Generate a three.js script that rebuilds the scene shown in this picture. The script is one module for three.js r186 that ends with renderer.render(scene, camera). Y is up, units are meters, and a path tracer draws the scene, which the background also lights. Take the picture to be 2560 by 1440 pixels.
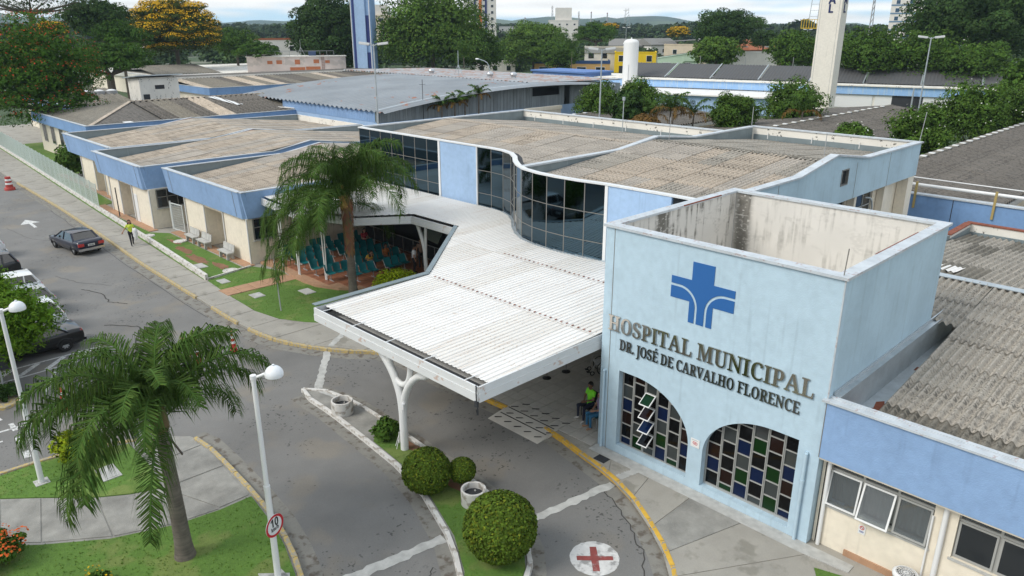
import * as THREE from 'three';
import { mergeGeometries } from 'three/addons/utils/BufferGeometryUtils.js';
import { MarchingCubes } from 'three/addons/objects/MarchingCubes.js';
import { FontLoader } from 'three/addons/loaders/FontLoader.js';
import { TextGeometry } from 'three/addons/geometries/TextGeometry.js';

// ---------------------------------------------------------------- camera, sky, sun, exposure
const scene = new THREE.Scene();
const camera = new THREE.PerspectiveCamera(42.2, 16 / 9, 0.1, 9000);
camera.position.set(0, 13.5, 0);
camera.rotation.order = 'YXZ';
camera.rotation.set(-0.3354, THREE.MathUtils.degToRad(45.5), 0);
const renderer = new THREE.WebGLRenderer({ antialias: true });
renderer.toneMapping = THREE.LinearToneMapping;
renderer.toneMappingExposure = 1.72;
renderer.shadowMap.enabled = true;

// random numbers and periodic noise
function rng(seed) { let a = seed >>> 0; return () => { a = (a + 0x6D2B79F5) | 0; let t = Math.imul(a ^ (a >>> 15), 1 | a); t = (t + Math.imul(t ^ (t >>> 7), 61 | t)) ^ t; return ((t ^ (t >>> 14)) >>> 0) / 4294967296; }; }
function hash2(x, y, s) { let h = (x * 374761393 + y * 668265263 + s * 1274126177) | 0; h = Math.imul(h ^ (h >>> 13), 1274126177); return ((h ^ (h >>> 16)) >>> 0) / 4294967296; }
function vnoise(u, v, px, py, s) {           // value noise with period px, py cells
  const x0 = Math.floor(u), y0 = Math.floor(v); let fx = u - x0, fy = v - y0; fx = fx * fx * (3 - 2 * fx); fy = fy * fy * (3 - 2 * fy);
  const m = (a, n) => ((a % n) + n) % n; const xa = m(x0, px), xb = m(x0 + 1, px), ya = m(y0, py), yb = m(y0 + 1, py);
  const a = hash2(xa, ya, s), b = hash2(xb, ya, s), c = hash2(xa, yb, s), d = hash2(xb, yb, s);
  return a + (b - a) * fx + (c - a) * fy + (a - b - c + d) * fx * fy;
}
function fbm(u, v, f, oct, s, fy = f) { let r = 0, a = 0.5, w = 0; for (let i = 0; i < oct; i++) { r += a * vnoise(u * f, v * fy, f, fy, s + i * 17); w += a; a *= 0.55; f *= 2; fy *= 2; } return r / w; }
const clamp = (x, a = 0, b = 1) => Math.min(b, Math.max(a, x));
const sstep = (a, b, x) => { const t = clamp((x - a) / (b - a)); return t * t * (3 - 2 * t); };

// a bright broken overcast: white and pale grey cloud with openings of light blue
const skyW = 2048, skyH = 1024, skyData = new Float32Array(skyW * skyH * 4);
for (let j = 0; j < skyH; j++) for (let i = 0; i < skyW; i++) {
  const el = (j / (skyH - 1) - 0.5) * Math.PI, up = Math.max(Math.sin(el), 0), u = i / skyW, band = Math.sqrt(up + 0.002);
  const c = fbm(u, band, 22, 5, 5, 30), c2 = fbm(u, band, 64, 4, 71, 90), cover = sstep(0.42, 0.53, c * 0.76 + c2 * 0.24 + 0.02), hz = Math.exp(-up * 7);
  const blue = [0.30 + 0.24 * hz, 0.55 + 0.22 * hz, 0.86 + 0.06 * hz], g = 0.44 + 0.50 * fbm(u + 0.31, band + 0.2, 34, 5, 9, 60), cl = [g * 1.005, g, g * 0.985], k = (j * skyW + i) * 4;
  for (let q = 0; q < 3; q++) skyData[k + q] = el < 0 ? [0.20, 0.21, 0.19][q] : blue[q] * 0.72 * (1 - cover) + cl[q] * cover;
  skyData[k + 3] = 1;
}
const skyTex = new THREE.DataTexture(skyData, skyW, skyH, THREE.RGBAFormat, THREE.FloatType);
skyTex.mapping = THREE.EquirectangularReflectionMapping; skyTex.magFilter = THREE.LinearFilter; skyTex.minFilter = THREE.LinearFilter;
skyTex.colorSpace = THREE.LinearSRGBColorSpace; skyTex.needsUpdate = true;
scene.background = skyTex; scene.environment = skyTex; scene.environmentIntensity = 1; scene.backgroundIntensity = 1;
const sun = new THREE.DirectionalLight(new THREE.Color(1, 0.955, 0.88), 1.5);
sun.position.set(-82, 120, 95); sun.target.position.set(-30, 0, -25);
sun.castShadow = true; sun.shadow.radius = 50; sun.shadow.mapSize.set(4096, 4096);
Object.assign(sun.shadow.camera, { left: -140, right: 140, top: 140, bottom: -140, near: 1, far: 400 });
scene.add(sun, sun.target);

// ---------------------------------------------------------------- helpers
const R = THREE.MathUtils.degToRad, V3 = (x, y, z) => new THREE.Vector3(x, y, z);
const used = {};
function nm(n) { const k = used[n] = (used[n] ?? -1) + 1; return k ? n + '_' + String(k).padStart(3, '0') : n; }
function thing(name, label, category, pos = [0, 0, 0], ry = 0, group) {
  const g = new THREE.Group(); g.name = nm(name); g.position.set(...pos); g.rotation.y = ry; g.userData = { label, category };
  if (group) g.userData.group = group; scene.add(g); return g;
}
function clean(g) {
  if (g.index) g = g.toNonIndexed();
  for (const k of Object.keys(g.attributes)) if (!['position', 'normal', 'uv', 'color'].includes(k)) g.deleteAttribute(k);
  if (!g.attributes.normal) g.computeVertexNormals();
  if (!g.attributes.uv) g.setAttribute('uv', new THREE.BufferAttribute(new Float32Array(g.attributes.position.count * 2), 2));
  return g;
}
function mg(list) { list = list.filter(Boolean).map(clean); const hasC = list.some(g => g.attributes.color); if (hasC) for (const g of list) if (!g.attributes.color) g.setAttribute('color', new THREE.BufferAttribute(new Float32Array(g.attributes.position.count * 3).fill(1), 3)); return list.length === 1 ? list[0] : mergeGeometries(list); }
function muv(g) {                              // box-mapped uv in metres
  if (g.userData.keepUV || g.userData.muv) return g;
  const keep = g; if (g.index) { const n = g.toNonIndexed(); g.index = null; g.attributes = n.attributes; }
  const p = g.attributes.position, uv = new Float32Array(p.count * 2), a = V3(), b = V3(), c = V3(), n = V3();
  for (let i = 0; i < p.count; i += 3) {
    a.fromBufferAttribute(p, i); b.fromBufferAttribute(p, i + 1); c.fromBufferAttribute(p, i + 2);
    n.crossVectors(b.clone().sub(a), c.clone().sub(a)); const ax = Math.abs(n.x), ay = Math.abs(n.y), az = Math.abs(n.z);
    [a, b, c].forEach((v, k) => { let s, t; if (ay >= ax && ay >= az) { s = v.x; t = -v.z; } else if (az >= ax) { s = v.x; t = v.y; } else { s = v.z; t = v.y; } uv[(i + k) * 2] = s; uv[(i + k) * 2 + 1] = t; });
  }
  g.setAttribute('uv', new THREE.BufferAttribute(uv, 2)); g.userData.muv = true; return keep;
}
function part(name, geo, mat, parent, label) {
  if (Array.isArray(geo)) geo = mg(geo);
  if (!geo.attributes.normal) geo.computeVertexNormals();
  muv(geo); const m = new THREE.Mesh(geo, mat); m.name = name; m.castShadow = m.receiveShadow = true;
  if (label) m.userData.label = label; parent.add(m); return m;
}
function solo(name, geo, mat, label, category, group) { const m = part(nm(name), geo, mat, scene); m.userData = { label, category }; if (group) m.userData.group = group; return m; }
function struct(name, geo, mat, parent) { const m = part(parent ? name : nm(name), geo, mat, parent || scene); if (!parent) m.userData.kind = 'structure'; return m; }
function sgroup(name) { const g = new THREE.Group(); g.name = nm(name); g.userData.kind = 'structure'; scene.add(g); return g; }
function copyOf(src, pos, ry, label, s) { const c = src.clone(); c.name = nm(src.name.replace(/_\d{3}$/, '')); c.userData = { ...src.userData, label }; c.position.set(...pos); c.rotation.y = ry; if (s) c.scale.set(...(Array.isArray(s) ? s : [s, s, s])); scene.add(c); return c; }

const bx = (x0, x1, y0, y1, z0, z1) => new THREE.BoxGeometry(Math.abs(x1 - x0), Math.abs(y1 - y0), Math.abs(z1 - z0)).translate((x0 + x1) / 2, (y0 + y1) / 2, (z0 + z1) / 2);
function tube(a, b, r0, r1 = r0, seg = 8) {
  const A = V3(...a), B = V3(...b), d = B.clone().sub(A), g = new THREE.CylinderGeometry(r1, r0, d.length(), seg);
  g.applyQuaternion(new THREE.Quaternion().setFromUnitVectors(V3(0, 1, 0), d.clone().normalize())); const m = A.add(B).multiplyScalar(0.5); return g.translate(m.x, m.y, m.z);
}
function bar(a, b, w, h = w) {                 // square bar between two points
  const A = V3(...a), B = V3(...b), d = B.clone().sub(A), g = new THREE.BoxGeometry(w, h, d.length()); const o = new THREE.Object3D(); o.position.copy(A).add(B).multiplyScalar(0.5); o.lookAt(B); o.updateMatrix(); return g.applyMatrix4(o.matrix);
}
const curve = (pts, r, seg = 24, rs = 7) => new THREE.TubeGeometry(new THREE.CatmullRomCurve3(pts.map(p => V3(...p))), seg, r, rs);
function prism(pts, y0, y1) {                  // polygon in x,z pulled up from y0 to y1
  const s = new THREE.Shape(pts.map(p => new THREE.Vector2(p[0], -p[1]))); const g = new THREE.ExtrudeGeometry(s, { depth: y1 - y0, bevelEnabled: false }); return g.rotateX(-Math.PI / 2).translate(0, y0, 0);
}
function sheet(pts, y, holes = []) {           // flat polygon in x,z
  const s = new THREE.Shape(pts.map(p => new THREE.Vector2(p[0], -p[1]))); for (const h of holes) s.holes.push(new THREE.Path(h.map(p => new THREE.Vector2(p[0], -p[1])))); return new THREE.ShapeGeometry(s).rotateX(-Math.PI / 2).translate(0, y, 0);
}
function plate(pts, holes, z0, z1) {           // outline in x,y with openings, thick in z
  const s = Array.isArray(pts) ? new THREE.Shape(pts.map(p => new THREE.Vector2(...p))) : pts; for (const h of holes || []) s.holes.push(Array.isArray(h) ? new THREE.Path(h.map(p => new THREE.Vector2(...p))) : h);
  return new THREE.ExtrudeGeometry(s, { depth: z1 - z0, bevelEnabled: false, curveSegments: 20 }).translate(0, 0, z0);
}
function plateX(pts, holes, x0, x1) {          // outline in z,y, thick in x
  const g = plate(pts.map(p => [-p[0], p[1]]), (holes || []).map(h => h.map(p => [-p[0], p[1]])), 0, x1 - x0); return g.rotateY(Math.PI / 2).translate(x0, 0, 0);
}
const rect = (a, b, c, d) => [[a, c], [b, c], [b, d], [a, d]];
// corrugated sheeting: ribs run along z; y(z) and the end lines zf(x), zb(x) may be functions
function corr(x0, x1, zf, zb, y, { pitch = 0.177, amp = 0.025, kind = 'sine', rows = 1, seg = 6, phase = 0 } = {}) {
  const F = typeof zf === 'function' ? zf : () => zf, B = typeof zb === 'function' ? zb : () => zb, xs = [];
  if (kind === 'sine') { const n = Math.max(2, Math.round((x1 - x0) / pitch * seg)); for (let i = 0; i <= n; i++) { const x = x0 + (x1 - x0) * i / n; xs.push([x, Math.sin(((x - phase) / pitch) * Math.PI * 2) * amp]); } }
  else { for (let k = 0; x0 + k * pitch < x1 - 1e-6; k++) for (const [f, h] of [[0, 0], [0.52, 0], [0.62, 1], [0.88, 1], [0.98, 0]]) { const x = x0 + (k + f) * pitch; if (x <= x1 + 1e-6) xs.push([x, h * amp]); } xs.push([x1, 0]); }
  const pos = [], idx = [], W = xs.length;
  for (let r = 0; r <= rows; r++) for (const [x, h] of xs) { const f = F(x), z = f + (B(x) - f) * r / rows; pos.push(x, y(z, x) + h, z); }
  for (let r = 0; r < rows; r++) for (let i = 0; i < W - 1; i++) { const a = r * W + i, b = a + 1, c = a + W, d = c + 1; idx.push(a, b, d, a, d, c); }
  let g = new THREE.BufferGeometry(); g.setAttribute('position', new THREE.Float32BufferAttribute(pos, 3)); g.setIndex(idx);
  if (kind !== 'sine') g = g.toNonIndexed(); g.computeVertexNormals(); return g;
}
// the same with ribs along x, from x0 to x1 (x1 > x0), across z0..z1
function corrX(z0, z1, x0, x1, y, o) { return corr(z0, z1, -x0, -x1, zz => y(-zz), o).rotateY(-Math.PI / 2); }
// ---------------------------------------------------------------- procedural textures and materials
const lin2s = c => c <= 0.0031308 ? c * 12.92 : 1.055 * Math.pow(c, 1 / 2.4) - 0.055;
function tex(n, fn, tile, tileY = tile, h = n) { // fn(u,v) -> linear rgb; tile in metres
  const d = new Uint8Array(n * h * 4);
  for (let j = 0; j < h; j++) for (let i = 0; i < n; i++) { const c = fn(i / n, j / h), k = (j * n + i) * 4; for (let q = 0; q < 3; q++) d[k + q] = clamp(lin2s(clamp(c[q]))) * 255; d[k + 3] = 255; }
  const t = new THREE.DataTexture(d, n, h, THREE.RGBAFormat); t.colorSpace = THREE.SRGBColorSpace; t.wrapS = t.wrapT = THREE.RepeatWrapping; t.magFilter = THREE.LinearFilter; t.minFilter = THREE.LinearMipmapLinearFilter; t.generateMipmaps = true; t.repeat.set(1 / tile, 1 / tileY); t.needsUpdate = true; return t;
}
function gtex(n, fn, tile) { const t = tex(n, (u, v) => { const g = fn(u, v); return [g, g, g]; }, tile); t.colorSpace = THREE.NoColorSpace; return t; }
const mix = (a, b, t) => a.map((x, i) => x + (b[i] - x) * t), mul = (a, k) => a.map(x => x * k);
function mat(o) { if (Array.isArray(o.color)) { const c = new THREE.Color(); c.setRGB(...o.color); o.color = c; } return new THREE.MeshPhysicalMaterial({ roughness: 0.85, side: THREE.DoubleSide, ...o }); }
const speck = (u, v, f, s) => hash2(Math.floor(u * f), Math.floor(v * f), s);

const bumpFine = gtex(256, (u, v) => fbm(u, v, 48, 3, 3), 1.2), bumpGrit = gtex(256, (u, v) => 0.5 * speck(u, v, 256, 8) + 0.5 * fbm(u, v, 64, 2, 4), 1.0);
const plasterMap = (base, s, blotch = 0.10) => tex(256, (u, v) => { const a = fbm(u, v, 5, 5, s), b = fbm(u, v, 40, 2, s + 3), st = fbm(u, v, 46, 3, s + 9, 3); return mul(base, 1 + blotch * (a - 0.5) * 2 + 0.07 * (b - 0.5) * 2 - 0.10 * sstep(0.62, 0.85, st)); }, 6);
const C = {};
C.asphalt = mat({ map: tex(1024, (u, v) => { const a = fbm(u, v, 5, 5, 11), b = fbm(u, v, 22, 3, 12), g = speck(u, v, 1024, 2); const oil = sstep(0.74, 0.80, fbm(u, v, 150, 2, 14)) * sstep(0.45, 0.60, fbm(u, v, 8, 2, 15)) + 0.35 * sstep(0.60, 0.75, fbm(u, v, 16, 4, 18)) * sstep(0.55, 0.7, fbm(u, v, 3, 2, 19)); const br = sstep(0.56, 0.76, fbm(u, v, 9, 3, 16)); return mul(mix([0.166, 0.161, 0.152], [0.200, 0.178, 0.146], br * 0.7), (0.72 + 0.46 * a + 0.14 * b + 0.20 * (g - 0.5)) * (1 - 0.55 * oil)); }, 14), bumpMap: bumpGrit, bumpScale: 0.006, roughness: 0.92 });
C.concrete = mat({ map: tex(512, (u, v) => { const a = fbm(u, v, 6, 5, 21), g = speck(u, v, 512, 22), d = sstep(0.55, 0.75, fbm(u, v, 8, 4, 23)); return mul(mix([0.33, 0.31, 0.27], [0.24, 0.225, 0.19], d), 0.82 + 0.3 * a + 0.20 * (g - 0.5)); }, 4), bumpMap: bumpGrit, bumpScale: 0.006, roughness: 0.95 });
C.concreteGrey = mat({ map: tex(512, (u, v) => { const a = fbm(u, v, 6, 5, 25), g = speck(u, v, 512, 26); return mul([0.30, 0.290, 0.262], 0.50 + 0.75 * a + 0.40 * (g - 0.5)); }, 3), bumpMap: bumpGrit, bumpScale: 0.008, roughness: 0.95 });
C.gutter = mat({ map: tex(256, (u, v) => { const a = fbm(u, v, 8, 4, 28), d = sstep(0.5, 0.8, fbm(u, v, 14, 3, 29)), g = speck(u, v, 256, 30); return mul(mix([0.22, 0.21, 0.185], [0.12, 0.10, 0.08], d), 0.8 + 0.3 * a + 0.2 * (g - 0.5)); }, 2.5), roughness: 0.95 });
C.soil = mat({ map: tex(256, (u, v) => { const a = fbm(u, v, 8, 4, 31), g = speck(u, v, 256, 3); return mul([0.24, 0.125, 0.07], 0.7 + 0.5 * a + 0.2 * (g - 0.5)); }, 2), bumpMap: bumpGrit, bumpScale: 0.02, roughness: 1 });
C.terra = mat({ map: tex(256, (u, v) => { const a = fbm(u, v, 8, 4, 33); return mul([0.40, 0.235, 0.14], 0.8 + 0.4 * a); }, 2), roughness: 0.9 });
C.grass = mat({ map: tex(512, (u, v) => { const a = fbm(u, v, 5, 5, 41), b = fbm(u, v, 90, 2, 42), dry = sstep(0.56, 0.72, fbm(u, v, 7, 4, 43)), g = speck(u, v, 512, 44); return mul(mix([0.098, 0.190, 0.028], [0.170, 0.215, 0.055], dry * 0.8), 0.66 + 0.40 * a + 0.30 * b + 0.30 * (g - 0.5)); }, 7), bumpMap: bumpGrit, bumpScale: 0.03, roughness: 1 });
C.blade = mat({ color: [0.110, 0.205, 0.030], roughness: 0.9, specularIntensity: 0.3 });
C.land = mat({ map: tex(512, (u, v) => { const a = fbm(u, v, 12, 5, 46), t = sstep(0.55, 0.66, fbm(u, v, 26, 3, 47)); return mix(mul([0.045, 0.078, 0.028], 0.6 + 0.8 * a), [0.22, 0.20, 0.17], t * 0.55); }, 420), roughness: 1 });
// painted plaster
C.boxBlue = mat({ map: plasterMap([0.425, 0.552, 0.635], 51, 0.08), bumpMap: bumpFine, bumpScale: 0.006, roughness: 0.8 });
C.sideBlue = mat({ map: tex(256, (u, v) => { const a = fbm(u, v, 5, 5, 53), st = fbm(u, v, 60, 3, 54, 3), b = fbm(u, v, 44, 2, 55); return mul(mix([0.400, 0.530, 0.605], [0.330, 0.435, 0.485], sstep(0.55, 0.85, st) * 0.55), 0.86 + 0.28 * a + 0.08 * (b - 0.5)); }, 6), bumpMap: bumpFine, bumpScale: 0.006, roughness: 0.8 });
C.fascia = mat({ map: plasterMap([0.225, 0.348, 0.550], 57, 0.13), bumpMap: bumpFine, bumpScale: 0.008, roughness: 0.85 });
C.panelBlue = mat({ map: plasterMap([0.315, 0.445, 0.630], 58, 0.12), bumpMap: bumpFine, bumpScale: 0.006, roughness: 0.85 });
C.deepBlue = mat({ map: plasterMap([0.165, 0.285, 0.490], 59, 0.13), roughness: 0.85 });
C.paleBlue = mat({ map: tex(256, (u, v) => { const st = fbm(u, v, 50, 3, 60, 4), a = fbm(u, v, 6, 4, 61); return mix(mul([0.28, 0.46, 0.72], 0.85 + 0.3 * a), [0.5, 0.58, 0.62], 0.55 * sstep(0.58, 0.7, st)); }, 9), roughness: 0.85 });
C.cream = mat({ map: plasterMap([0.735, 0.665, 0.545], 62, 0.07), bumpMap: bumpFine, bumpScale: 0.004, roughness: 0.85 });
C.white = mat({ color: [0.70, 0.70, 0.69], roughness: 0.55 });
C.whiteWash = mat({ map: tex(256, (u, v) => { const a = fbm(u, v, 9, 4, 64), w = sstep(0.52, 0.68, fbm(u, v, 12, 5, 65)); return mix(mul([0.62, 0.60, 0.565], 0.85 + 0.25 * a), [0.30, 0.265, 0.22], w * 0.85); }, 2.2), bumpMap: bumpGrit, bumpScale: 0.01, roughness: 0.95 });
C.yellowKerb = mat({ map: tex(256, (u, v) => { const a = fbm(u, v, 9, 4, 67), w = sstep(0.57, 0.70, fbm(u, v, 20, 4, 68)); return mix(mul([0.60, 0.36, 0.045], 0.8 + 0.35 * a), [0.30, 0.27, 0.21], w); }, 1.7), bumpMap: bumpGrit, bumpScale: 0.01, roughness: 0.95 });
C.yellowWorn = mat({ map: tex(256, (u, v) => { const a = fbm(u, v, 9, 4, 69), w = sstep(0.40, 0.58, fbm(u, v, 20, 4, 70)); return mix(mul([0.50, 0.37, 0.14], 0.8 + 0.35 * a), [0.33, 0.30, 0.24], w); }, 1.7), bumpMap: bumpGrit, bumpScale: 0.01, roughness: 0.95 });
const stain = (s, amt, cx = -1) => tex(512, (u, v) => { const st = fbm(u, v, 60, 3, s, 3), big = fbm(u, v, 7, 4, s + 1), fine = fbm(u, v, 60, 3, s + 2), blot = sstep(0.54, 0.74, fbm(u, v, 12, 4, s + 4)); let k = sstep(0.5, 0.78, st * 0.62 + big * 0.42) * amt * (0.45 + 0.9 * fine) + 0.35 * blot * amt * sstep(0.45, 0.7, fine + big * 0.2); if (cx >= 0) k += 0.9 * sstep(0.05, 0.0, Math.abs(u - cx) - 0.018) * sstep(0.3, 0.62, fine + 0.18); return mix(mul([0.635, 0.610, 0.565], 0.9 + 0.16 * big), [0.155, 0.145, 0.125], clamp(k)); }, 1);
C.stainedA = mat({ map: stain(71, 0.42, 0.95), roughness: 0.95 }); C.stainedB = mat({ map: stain(75, 0.85, 0.66), roughness: 0.95 });
C.parapetWhite = mat({ map: tex(512, (u, v) => { const b = fbm(u, v, 8, 4, 77), m = sstep(0.62, 0.74, fbm(u, v, 20, 4, 78, 9)) * sstep(0.5, 0.7, fbm(u, v, 90, 2, 79)); return mix(mul([0.73, 0.70, 0.635], 0.86 + 0.2 * b), [0.10, 0.095, 0.085], clamp(m * 1.2)); }, 7), roughness: 0.95 });
C.coping = mat({ map: tex(256, (u, v) => { const a = fbm(u, v, 12, 4, 81), r = sstep(0.70, 0.80, fbm(u, v, 24, 3, 82)); return mix(mul([0.475, 0.510, 0.535], 0.80 + 0.4 * a), [0.30, 0.13, 0.09], r * 0.5); }, 3), roughness: 0.6, metalness: 0.1 });
C.whiteMetal = mat({ map: tex(256, (u, v) => { const a = fbm(u, v, 10, 4, 83), r = sstep(0.72, 0.82, fbm(u, v, 18, 4, 84)); return mix(mul([0.66, 0.67, 0.67], 0.92 + 0.12 * a), [0.42, 0.20, 0.09], r * 0.55); }, 4), roughness: 0.5 });
C.flashing = mat({ map: tex(256, (u, v) => { const a = fbm(u, v, 9, 4, 85), p = sstep(0.97, 1, Math.abs(((u * 2) % 1) - 0.5) * 2); return mul([0.205, 0.250, 0.265], (0.82 + 0.36 * a) * (1 + 0.25 * p)); }, 5), roughness: 0.5, metalness: 0.25 });
C.galv = mat({ map: tex(256, (u, v) => { const a = fbm(u, v, 10, 4, 87), b = fbm(u, v, 60, 2, 88); return mul([0.43, 0.47, 0.49], 0.75 + 0.35 * a + 0.15 * b); }, 4), roughness: 0.4, metalness: 0.45 });
C.rust = mat({ map: tex(256, (u, v) => { const a = fbm(u, v, 12, 4, 89); return mul([0.20, 0.058, 0.030], 0.6 + 0.8 * a); }, 2), roughness: 0.9 });
// roof coverings
const fibro = (base, moss, s, f = 120) => tex(512, (u, v) => { const a = fbm(u, v, 6, 5, s), m = sstep(0.50, 0.66, fbm(u, v, f, 2, s + 1)), mm = sstep(0.50, 0.72, fbm(u, v, 9, 4, s + 2)), row = sstep(0.55, 0.75, fbm(u, v, 4, 3, s + 5, 24)); return mul(mix(base, moss, m * (0.42 + 0.40 * mm)), 0.78 + 0.42 * a - 0.12 * row); }, 5);
C.roofTan = mat({ map: fibro([0.475, 0.400, 0.318], [0.12, 0.100, 0.078], 91), bumpMap: bumpGrit, bumpScale: 0.01, roughness: 1 });
C.roofPink = mat({ map: fibro([0.450, 0.400, 0.340], [0.160, 0.142, 0.120], 95), bumpMap: bumpGrit, bumpScale: 0.01, roughness: 1 });
C.roofWing = mat({ map: fibro([0.395, 0.355, 0.298], [0.105, 0.097, 0.082], 97, 80), bumpMap: bumpGrit, bumpScale: 0.012, roughness: 1 });
C.roofWing2 = mat({ map: fibro([0.365, 0.330, 0.278], [0.090, 0.083, 0.070], 99, 90), bumpMap: bumpGrit, bumpScale: 0.012, roughness: 1 });
C.roofMoss = mat({ map: fibro([0.205, 0.185, 0.150], [0.065, 0.060, 0.048], 101, 90), bumpMap: bumpGrit, bumpScale: 0.012, roughness: 1 });
C.roofDark = mat({ map: tex(512, (u, v) => { const a = fbm(u, v, 6, 5, 103), r = fbm(u, v, 5, 4, 104, 60), m = sstep(0.5, 0.7, fbm(u, v, 70, 2, 105)); return mul(mix([0.130, 0.117, 0.102], [0.045, 0.041, 0.036], m * 0.6), 0.45 + 0.4 * a + 0.65 * r); }, 9), bumpMap: bumpGrit, bumpScale: 0.012, roughness: 1 });
C.roofDarkZ = mat({ map: tex(512, (u, v) => { const a = fbm(u, v, 6, 5, 107), r = fbm(u, v, 70, 4, 108, 5), m = sstep(0.5, 0.7, fbm(u, v, 70, 2, 109)); return mul(mix([0.20, 0.178, 0.150], [0.070, 0.062, 0.053], m * 0.6), 0.58 + 0.4 * a + 0.45 * r); }, 9), bumpMap: bumpGrit, bumpScale: 0.012, roughness: 1 });
C.sheetWhite = mat({ map: tex(512, (u, v) => { const a = fbm(u, v, 5, 4, 111), st = sstep(0.66, 0.82, fbm(u, v, 90, 3, 112, 3)), sp = sstep(0.80, 0.86, fbm(u, v, 60, 2, 113)); return mix(mul([0.745, 0.722, 0.685], 0.90 + 0.14 * a), [0.44, 0.31, 0.21], clamp(st * 0.5 + sp * 0.6)); }, 6), roughness: 0.6 });
C.sheetWhiteB = mat({ map: tex(512, (u, v) => { const a = fbm(u, v, 5, 4, 211), st = sstep(0.63, 0.80, fbm(u, v, 110, 3, 212, 3)), sp = sstep(0.80, 0.86, fbm(u, v, 60, 2, 213)); return mix(mul([0.700, 0.672, 0.625], 0.90 + 0.14 * a), [0.40, 0.27, 0.18], clamp(st * 0.6 + sp * 0.6)); }, 6), roughness: 0.6 });
C.metalArch = mat({ map: tex(512, (u, v) => { const a = fbm(u, v, 6, 5, 115), rs = sstep(0.70, 0.78, fbm(u, v, 26, 3, 116)) * sstep(0.55, 0.68, fbm(u, v, 4, 2, 117)); return mix(mul([0.275, 0.297, 0.315], 0.70 + 0.5 * a), [0.33, 0.14, 0.085], rs); }, 24), roughness: 0.5, metalness: 0.2 });
C.metalRusty = mat({ map: tex(256, (u, v) => { const a = fbm(u, v, 6, 5, 118), rs = sstep(0.48, 0.66, fbm(u, v, 16, 3, 119)); return mix(mul([0.36, 0.37, 0.38], 0.8 + 0.4 * a), [0.34, 0.17, 0.11], rs * 0.8); }, 16), roughness: 0.7 });
C.metalWall = mat({ map: tex(256, (u, v) => { const a = fbm(u, v, 8, 4, 121), st = fbm(u, v, 70, 3, 122, 2); return mul([0.245, 0.275, 0.290], 0.5 + 0.3 * a + 0.65 * st); }, 8), roughness: 0.7 });
C.tile = mat({ map: tex(256, (u, v) => { const a = fbm(u, v, 7, 4, 123); return mul([0.50, 0.475, 0.43], 0.84 + 0.3 * a); }, 3), roughness: 0.35 });
C.tileB = mat({ map: tex(256, (u, v) => { const a = fbm(u, v, 7, 4, 124); return mul([0.46, 0.437, 0.395], 0.84 + 0.3 * a); }, 3), roughness: 0.4 });
C.redTile = mat({ map: tex(256, (u, v) => { const a = fbm(u, v, 9, 4, 125), b = fbm(u, v, 40, 2, 126, 12); return mul([0.285, 0.120, 0.068], 0.6 + 0.4 * a + 0.45 * b); }, 3), roughness: 0.45 });
C.road_paint = mat({ map: tex(256, (u, v) => { const a = fbm(u, v, 10, 4, 127), w = sstep(0.55, 0.70, fbm(u, v, 30, 4, 128)); return mix(mul([0.62, 0.62, 0.60], 0.85 + 0.25 * a), [0.24, 0.235, 0.225], w * 0.8); }, 2), roughness: 0.9 });
C.cement = mat({ map: tex(256, (u, v) => { const a = fbm(u, v, 10, 4, 129), g = speck(u, v, 256, 5); return mul([0.43, 0.425, 0.40], 0.72 + 0.5 * a + 0.1 * (g - 0.5)); }, 2), roughness: 1 });
C.redPaint = mat({ map: tex(256, (u, v) => { const a = fbm(u, v, 14, 4, 130), w = sstep(0.52, 0.75, fbm(u, v, 12, 5, 131)); return mix(mul([0.235, 0.055, 0.048], 0.75 + 0.5 * a), [0.30, 0.26, 0.25], w * 0.6); }, 1.5), roughness: 0.9 });
// glass and metals
C.mirror = mat({ color: [0.062, 0.100, 0.128], metalness: 1, roughness: 0.035 });
C.paneDark = mat({ color: [0.012, 0.016, 0.020], roughness: 0.06, specularIntensity: 1, ior: 1.6 });
C.mullion = mat({ color: [0.23, 0.22, 0.20], roughness: 0.5, metalness: 0.4 });
C.roundel = mat({ map: tex(256, (u, v) => { const a = fbm(u, v, 10, 4, 137), w = sstep(0.42, 0.66, fbm(u, v, 7, 5, 138)); return mix(mul([0.56, 0.55, 0.53], 0.8 + 0.35 * a), [0.22, 0.215, 0.205], w * 0.85); }, 1.4), roughness: 0.95 });
C.clear = mat({ color: [0.62, 0.66, 0.68], roughness: 0.04, transmission: 0.92, thickness: 0, ior: 1.5 });
C.frame = mat({ color: [0.42, 0.42, 0.40], roughness: 0.5, metalness: 0.35 });
C.black = mat({ color: [0.012, 0.012, 0.013], roughness: 0.5 }); C.rubber = mat({ color: [0.018, 0.018, 0.018], roughness: 0.9 });
C.steel = mat({ color: [0.55, 0.56, 0.57], metalness: 0.85, roughness: 0.3 });
C.signSteel = mat({ color: [0.56, 0.51, 0.45], metalness: 1, roughness: 0.16 });
C.chrome = mat({ color: [0.6, 0.6, 0.6], metalness: 1, roughness: 0.12 });
C.dark = mat({ color: [0.03, 0.032, 0.036], roughness: 0.9 });
C.grey = mat({ color: [0.33, 0.335, 0.34], roughness: 0.7 });
C.brown = mat({ color: [0.12, 0.07, 0.04], roughness: 0.9 });
C.brick = mat({ map: tex(256, (u, v) => { const a = fbm(u, v, 20, 3, 132); return mul([0.42, 0.15, 0.07], 0.7 + 0.6 * a); }, 2), roughness: 1 });
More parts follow.
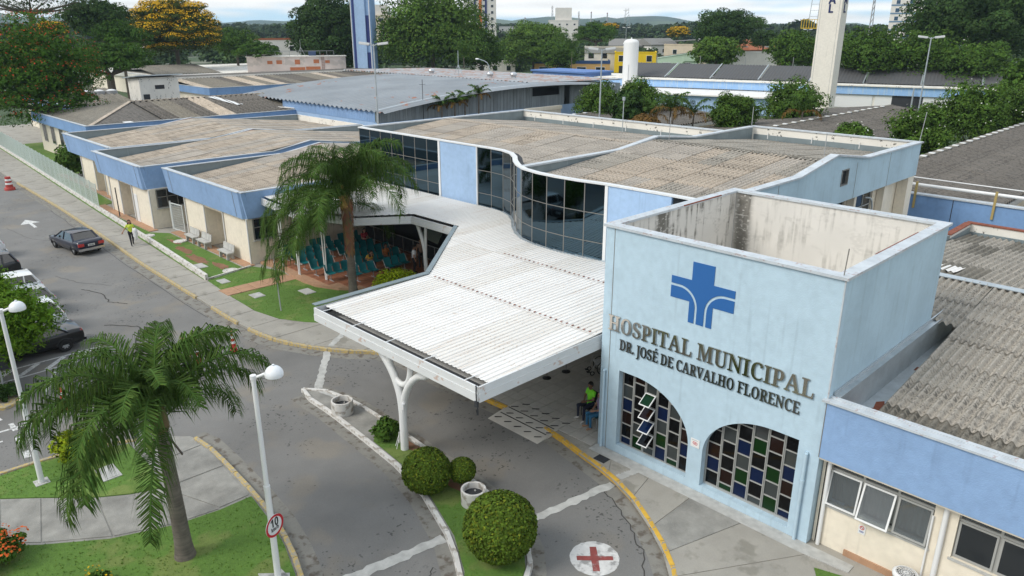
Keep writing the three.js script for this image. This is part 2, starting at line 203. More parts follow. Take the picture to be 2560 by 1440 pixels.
C.bark = mat({ map: tex(256, (u, v) => { const a = fbm(u, v, 14, 4, 133, 40), b = fbm(u, v, 8, 3, 134); return mul([0.115, 0.095, 0.075], 0.4 + 0.8 * a + 0.4 * b); }, 1.2), bumpMap: bumpGrit, bumpScale: 0.02, roughness: 1 });
// ---------------------------------------------------------------- ground, road, pavements, lawns
struct('ground', new THREE.PlaneGeometry(5600, 5600, 1, 1).rotateX(-Math.PI / 2).translate(-1300, -0.06, -1300), C.land);
struct('road', sheet([[-140, -17.6], [14, -17.6], [14, 46], [-140, 46]], 0), C.asphalt);
const K1 = [[-130, -16.5], [-80, -15.15], [-66.5, -15.0], [-55.5, -14.65], [-46.5, -14.2], [-38.1, -14.05], [-33.4, -13.95], [-31.2, -14.05], [-29.5, -14.35], [-27.6, -15.2], [-26.3, -16.05], [-25.4, -16.9], [-24.2, -17.25], [-19.4, -17.2], [-17.6, -17.3], [-15.4, -17.2], [-14.1, -16.9], [-12.3, -16.55], [-11, -16.0], [-9.8, -15.3], [-8.95, -14.7], [-8.3, -14.1], [-7.3, -12.9], [-6.5, -11], [-6, -8]];
struct('pavement', prism([...K1, [12, -8], [12, -62], [-130, -62]], -0.05, 0.12), C.concrete);
const ISL = [[-24.55, -12.62], [-24.3, -13.0], [-23.8, -13.2], [-23.2, -13.33], [-22.4, -13.48], [-20.3, -13.48], [-18.5, -13.38], [-16.7, -13.28], [-15.2, -13.22], [-13.7, -13.0], [-12.5, -12.65], [-11.75, -12.2], [-11.1, -11.6], [-10.7, -10.9], [-10.4, -9.8], [-10.2, -8.5], [-11.2, -9.2], [-12.2, -10.15], [-13.5, -10.9], [-15.7, -11.68], [-17.5, -12.05], [-19.4, -12.22], [-22.2, -12.42], [-23.6, -12.42], [-24.3, -12.45]];
struct('traffic_island', prism(ISL, -0.05, 0.10), C.concreteGrey);
const PEN = [[-26, 6], [-26, -2.7], [-25.95, -4.0], [-25.7, -5.2], [-25.3, -6.3], [-24.7, -7.4], [-24.1, -8.0], [-23.4, -8.18], [-21.7, -8.14], [-19.2, -8.0], [-17.6, -7.82], [-16.4, -7.58], [-15.1, -7.2], [-13.6, -6.5], [-12.3, -5.5], [-11.2, -4], [-10.5, -2], [-10.2, 0.5], [-10.2, 6]];
struct('pavement', prism(PEN, -0.05, 0.10), C.concreteGrey);
// kerb stones, one mesh each
const stoneGeo = (() => { const s = new THREE.Shape([[-0.075, 0], [0.075, 0], [0.075, 0.15], [0.06, 0.17], [-0.06, 0.17], [-0.075, 0.15]].map(p => new THREE.Vector2(...p))); return new THREE.ExtrudeGeometry(s, { depth: 0.985, bevelEnabled: false }).translate(0, 0, -0.4925); })(); muv(stoneGeo);
function kerb(pts, pick, step = 1.0, top = 0) {
  const g = sgroup('kerb'), cp = new THREE.CurvePath(); for (let i = 0; i < pts.length - 1; i++) cp.add(new THREE.LineCurve3(V3(pts[i][0], 0, pts[i][1]), V3(pts[i + 1][0], 0, pts[i + 1][1])));
  const L = cp.getLength(), n = Math.round(L / step), r = rng(Math.round(Math.abs(pts[0][0]) * 77) + n);
  for (let i = 0; i < n; i++) { const a = cp.getPoint(i / n), b = cp.getPoint((i + 1) / n), m = a.clone().add(b).multiplyScalar(0.5), mt = pick(m.x, m.z, i); if (!mt) continue; const k = part('kerb_stone', stoneGeo, mt, g); k.position.set(m.x, -0.02 + top + (r() - 0.5) * 0.014, m.z); k.rotation.y = Math.atan2(b.x - a.x, b.z - a.z) + (r() - 0.5) * 0.012; k.scale.z = a.distanceTo(b) / step * 0.995; }
  return g;
}
kerb(K1.slice(1).filter(p => p[0] < 20), (x, z, i) => (x > -37.9 && x < -36.5) || (x > -33.0 && x < -31.9) || (x > -18 && x < -15.4) ? null : x < -25 ? C.yellowWorn : C.yellowKerb);
kerb([...ISL, ISL[0]], (x, z) => C.whiteWash);
kerb(PEN.slice(1, 15), (x, z) => x < -25.3 ? C.yellowWorn : (x > -23.5 ? C.yellowWorn : null));
// concrete gutters beside the kerbs
function offsetLine(pts, d) { return pts.map((p, i) => { const a = pts[Math.max(0, i - 1)], b = pts[Math.min(pts.length - 1, i + 1)], dx = b[0] - a[0], dz = b[1] - a[1], l = Math.hypot(dx, dz); return [p[0] - dz / l * d, p[1] + dx / l * d]; }); }
const strip = (pts, d0, d1) => [...offsetLine(pts, d0), ...offsetLine(pts, d1).reverse()];
struct('gutter', mg([sheet(strip(K1.slice(0, 14), 0.05, 0.62), 0.004), sheet(strip(K1.slice(13), 0.05, 0.55), 0.004)]), C.gutter);
struct('gutter', mg([sheet(strip(ISL.slice(1, 15), -0.05, -0.42), 0.005), sheet(strip(ISL.slice(16), -0.05, -0.5), 0.005), sheet(strip(PEN.slice(6, 17), 0.0, -0.55), 0.005)]), C.gutter);
// paving slabs along the long pavement, in front of the entrance block and on the footpath
const slabs = sgroup('pavement_slabs');
const lerpLine = (pts, x) => { for (let i = 0; i < pts.length - 1; i++) if (x >= pts[i][0] && x <= pts[i + 1][0]) { const t = (x - pts[i][0]) / (pts[i + 1][0] - pts[i][0]); return pts[i][1] + (pts[i + 1][1] - pts[i][1]) * t; } return pts[x < pts[0][0] ? 0 : pts.length - 1][1]; };
const WALL = [[-130, -20.6], [-107, -19.2], [-84.9, -18.05], [-62.9, -16.85], [-48.8, -16.15], [-40.3, -15.62], [-36, -15.35], [-33.8, -15.25], [-32.0, -15.6], [-30.8, -16.2], [-29.5, -17.25], [-27, -18.6], [-24, -19]];
for (let x = -106; x < -25.5; x += 2) { const a = x + 0.02, b = x + 1.98; part('paving_slab', prism([[a, lerpLine(K1, a) - 0.1], [b, lerpLine(K1, b) - 0.1], [b, lerpLine(WALL, b)], [a, lerpLine(WALL, a)]], 0.1, 0.135 + 0.006 * hash2(x | 0, 1, 3)), C.concrete, slabs); }
{ const front = [[-13.9, -16.75], [-12.4, -16.45], [-11.1, -15.9], [-9.9, -15.2], [-9.0, -14.55], [-8.35, -13.9], [-7.3, -12.7], [-6.4, -10.8]], back = [[-13.9, -17.25], [-12.9, -17.25], [-11.4, -17.25], [-9.9, -17.25], [-8.2, -17.25], [-6.3, -17.25], [-4.0, -15.0], [-2.5, -12.0]];
  for (let i = 0; i < 7; i++) { const s = (p, q, t) => [p[0] + (q[0] - p[0]) * t, p[1] + (q[1] - p[1]) * t]; part('paving_slab', prism([s(front[i], front[i + 1], 0.012), s(front[i], front[i + 1], 0.988), s(back[i], back[i + 1], 0.99), s(back[i], back[i + 1], 0.01)], 0.1, 0.138), i === 3 ? C.concreteGrey : C.concrete, slabs); } }
struct('cement_skirt', prism([[-13.85, -17.22], [-6.5, -17.22], [-5.2, -17.35], [-5.2, -17.7], [-13.85, -17.66]], 0.1, 0.144), C.cement);
const pathTop = [[-24.55, -1.5], [-24.4, -2.4], [-23.6, -3.3], [-22.4, -4.5], [-21.8, -5.35], [-21.5, -6.1]], pathBot = [[-22.4, -1.0], [-22.05, -1.95], [-21.3, -2.75], [-20.2, -4.25], [-19.55, -5.75], [-19.35, -6.9]];
for (let i = 0; i < 5; i++) { const s = (p, q, t) => [p[0] + (q[0] - p[0]) * t, p[1] + (q[1] - p[1]) * t]; part('paving_slab', prism([s(pathTop[i], pathTop[i + 1], 0.015), s(pathTop[i], pathTop[i + 1], 0.985), s(pathBot[i], pathBot[i + 1], 0.985), s(pathBot[i], pathBot[i + 1], 0.015)], 0.09, 0.118), C.concreteGrey, slabs); }
for (const q of [[[-24.9, -6.6], [-23.2, -6.4], [-23.25, -8.0], [-24.1, -7.85], [-24.6, -7.3]], [[-23.15, -6.38], [-21.55, -6.2], [-21.5, -8.0], [-23.2, -8.02]], [[-21.48, -6.18], [-19.4, -6.95], [-19.4, -7.85], [-21.43, -7.98]]]) part('paving_slab', prism(q, 0.09, 0.12), C.concreteGrey, slabs);
// lawns
const LAWNS = {
  A: [[-107, -19.0], [-84.9, -17.85], [-62.9, -16.65], [-48.8, -15.95], [-40.5, -15.5], [-40.75, -18.1], [-52.0, -18.1], [-53.2, -17.2], [-64.3, -17.1], [-64.8, -18.6], [-78, -19.2], [-82.4, -21.2], [-107, -24]],
  B: [[-40.2, -15.6], [-38.15, -15.45], [-38.05, -19.3], [-39, -19.4], [-40.9, -18.6]],
  C: [[-36.85, -15.35], [-33.8, -15.28], [-32.0, -15.63], [-30.8, -16.25], [-29.5, -17.3], [-28.6, -19.0], [-28.2, -22.0], [-29, -24], [-31.9, -23], [-32.25, -21.3], [-33.6, -19.9], [-35, -19.3], [-36.9, -19.2]],
  D: [[-25.85, -1], [-25.82, -3.9], [-25.55, -5.1], [-25.0, -6.3], [-23.0, -6.3], [-21.6, -6.12], [-21.95, -5.3], [-22.5, -4.5], [-23.7, -3.25], [-24.5, -2.35], [-24.8, -1]],
  E: [[-22.0, -0.9], [-21.9, -1.9], [-21.2, -2.65], [-20.1, -4.15], [-19.45, -5.7], [-19.25, -6.9], [-19.25, -7.86], [-17.6, -7.68], [-16.45, -7.45], [-15.2, -7.08], [-13.7, -6.4], [-12.4, -5.4], [-11.35, -3.9], [-10.7, -1.9], [-10.5, 0.5], [-15, 2], [-22, 2]],
  F: [[-19.35, -12.35], [-17.5, -12.18], [-15.7, -11.82], [-13.55, -11.05], [-12.25, -10.3], [-11.25, -9.4], [-10.3, -8.7], [-10.55, -9.9], [-10.85, -10.9], [-11.2, -11.5], [-11.85, -12.1], [-12.55, -12.5], [-13.7, -12.85], [-15.2, -13.07], [-16.7, -13.13], [-18.5, -13.22], [-19.6, -13.3], [-19.9, -12.9]],
  G: [[-5.9, -16.9], [-4.6, -17.3], [-3.8, -16.4], [-5.2, -15.8]],
};
const lawnY = { A: 0.15, B: 0.15, C: 0.15, D: 0.135, E: 0.135, F: 0.125, G: 0.155 };
for (const k in LAWNS) struct('lawn', prism(LAWNS[k], 0.06, lawnY[k]), C.grass);
// short grass standing up from the lawns
{
  const tuft = (() => { const p = []; for (let i = 0; i < 5; i++) { const a = i * 1.3, l = 0.035 + 0.015 * (i % 3), dx = Math.cos(a) * 0.035, dz = Math.sin(a) * 0.035, wx = -Math.sin(a) * 0.012, wz = Math.cos(a) * 0.012; p.push(-wx, 0, -wz, wx, 0, wz, dx, l, dz); } const g = new THREE.BufferGeometry(); g.setAttribute('position', new THREE.Float32BufferAttribute(p, 3)); g.computeVertexNormals(); return muv(g); })();
  const r = rng(4242), list = [], inside = (p, poly) => { let c = false; for (let i = 0, j = poly.length - 1; i < poly.length; j = i++) { const [xi, zi] = poly[i], [xj, zj] = poly[j]; if ((zi > p[1]) !== (zj > p[1]) && p[0] < (xj - xi) * (p[1] - zi) / (zj - zi) + xi) c = !c; } return c; };
  for (const k of ['C', 'D', 'E', 'F', 'B', 'G']) { const P = LAWNS[k], xs = P.map(p => p[0]), zs = P.map(p => p[1]), x0 = Math.min(...xs), x1 = Math.max(...xs), z0 = Math.min(...zs), z1 = Math.max(...zs), n = Math.round((x1 - x0) * (z1 - z0) * (k === 'E' || k === 'D' || k === 'F' ? 60 : 40)); for (let i = 0; i < n; i++) { const p = [x0 + r() * (x1 - x0), z0 + r() * (z1 - z0)]; if (inside(p, P) && vnoise(p[0] * 1.3, p[1] * 1.3, 999, 999, 5) + 0.35 * r() > 0.42) list.push([p[0], lawnY[k], p[1]]); } }
  const im = new THREE.InstancedMesh(tuft, C.blade, list.length), o = new THREE.Object3D(), col = new THREE.Color();
  list.forEach((p, i) => { o.position.set(...p); o.rotation.set(0, r() * 6.28, 0); o.scale.setScalar(0.4 + 0.45 * r()); o.updateMatrix(); im.setMatrixAt(i, o.matrix); const t = r(); col.setRGB(0.8 + 0.9 * t * t, 0.85 + 0.35 * t, 0.8 + 0.4 * t); im.setColorAt(i, col); });
  im.name = 'grass'; im.userData = { kind: 'stuff', label: 'short green grass blades on the lawns', category: 'grass' }; im.castShadow = im.receiveShadow = true; scene.add(im);
}
// worn soil patches, terracotta strips and paths
function blob(cx, cz, rx, rz, s, n = 18) { const p = []; for (let i = 0; i < n; i++) { const a = i / n * Math.PI * 2, k = 0.65 + 0.6 * hash2(i, s, 7); p.push([cx + Math.cos(a) * rx * k, cz + Math.sin(a) * rz * k]); } return p; }
struct('bare_soil', mg([[-47.3, -17.1, 1.2, 0.3, 1], [-44.6, -16.9, 1.4, 0.35, 2], [-42.4, -17.3, 0.9, 0.35, 3], [-56.5, -16.8, 1.5, 0.18, 4], [-59.5, -16.95, 1.3, 0.2, 5], [-49.5, -17.4, 1.0, 0.15, 6], [-43.5, -16.0, 1.0, 0.2, 8]].map(b => sheet(blob(...b), 0.156 + b[4] * 0.0006))), C.soil);
struct('bare_soil', mg([sheet(blob(-16.9, -13.0, 1.15, 0.16, 11), 0.131), sheet(blob(-18.0, -13.05, 0.8, 0.2, 12), 0.1315), sheet(blob(-15.2, -12.75, 0.9, 0.3, 13), 0.132)]), C.soil);
const tp = sgroup('terracotta_path');
for (let i = 0; i < 5; i++) part('path_slab', prism([[-38.1 + 0.01 * i, -15.3 - i * 0.8], [-36.95 + 0.01 * i, -15.3 - i * 0.8], [-36.95 + 0.01 * i, -16.07 - i * 0.8], [-38.1 + 0.01 * i, -16.07 - i * 0.8]], 0.1, 0.165), C.terra, tp);
for (const [a, b, z] of [[-64.6, -53.3, -17.25], [-52.2, -40.9, -18.25], [-82, -65, -18.9]]) for (let x = a; x < b - 0.5; x += 1.4) part('path_slab', prism([[x, z], [Math.min(x + 1.37, b), z], [Math.min(x + 1.37, b), z - 0.6], [x, z - 0.6]], 0.1, 0.17), C.terra, tp);
// concrete inspection lids and pale round covers on the lawn
for (const [x, z, w, d, y, lab] of [[-43.1, -16.4, 1.0, 0.6, 0.15, 'square concrete lid in the lawn below the lone bench'], [-39.4, -16.15, 0.8, 0.5, 0.15, 'square concrete lid in the grass left of the terracotta path'], [-35.9, -16.4, 0.75, 0.6, 0.15, 'pale square concrete lid in the grass right of the terracotta path'], [-34.6, -18.6, 0.9, 0.6, 0.15, 'grey concrete lid against the curved red terrace'], [-48.6, -16.3, 1.1, 0.45, 0.15, 'flat concrete lid in the lawn beside the low white wall near the walking woman'], [-23.6, -5.2, 0.9, 0.55, 0.135, 'dark concrete lid beside the leftmost white lamp post']]) solo('inspection_lid', mg([bx(x - w / 2, x + w / 2, y - 0.03, y + 0.025, z - d / 2, z + d / 2), bx(x - w / 2 + 0.07, x + w / 2 - 0.07, y + 0.025, y + 0.036, z - d / 2 + 0.07, z + d / 2 - 0.07)]), C.cement, lab, 'lid');
for (const [x, z, lab] of [[-49.4, -17.75, 'pale round cover in the lawn in front of the two benches'], [-52.3, -16.75, 'pale round cover in the lawn beside the walking woman'], [-41.0, -17.3, 'pale round cover at the corner of the lawn by the last pavilion']]) solo('round_cover', mg([new THREE.CylinderGeometry(0.42, 0.44, 0.05, 24).translate(x, 0.165, z), new THREE.TorusGeometry(0.36, 0.02, 6, 24).rotateX(Math.PI / 2).translate(x, 0.192, z)]), C.whiteWash, lab, 'cover');
// low white wall that edges the lawn, in cast lengths
{ const g = thing('low_wall', 'long low whitewashed wall between the pavement and the pavilion lawn', 'wall'), P = WALL.slice(1, 6); for (let i = 0; i < P.length - 1; i++) { const [a, b] = [P[i], P[i + 1]], L = Math.hypot(b[0] - a[0], b[1] - a[1]), n = Math.round(L / 5); for (let k = 0; k < n; k++) { const s = t => [a[0] + (b[0] - a[0]) * t, 0.30, a[1] + (b[1] - a[1]) * t], p = s((k + 0.002) / n), q = s((k + 0.998) / n); part('wall_length', bar([p[0], 0.28, p[2]], [q[0], 0.28, q[2]], 0.17, 0.36), C.whiteWash, g); } } part('wall_length', bar([-40.3, 0.17, -15.65], [-40.9, 0.17, -18.5], 0.1, 0.14), C.whiteWash, g); }
// road markings, patched trenches and the first-aid emblem
function ragged(a, b, w, s) { const n = 22, L = [], Rr = [], dx = b[0] - a[0], dz = b[1] - a[1], l = Math.hypot(dx, dz), nx = -dz / l, nz = dx / l; for (let i = 0; i <= n; i++) { const t = i / n, p = [a[0] + dx * t, a[1] + dz * t]; const k1 = w * (0.75 + 0.55 * hash2(i, s, 1)), k2 = w * (0.75 + 0.55 * hash2(i, s, 2)); L.push([p[0] + nx * k1, p[1] + nz * k1]); Rr.push([p[0] - nx * k2, p[1] - nz * k2]); } return [...L, ...Rr.reverse()]; }
struct('road_patch', mg([sheet(ragged([-24.4, -13.2], [-27.3, -15.4], 0.15, 1), 0.009), sheet(ragged([-13.75, -10.85], [-14.3, -7.6], 0.17, 2), 0.009), sheet(ragged([-12.65, -13.1], [-12.1, -16.3], 0.15, 3), 0.009), sheet(ragged([-27.4, -15.6], [-28.6, -17.3], 0.13, 4), 0.146), sheet(ragged([-12.08, -16.55], [-11.9, -17.3], 0.13, 5), 0.146), sheet(ragged([-24.2, -13.0], [-22.3, -13.35], 0.1, 6), 0.108)]), C.cement);
const lineQ = (a, b, w) => { const dx = b[0] - a[0], dz = b[1] - a[1], l = Math.hypot(dx, dz), nx = -dz / l * w / 2, nz = dx / l * w / 2; return [[a[0] + nx, a[1] + nz], [b[0] + nx, b[1] + nz], [b[0] - nx, b[1] - nz], [a[0] - nx, a[1] - nz]]; };
struct('road_markings', mg([lineQ([-34.85, -3], [-34.9, -8.4], 0.11), lineQ([-33.65, -2.6], [-33.9, -8.3], 0.11), lineQ([-34.8, -7.9], [-33.95, -7.0], 0.22), lineQ([-34.8, -6.9], [-33.9, -6.0], 0.22), lineQ([-34.8, -5.9], [-33.9, -5.0], 0.22), lineQ([-34.8, -4.9], [-33.9, -4.0], 0.22), lineQ([-33.4, -6.2], [-31.6, -5.4], 0.14), lineQ([-29.3, -2.6], [-29.15, -5.6], 0.11), lineQ([-31.4, -3.4], [-30.2, -3.6], 0.12), lineQ([-29.7, -3.8], [-29.0, -3.8], 0.16), lineQ([-28.4, -3.75], [-27.8, -3.7], 0.2), lineQ([-27.2, -3.7], [-26.7, -3.65], 0.2), lineQ([-28.5, -2.6], [-28.48, -3.3], 0.1), lineQ([-62.6, -12.1], [-60.9, -12.05], 0.2), [[-62.5, -11.45], [-62.5, -12.7], [-64.0, -12.1]]].map(q => sheet(q, 0.006))), C.road_paint);
{ const cx = -10.28, cz = -13.22, u = [0.70, -0.714], v = [0.714, 0.70], q = (a, b) => [cx + u[0] * a + v[0] * b, cz + u[1] * a + v[1] * b], c = []; for (let i = 0; i < 40; i++) { const t = i / 40 * 6.2832, k = 0.66 + 0.02 * hash2(i, 3, 9); c.push(q(Math.cos(t) * k, Math.sin(t) * k * 1.04)); }
  struct('first_aid_roundel', sheet(c, 0.007), C.roundel); struct('red_cross_marking', sheet([[-0.48, -0.09], [-0.1, -0.08], [-0.09, -0.46], [0.09, -0.46], [0.1, -0.08], [0.5, -0.07], [0.5, 0.09], [0.1, 0.1], [0.09, 0.52], [-0.09, 0.52], [-0.1, 0.1], [-0.48, 0.09]].map(p => q(...p)), 0.011), C.redPaint); }
struct('drain_grate', mg([bx(-13.35, -12.9, 0.1, 0.143, -17.2, -16.85), ...[0, 1, 2, 3].map(i => bx(-13.32 + i * 0.11, -13.28 + i * 0.11, 0.143, 0.152, -17.18, -16.87))]), C.dark);
{ const crack = (pts, w, s) => { const P = []; for (let i = 0; i < pts.length - 1; i++) for (let k = 0; k < 7; k++) { const t = k / 7; P.push([pts[i][0] + (pts[i + 1][0] - pts[i][0]) * t + (hash2(i * 9 + k, s, 1) - 0.5) * 0.12, pts[i][1] + (pts[i + 1][1] - pts[i][1]) * t + (hash2(i * 9 + k, s, 2) - 0.5) * 0.12]); } P.push(pts[pts.length - 1]); return sheet([...offsetLine(P, w), ...offsetLine(P, -w * 0.6).reverse()], 0.0075); };
  struct('road_cracks', mg([crack([[-35, -13.3], [-45, -13.45], [-56, -13.9], [-66, -14.3]], 0.018, 1), crack([[-44, -10.2], [-42.2, -10.8], [-40.8, -10.6], [-39.8, -11.2]], 0.04, 2), crack([[-37.5, -9.4], [-36.2, -10.4], [-34.6, -10.6]], 0.05, 3), crack([[-47.5, -9.8], [-45.2, -10.5], [-43.5, -11.6]], 0.015, 4), crack([[-8.7, -13.3], [-9.6, -14.4], [-10.9, -15.3], [-12.2, -15.9]], 0.02, 5), crack([[-13.1, -9.9], [-12.4, -9.0], [-11.9, -8.0]], 0.018, 6), crack([[-62, -10.5], [-57.5, -11.0], [-55.6, -12.2]], 0.015, 7)]), mat({ color: [0.05, 0.046, 0.042], roughness: 1 })); }
// tiled forecourt under the canopy, tile by tile
{ const g = sgroup('tiled_floor'), tg = muv(bx(-0.238, 0.238, -0.02, 0.012, -0.238, 0.238)), r = rng(9); struct('grout_bed', prism([[-23.9, -17.4], [-13.95, -17.4], [-13.95, -24], [-23.9, -24]], 0.1, 0.124), C.gutter, g); for (let i = 0; i < 20; i++) for (let j = 0; j < 13; j++) { const x = -23.65 + i * 0.5, z = -17.65 - j * 0.5; const t = part('floor_tile', tg, r() < 0.5 ? C.tile : C.tileB, g); t.position.set(x, 0.14 + (r() - 0.5) * 0.002, z); } }
{ const g = sgroup('tiled_ramp'); part('ramp_bed', plateX([[-16.35, 0.006], [-17.41, 0.153], [-17.41, 0.0], [-16.35, 0.0]], [], -17.9, -15.4), C.tile, g); const ry = z => z > -17.41 ? 0.006 + (-16.35 - z) * 0.1387 : 0.152; for (let i = 0; i < 20; i++) { const x = -17.65 + (i % 5) * 0.5 + (Math.floor(i / 5) % 2) * 0.18, z = -16.65 - Math.floor(i / 5) * 0.42; const s = part('grip_strip', bx(-0.14, 0.14, 0, 0.008, -0.025, 0.025), C.black, g); s.position.set(x, ry(z) + 0.004, z); s.rotation.y = 0.75; } for (const z of [-16.9, -17.32]) part('grip_strip', bx(-17.8, -15.5, ry(z) + 0.006, ry(z) + 0.014, z - 0.02, z + 0.02), C.black, g); }
// raised red terrace of the open waiting area
const TERR = [[-41.05, -19.2], [-38.9, -19.55], [-37.3, -19.25], [-36, -19.2], [-35, -19.35], [-33.6, -19.95], [-32.7, -20.8], [-32.15, -21.6], [-31.8, -22.6], [-30, -23.6], [-30, -27.2], [-41.05, -27.2]];
struct('terrace', prism(TERR, 0.05, 0.28), C.terra);
{ const g = sgroup('terrace_tiles'), tg = muv(bx(-0.29, 0.29, 0, 0.012, -0.29, 0.29)), ins = (p) => { let c = false; for (let i = 0, j = TERR.length - 1; i < TERR.length; j = i++) { const [xi, zi] = TERR[i], [xj, zj] = TERR[j]; if ((zi > p[1]) !== (zj > p[1]) && p[0] < (xj - xi) * (p[1] - zi) / (zj - zi) + xi) c = !c; } return c; }; for (let x = -40.7; x < -30.2; x += 0.6) for (let z = -19.5; z > -26.9; z -= 0.6) if ([[.29, .29], [-.29, .29], [.29, -.29], [-.29, -.29]].every(d => ins([x + d[0], z + d[1]]))) { const t = part('terrace_tile', tg, C.redTile, g); t.position.set(x, 0.281, z); } }
// ---------------------------------------------------------------- entrance block
const wallSeg = (a, b, y0, y1, t) => bar([a[0], (y0 + y1) / 2, a[1]], [b[0], (y0 + y1) / 2, b[1]], t, y1 - y0);
function unitUV(g, ax, x0, x1, y0, y1) { muv(g); const p = g.attributes.position, uv = g.attributes.uv; for (let i = 0; i < p.count; i++) uv.setXY(i, ((ax === 'x' ? p.getX(i) : p.getZ(i)) - x0) / (x1 - x0), (p.getY(i) - y0) / (y1 - y0)); return g; }
const eb = thing('entrance_block', 'tall pale blue entrance block with two coloured-glass arches and open top', 'building');
{
  const A1 = new THREE.Path(); A1.moveTo(-13.1, 0.4); A1.lineTo(-13.1, 3.12); A1.lineTo(-12.5, 3.12); A1.absellipse(-12.5, 1.5, 2.1, 1.62, Math.PI / 2, 0, true); A1.lineTo(-10.4, 0.4);
  const A2 = new THREE.Path(); A2.moveTo(-9.9, 0.36); A2.lineTo(-9.9, 1.5); A2.absellipse(-7.8, 1.5, 2.1, 1.62, Math.PI, Math.PI / 2, true); A2.lineTo(-7.08, 3.12); A2.lineTo(-7.08, 0.36);
  part('front_wall', plate(rect(-13.85, -6.5, 0.1, 7.75), [A1, A2], -17.92, -17.7), C.boxBlue, eb);
  part('side_wall', bx(-13.848, -13.65, 0.1, 7.75, -25.3, -17.922), C.boxBlue, eb);
  part('side_wall', bx(-6.7, -6.502, 0.1, 7.75, -25.3, -17.922), C.sideBlue, eb);
  part('back_wall', bx(-13.648, -6.702, 0.1, 7.75, -25.3, -25.1), C.sideBlue, eb);
  part('roof_slab', bx(-13.648, -6.702, 4.5, 4.65, -25.098, -17.922), C.stainedA, eb);
  part('inner_plaster', unitUV(bx(-13.63, -6.72, 4.66, 7.74, -25.095, -25.08), 'x', -6.72, -13.63, 4.0, 7.74), C.stainedA, eb, 'mould-streaked inner face of the back parapet');
  part('inner_plaster', unitUV(bx(-13.645, -13.63, 4.66, 7.74, -25.07, -17.93), 'z', -25.07, -17.93, 4.0, 7.74), C.stainedB, eb, 'heavily mould-streaked inner face of the left parapet');
  part('inner_plaster', bx(-6.72, -6.705, 4.66, 7.74, -25.07, -17.93), C.parapetWhite, eb); part('inner_plaster', bx(-13.6, -6.75, 4.66, 7.74, -17.94, -17.925), C.parapetWhite, eb);
  for (const g of [bx(-13.92, -6.43, 7.752, 7.83, -18.0, -17.63), bx(-13.92, -6.43, 7.752, 7.83, -25.37, -25.02), bx(-13.92, -13.58, 7.752, 7.828, -25.02, -18.0), bx(-6.78, -6.43, 7.752, 7.828, -25.02, -18.0)]) part('coping', g, C.coping, eb);
  part('coping_flap', bx(-6.80, -6.77, 7.80, 7.835, -23.4, -20.2), C.rust, eb); part('coping_flap', bx(-13.60, -13.56, 7.80, 7.835, -23.9, -21.5), C.rust, eb);
  part('corner_strip', bx(-6.53, -6.495, 4.5, 7.75, -17.72, -17.685), C.coping, eb);
  part('expansion_joint', bx(-13.53, -13.51, 0.1, 7.74, -17.702, -17.693), C.mullion, eb);
  part('downpipe', [tube([-13.66, 0.12, -17.63], [-13.66, 2.95, -17.63], 0.05), new THREE.SphereGeometry(0.052, 10, 8).translate(-13.66, 2.95, -17.63), tube([-13.66, 2.95, -17.63], [-13.66, 2.95, -17.72], 0.05)], C.boxBlue, eb);
  part('downpipe', [tube([-6.82, 0.12, -17.63], [-6.82, 2.85, -17.63], 0.05), tube([-6.82, 2.85, -17.63], [-6.82, 2.85, -17.72], 0.05), tube([-6.82, 1.95, -17.63], [-6.82, 2.05, -17.63], 0.062)], C.boxBlue, eb);
  part('lightning_rod', tube([-6.62, 7.8, -17.8], [-6.6, 8.5, -17.82], 0.014), C.mullion, eb);
  const glass = { K: mat({ color: [0.003, 0.003, 0.0035], roughness: 0.06, specularIntensity: 0.45 }), B: mat({ color: [0.003, 0.010, 0.040], roughness: 0.06, specularIntensity: 0.45 }), G: mat({ color: [0.004, 0.024, 0.004], roughness: 0.06, specularIntensity: 0.45 }), R: mat({ color: [0.014, 0.006, 0.004], roughness: 0.06, specularIntensity: 0.45 }), Y: mat({ color: [0.036, 0.042, 0.042], roughness: 0.12 }) };
  const arches = [[-13.1, ['BKRBYK', 'GYKKKR', 'YKBRGY', 'BGYBK', 'GYKKY', 'KBRKY'], [0.27, 0.47, 0.27, 0.47, 0.22, 0.5]], [-9.88, ['KBRKK', 'GRKKYK', 'BGYBKK', 'YKBKGY', 'GYGKRK', 'BKRBYK'], [0.47, 0.22, 0.47, 0.24, 0.47, 0.24]]];
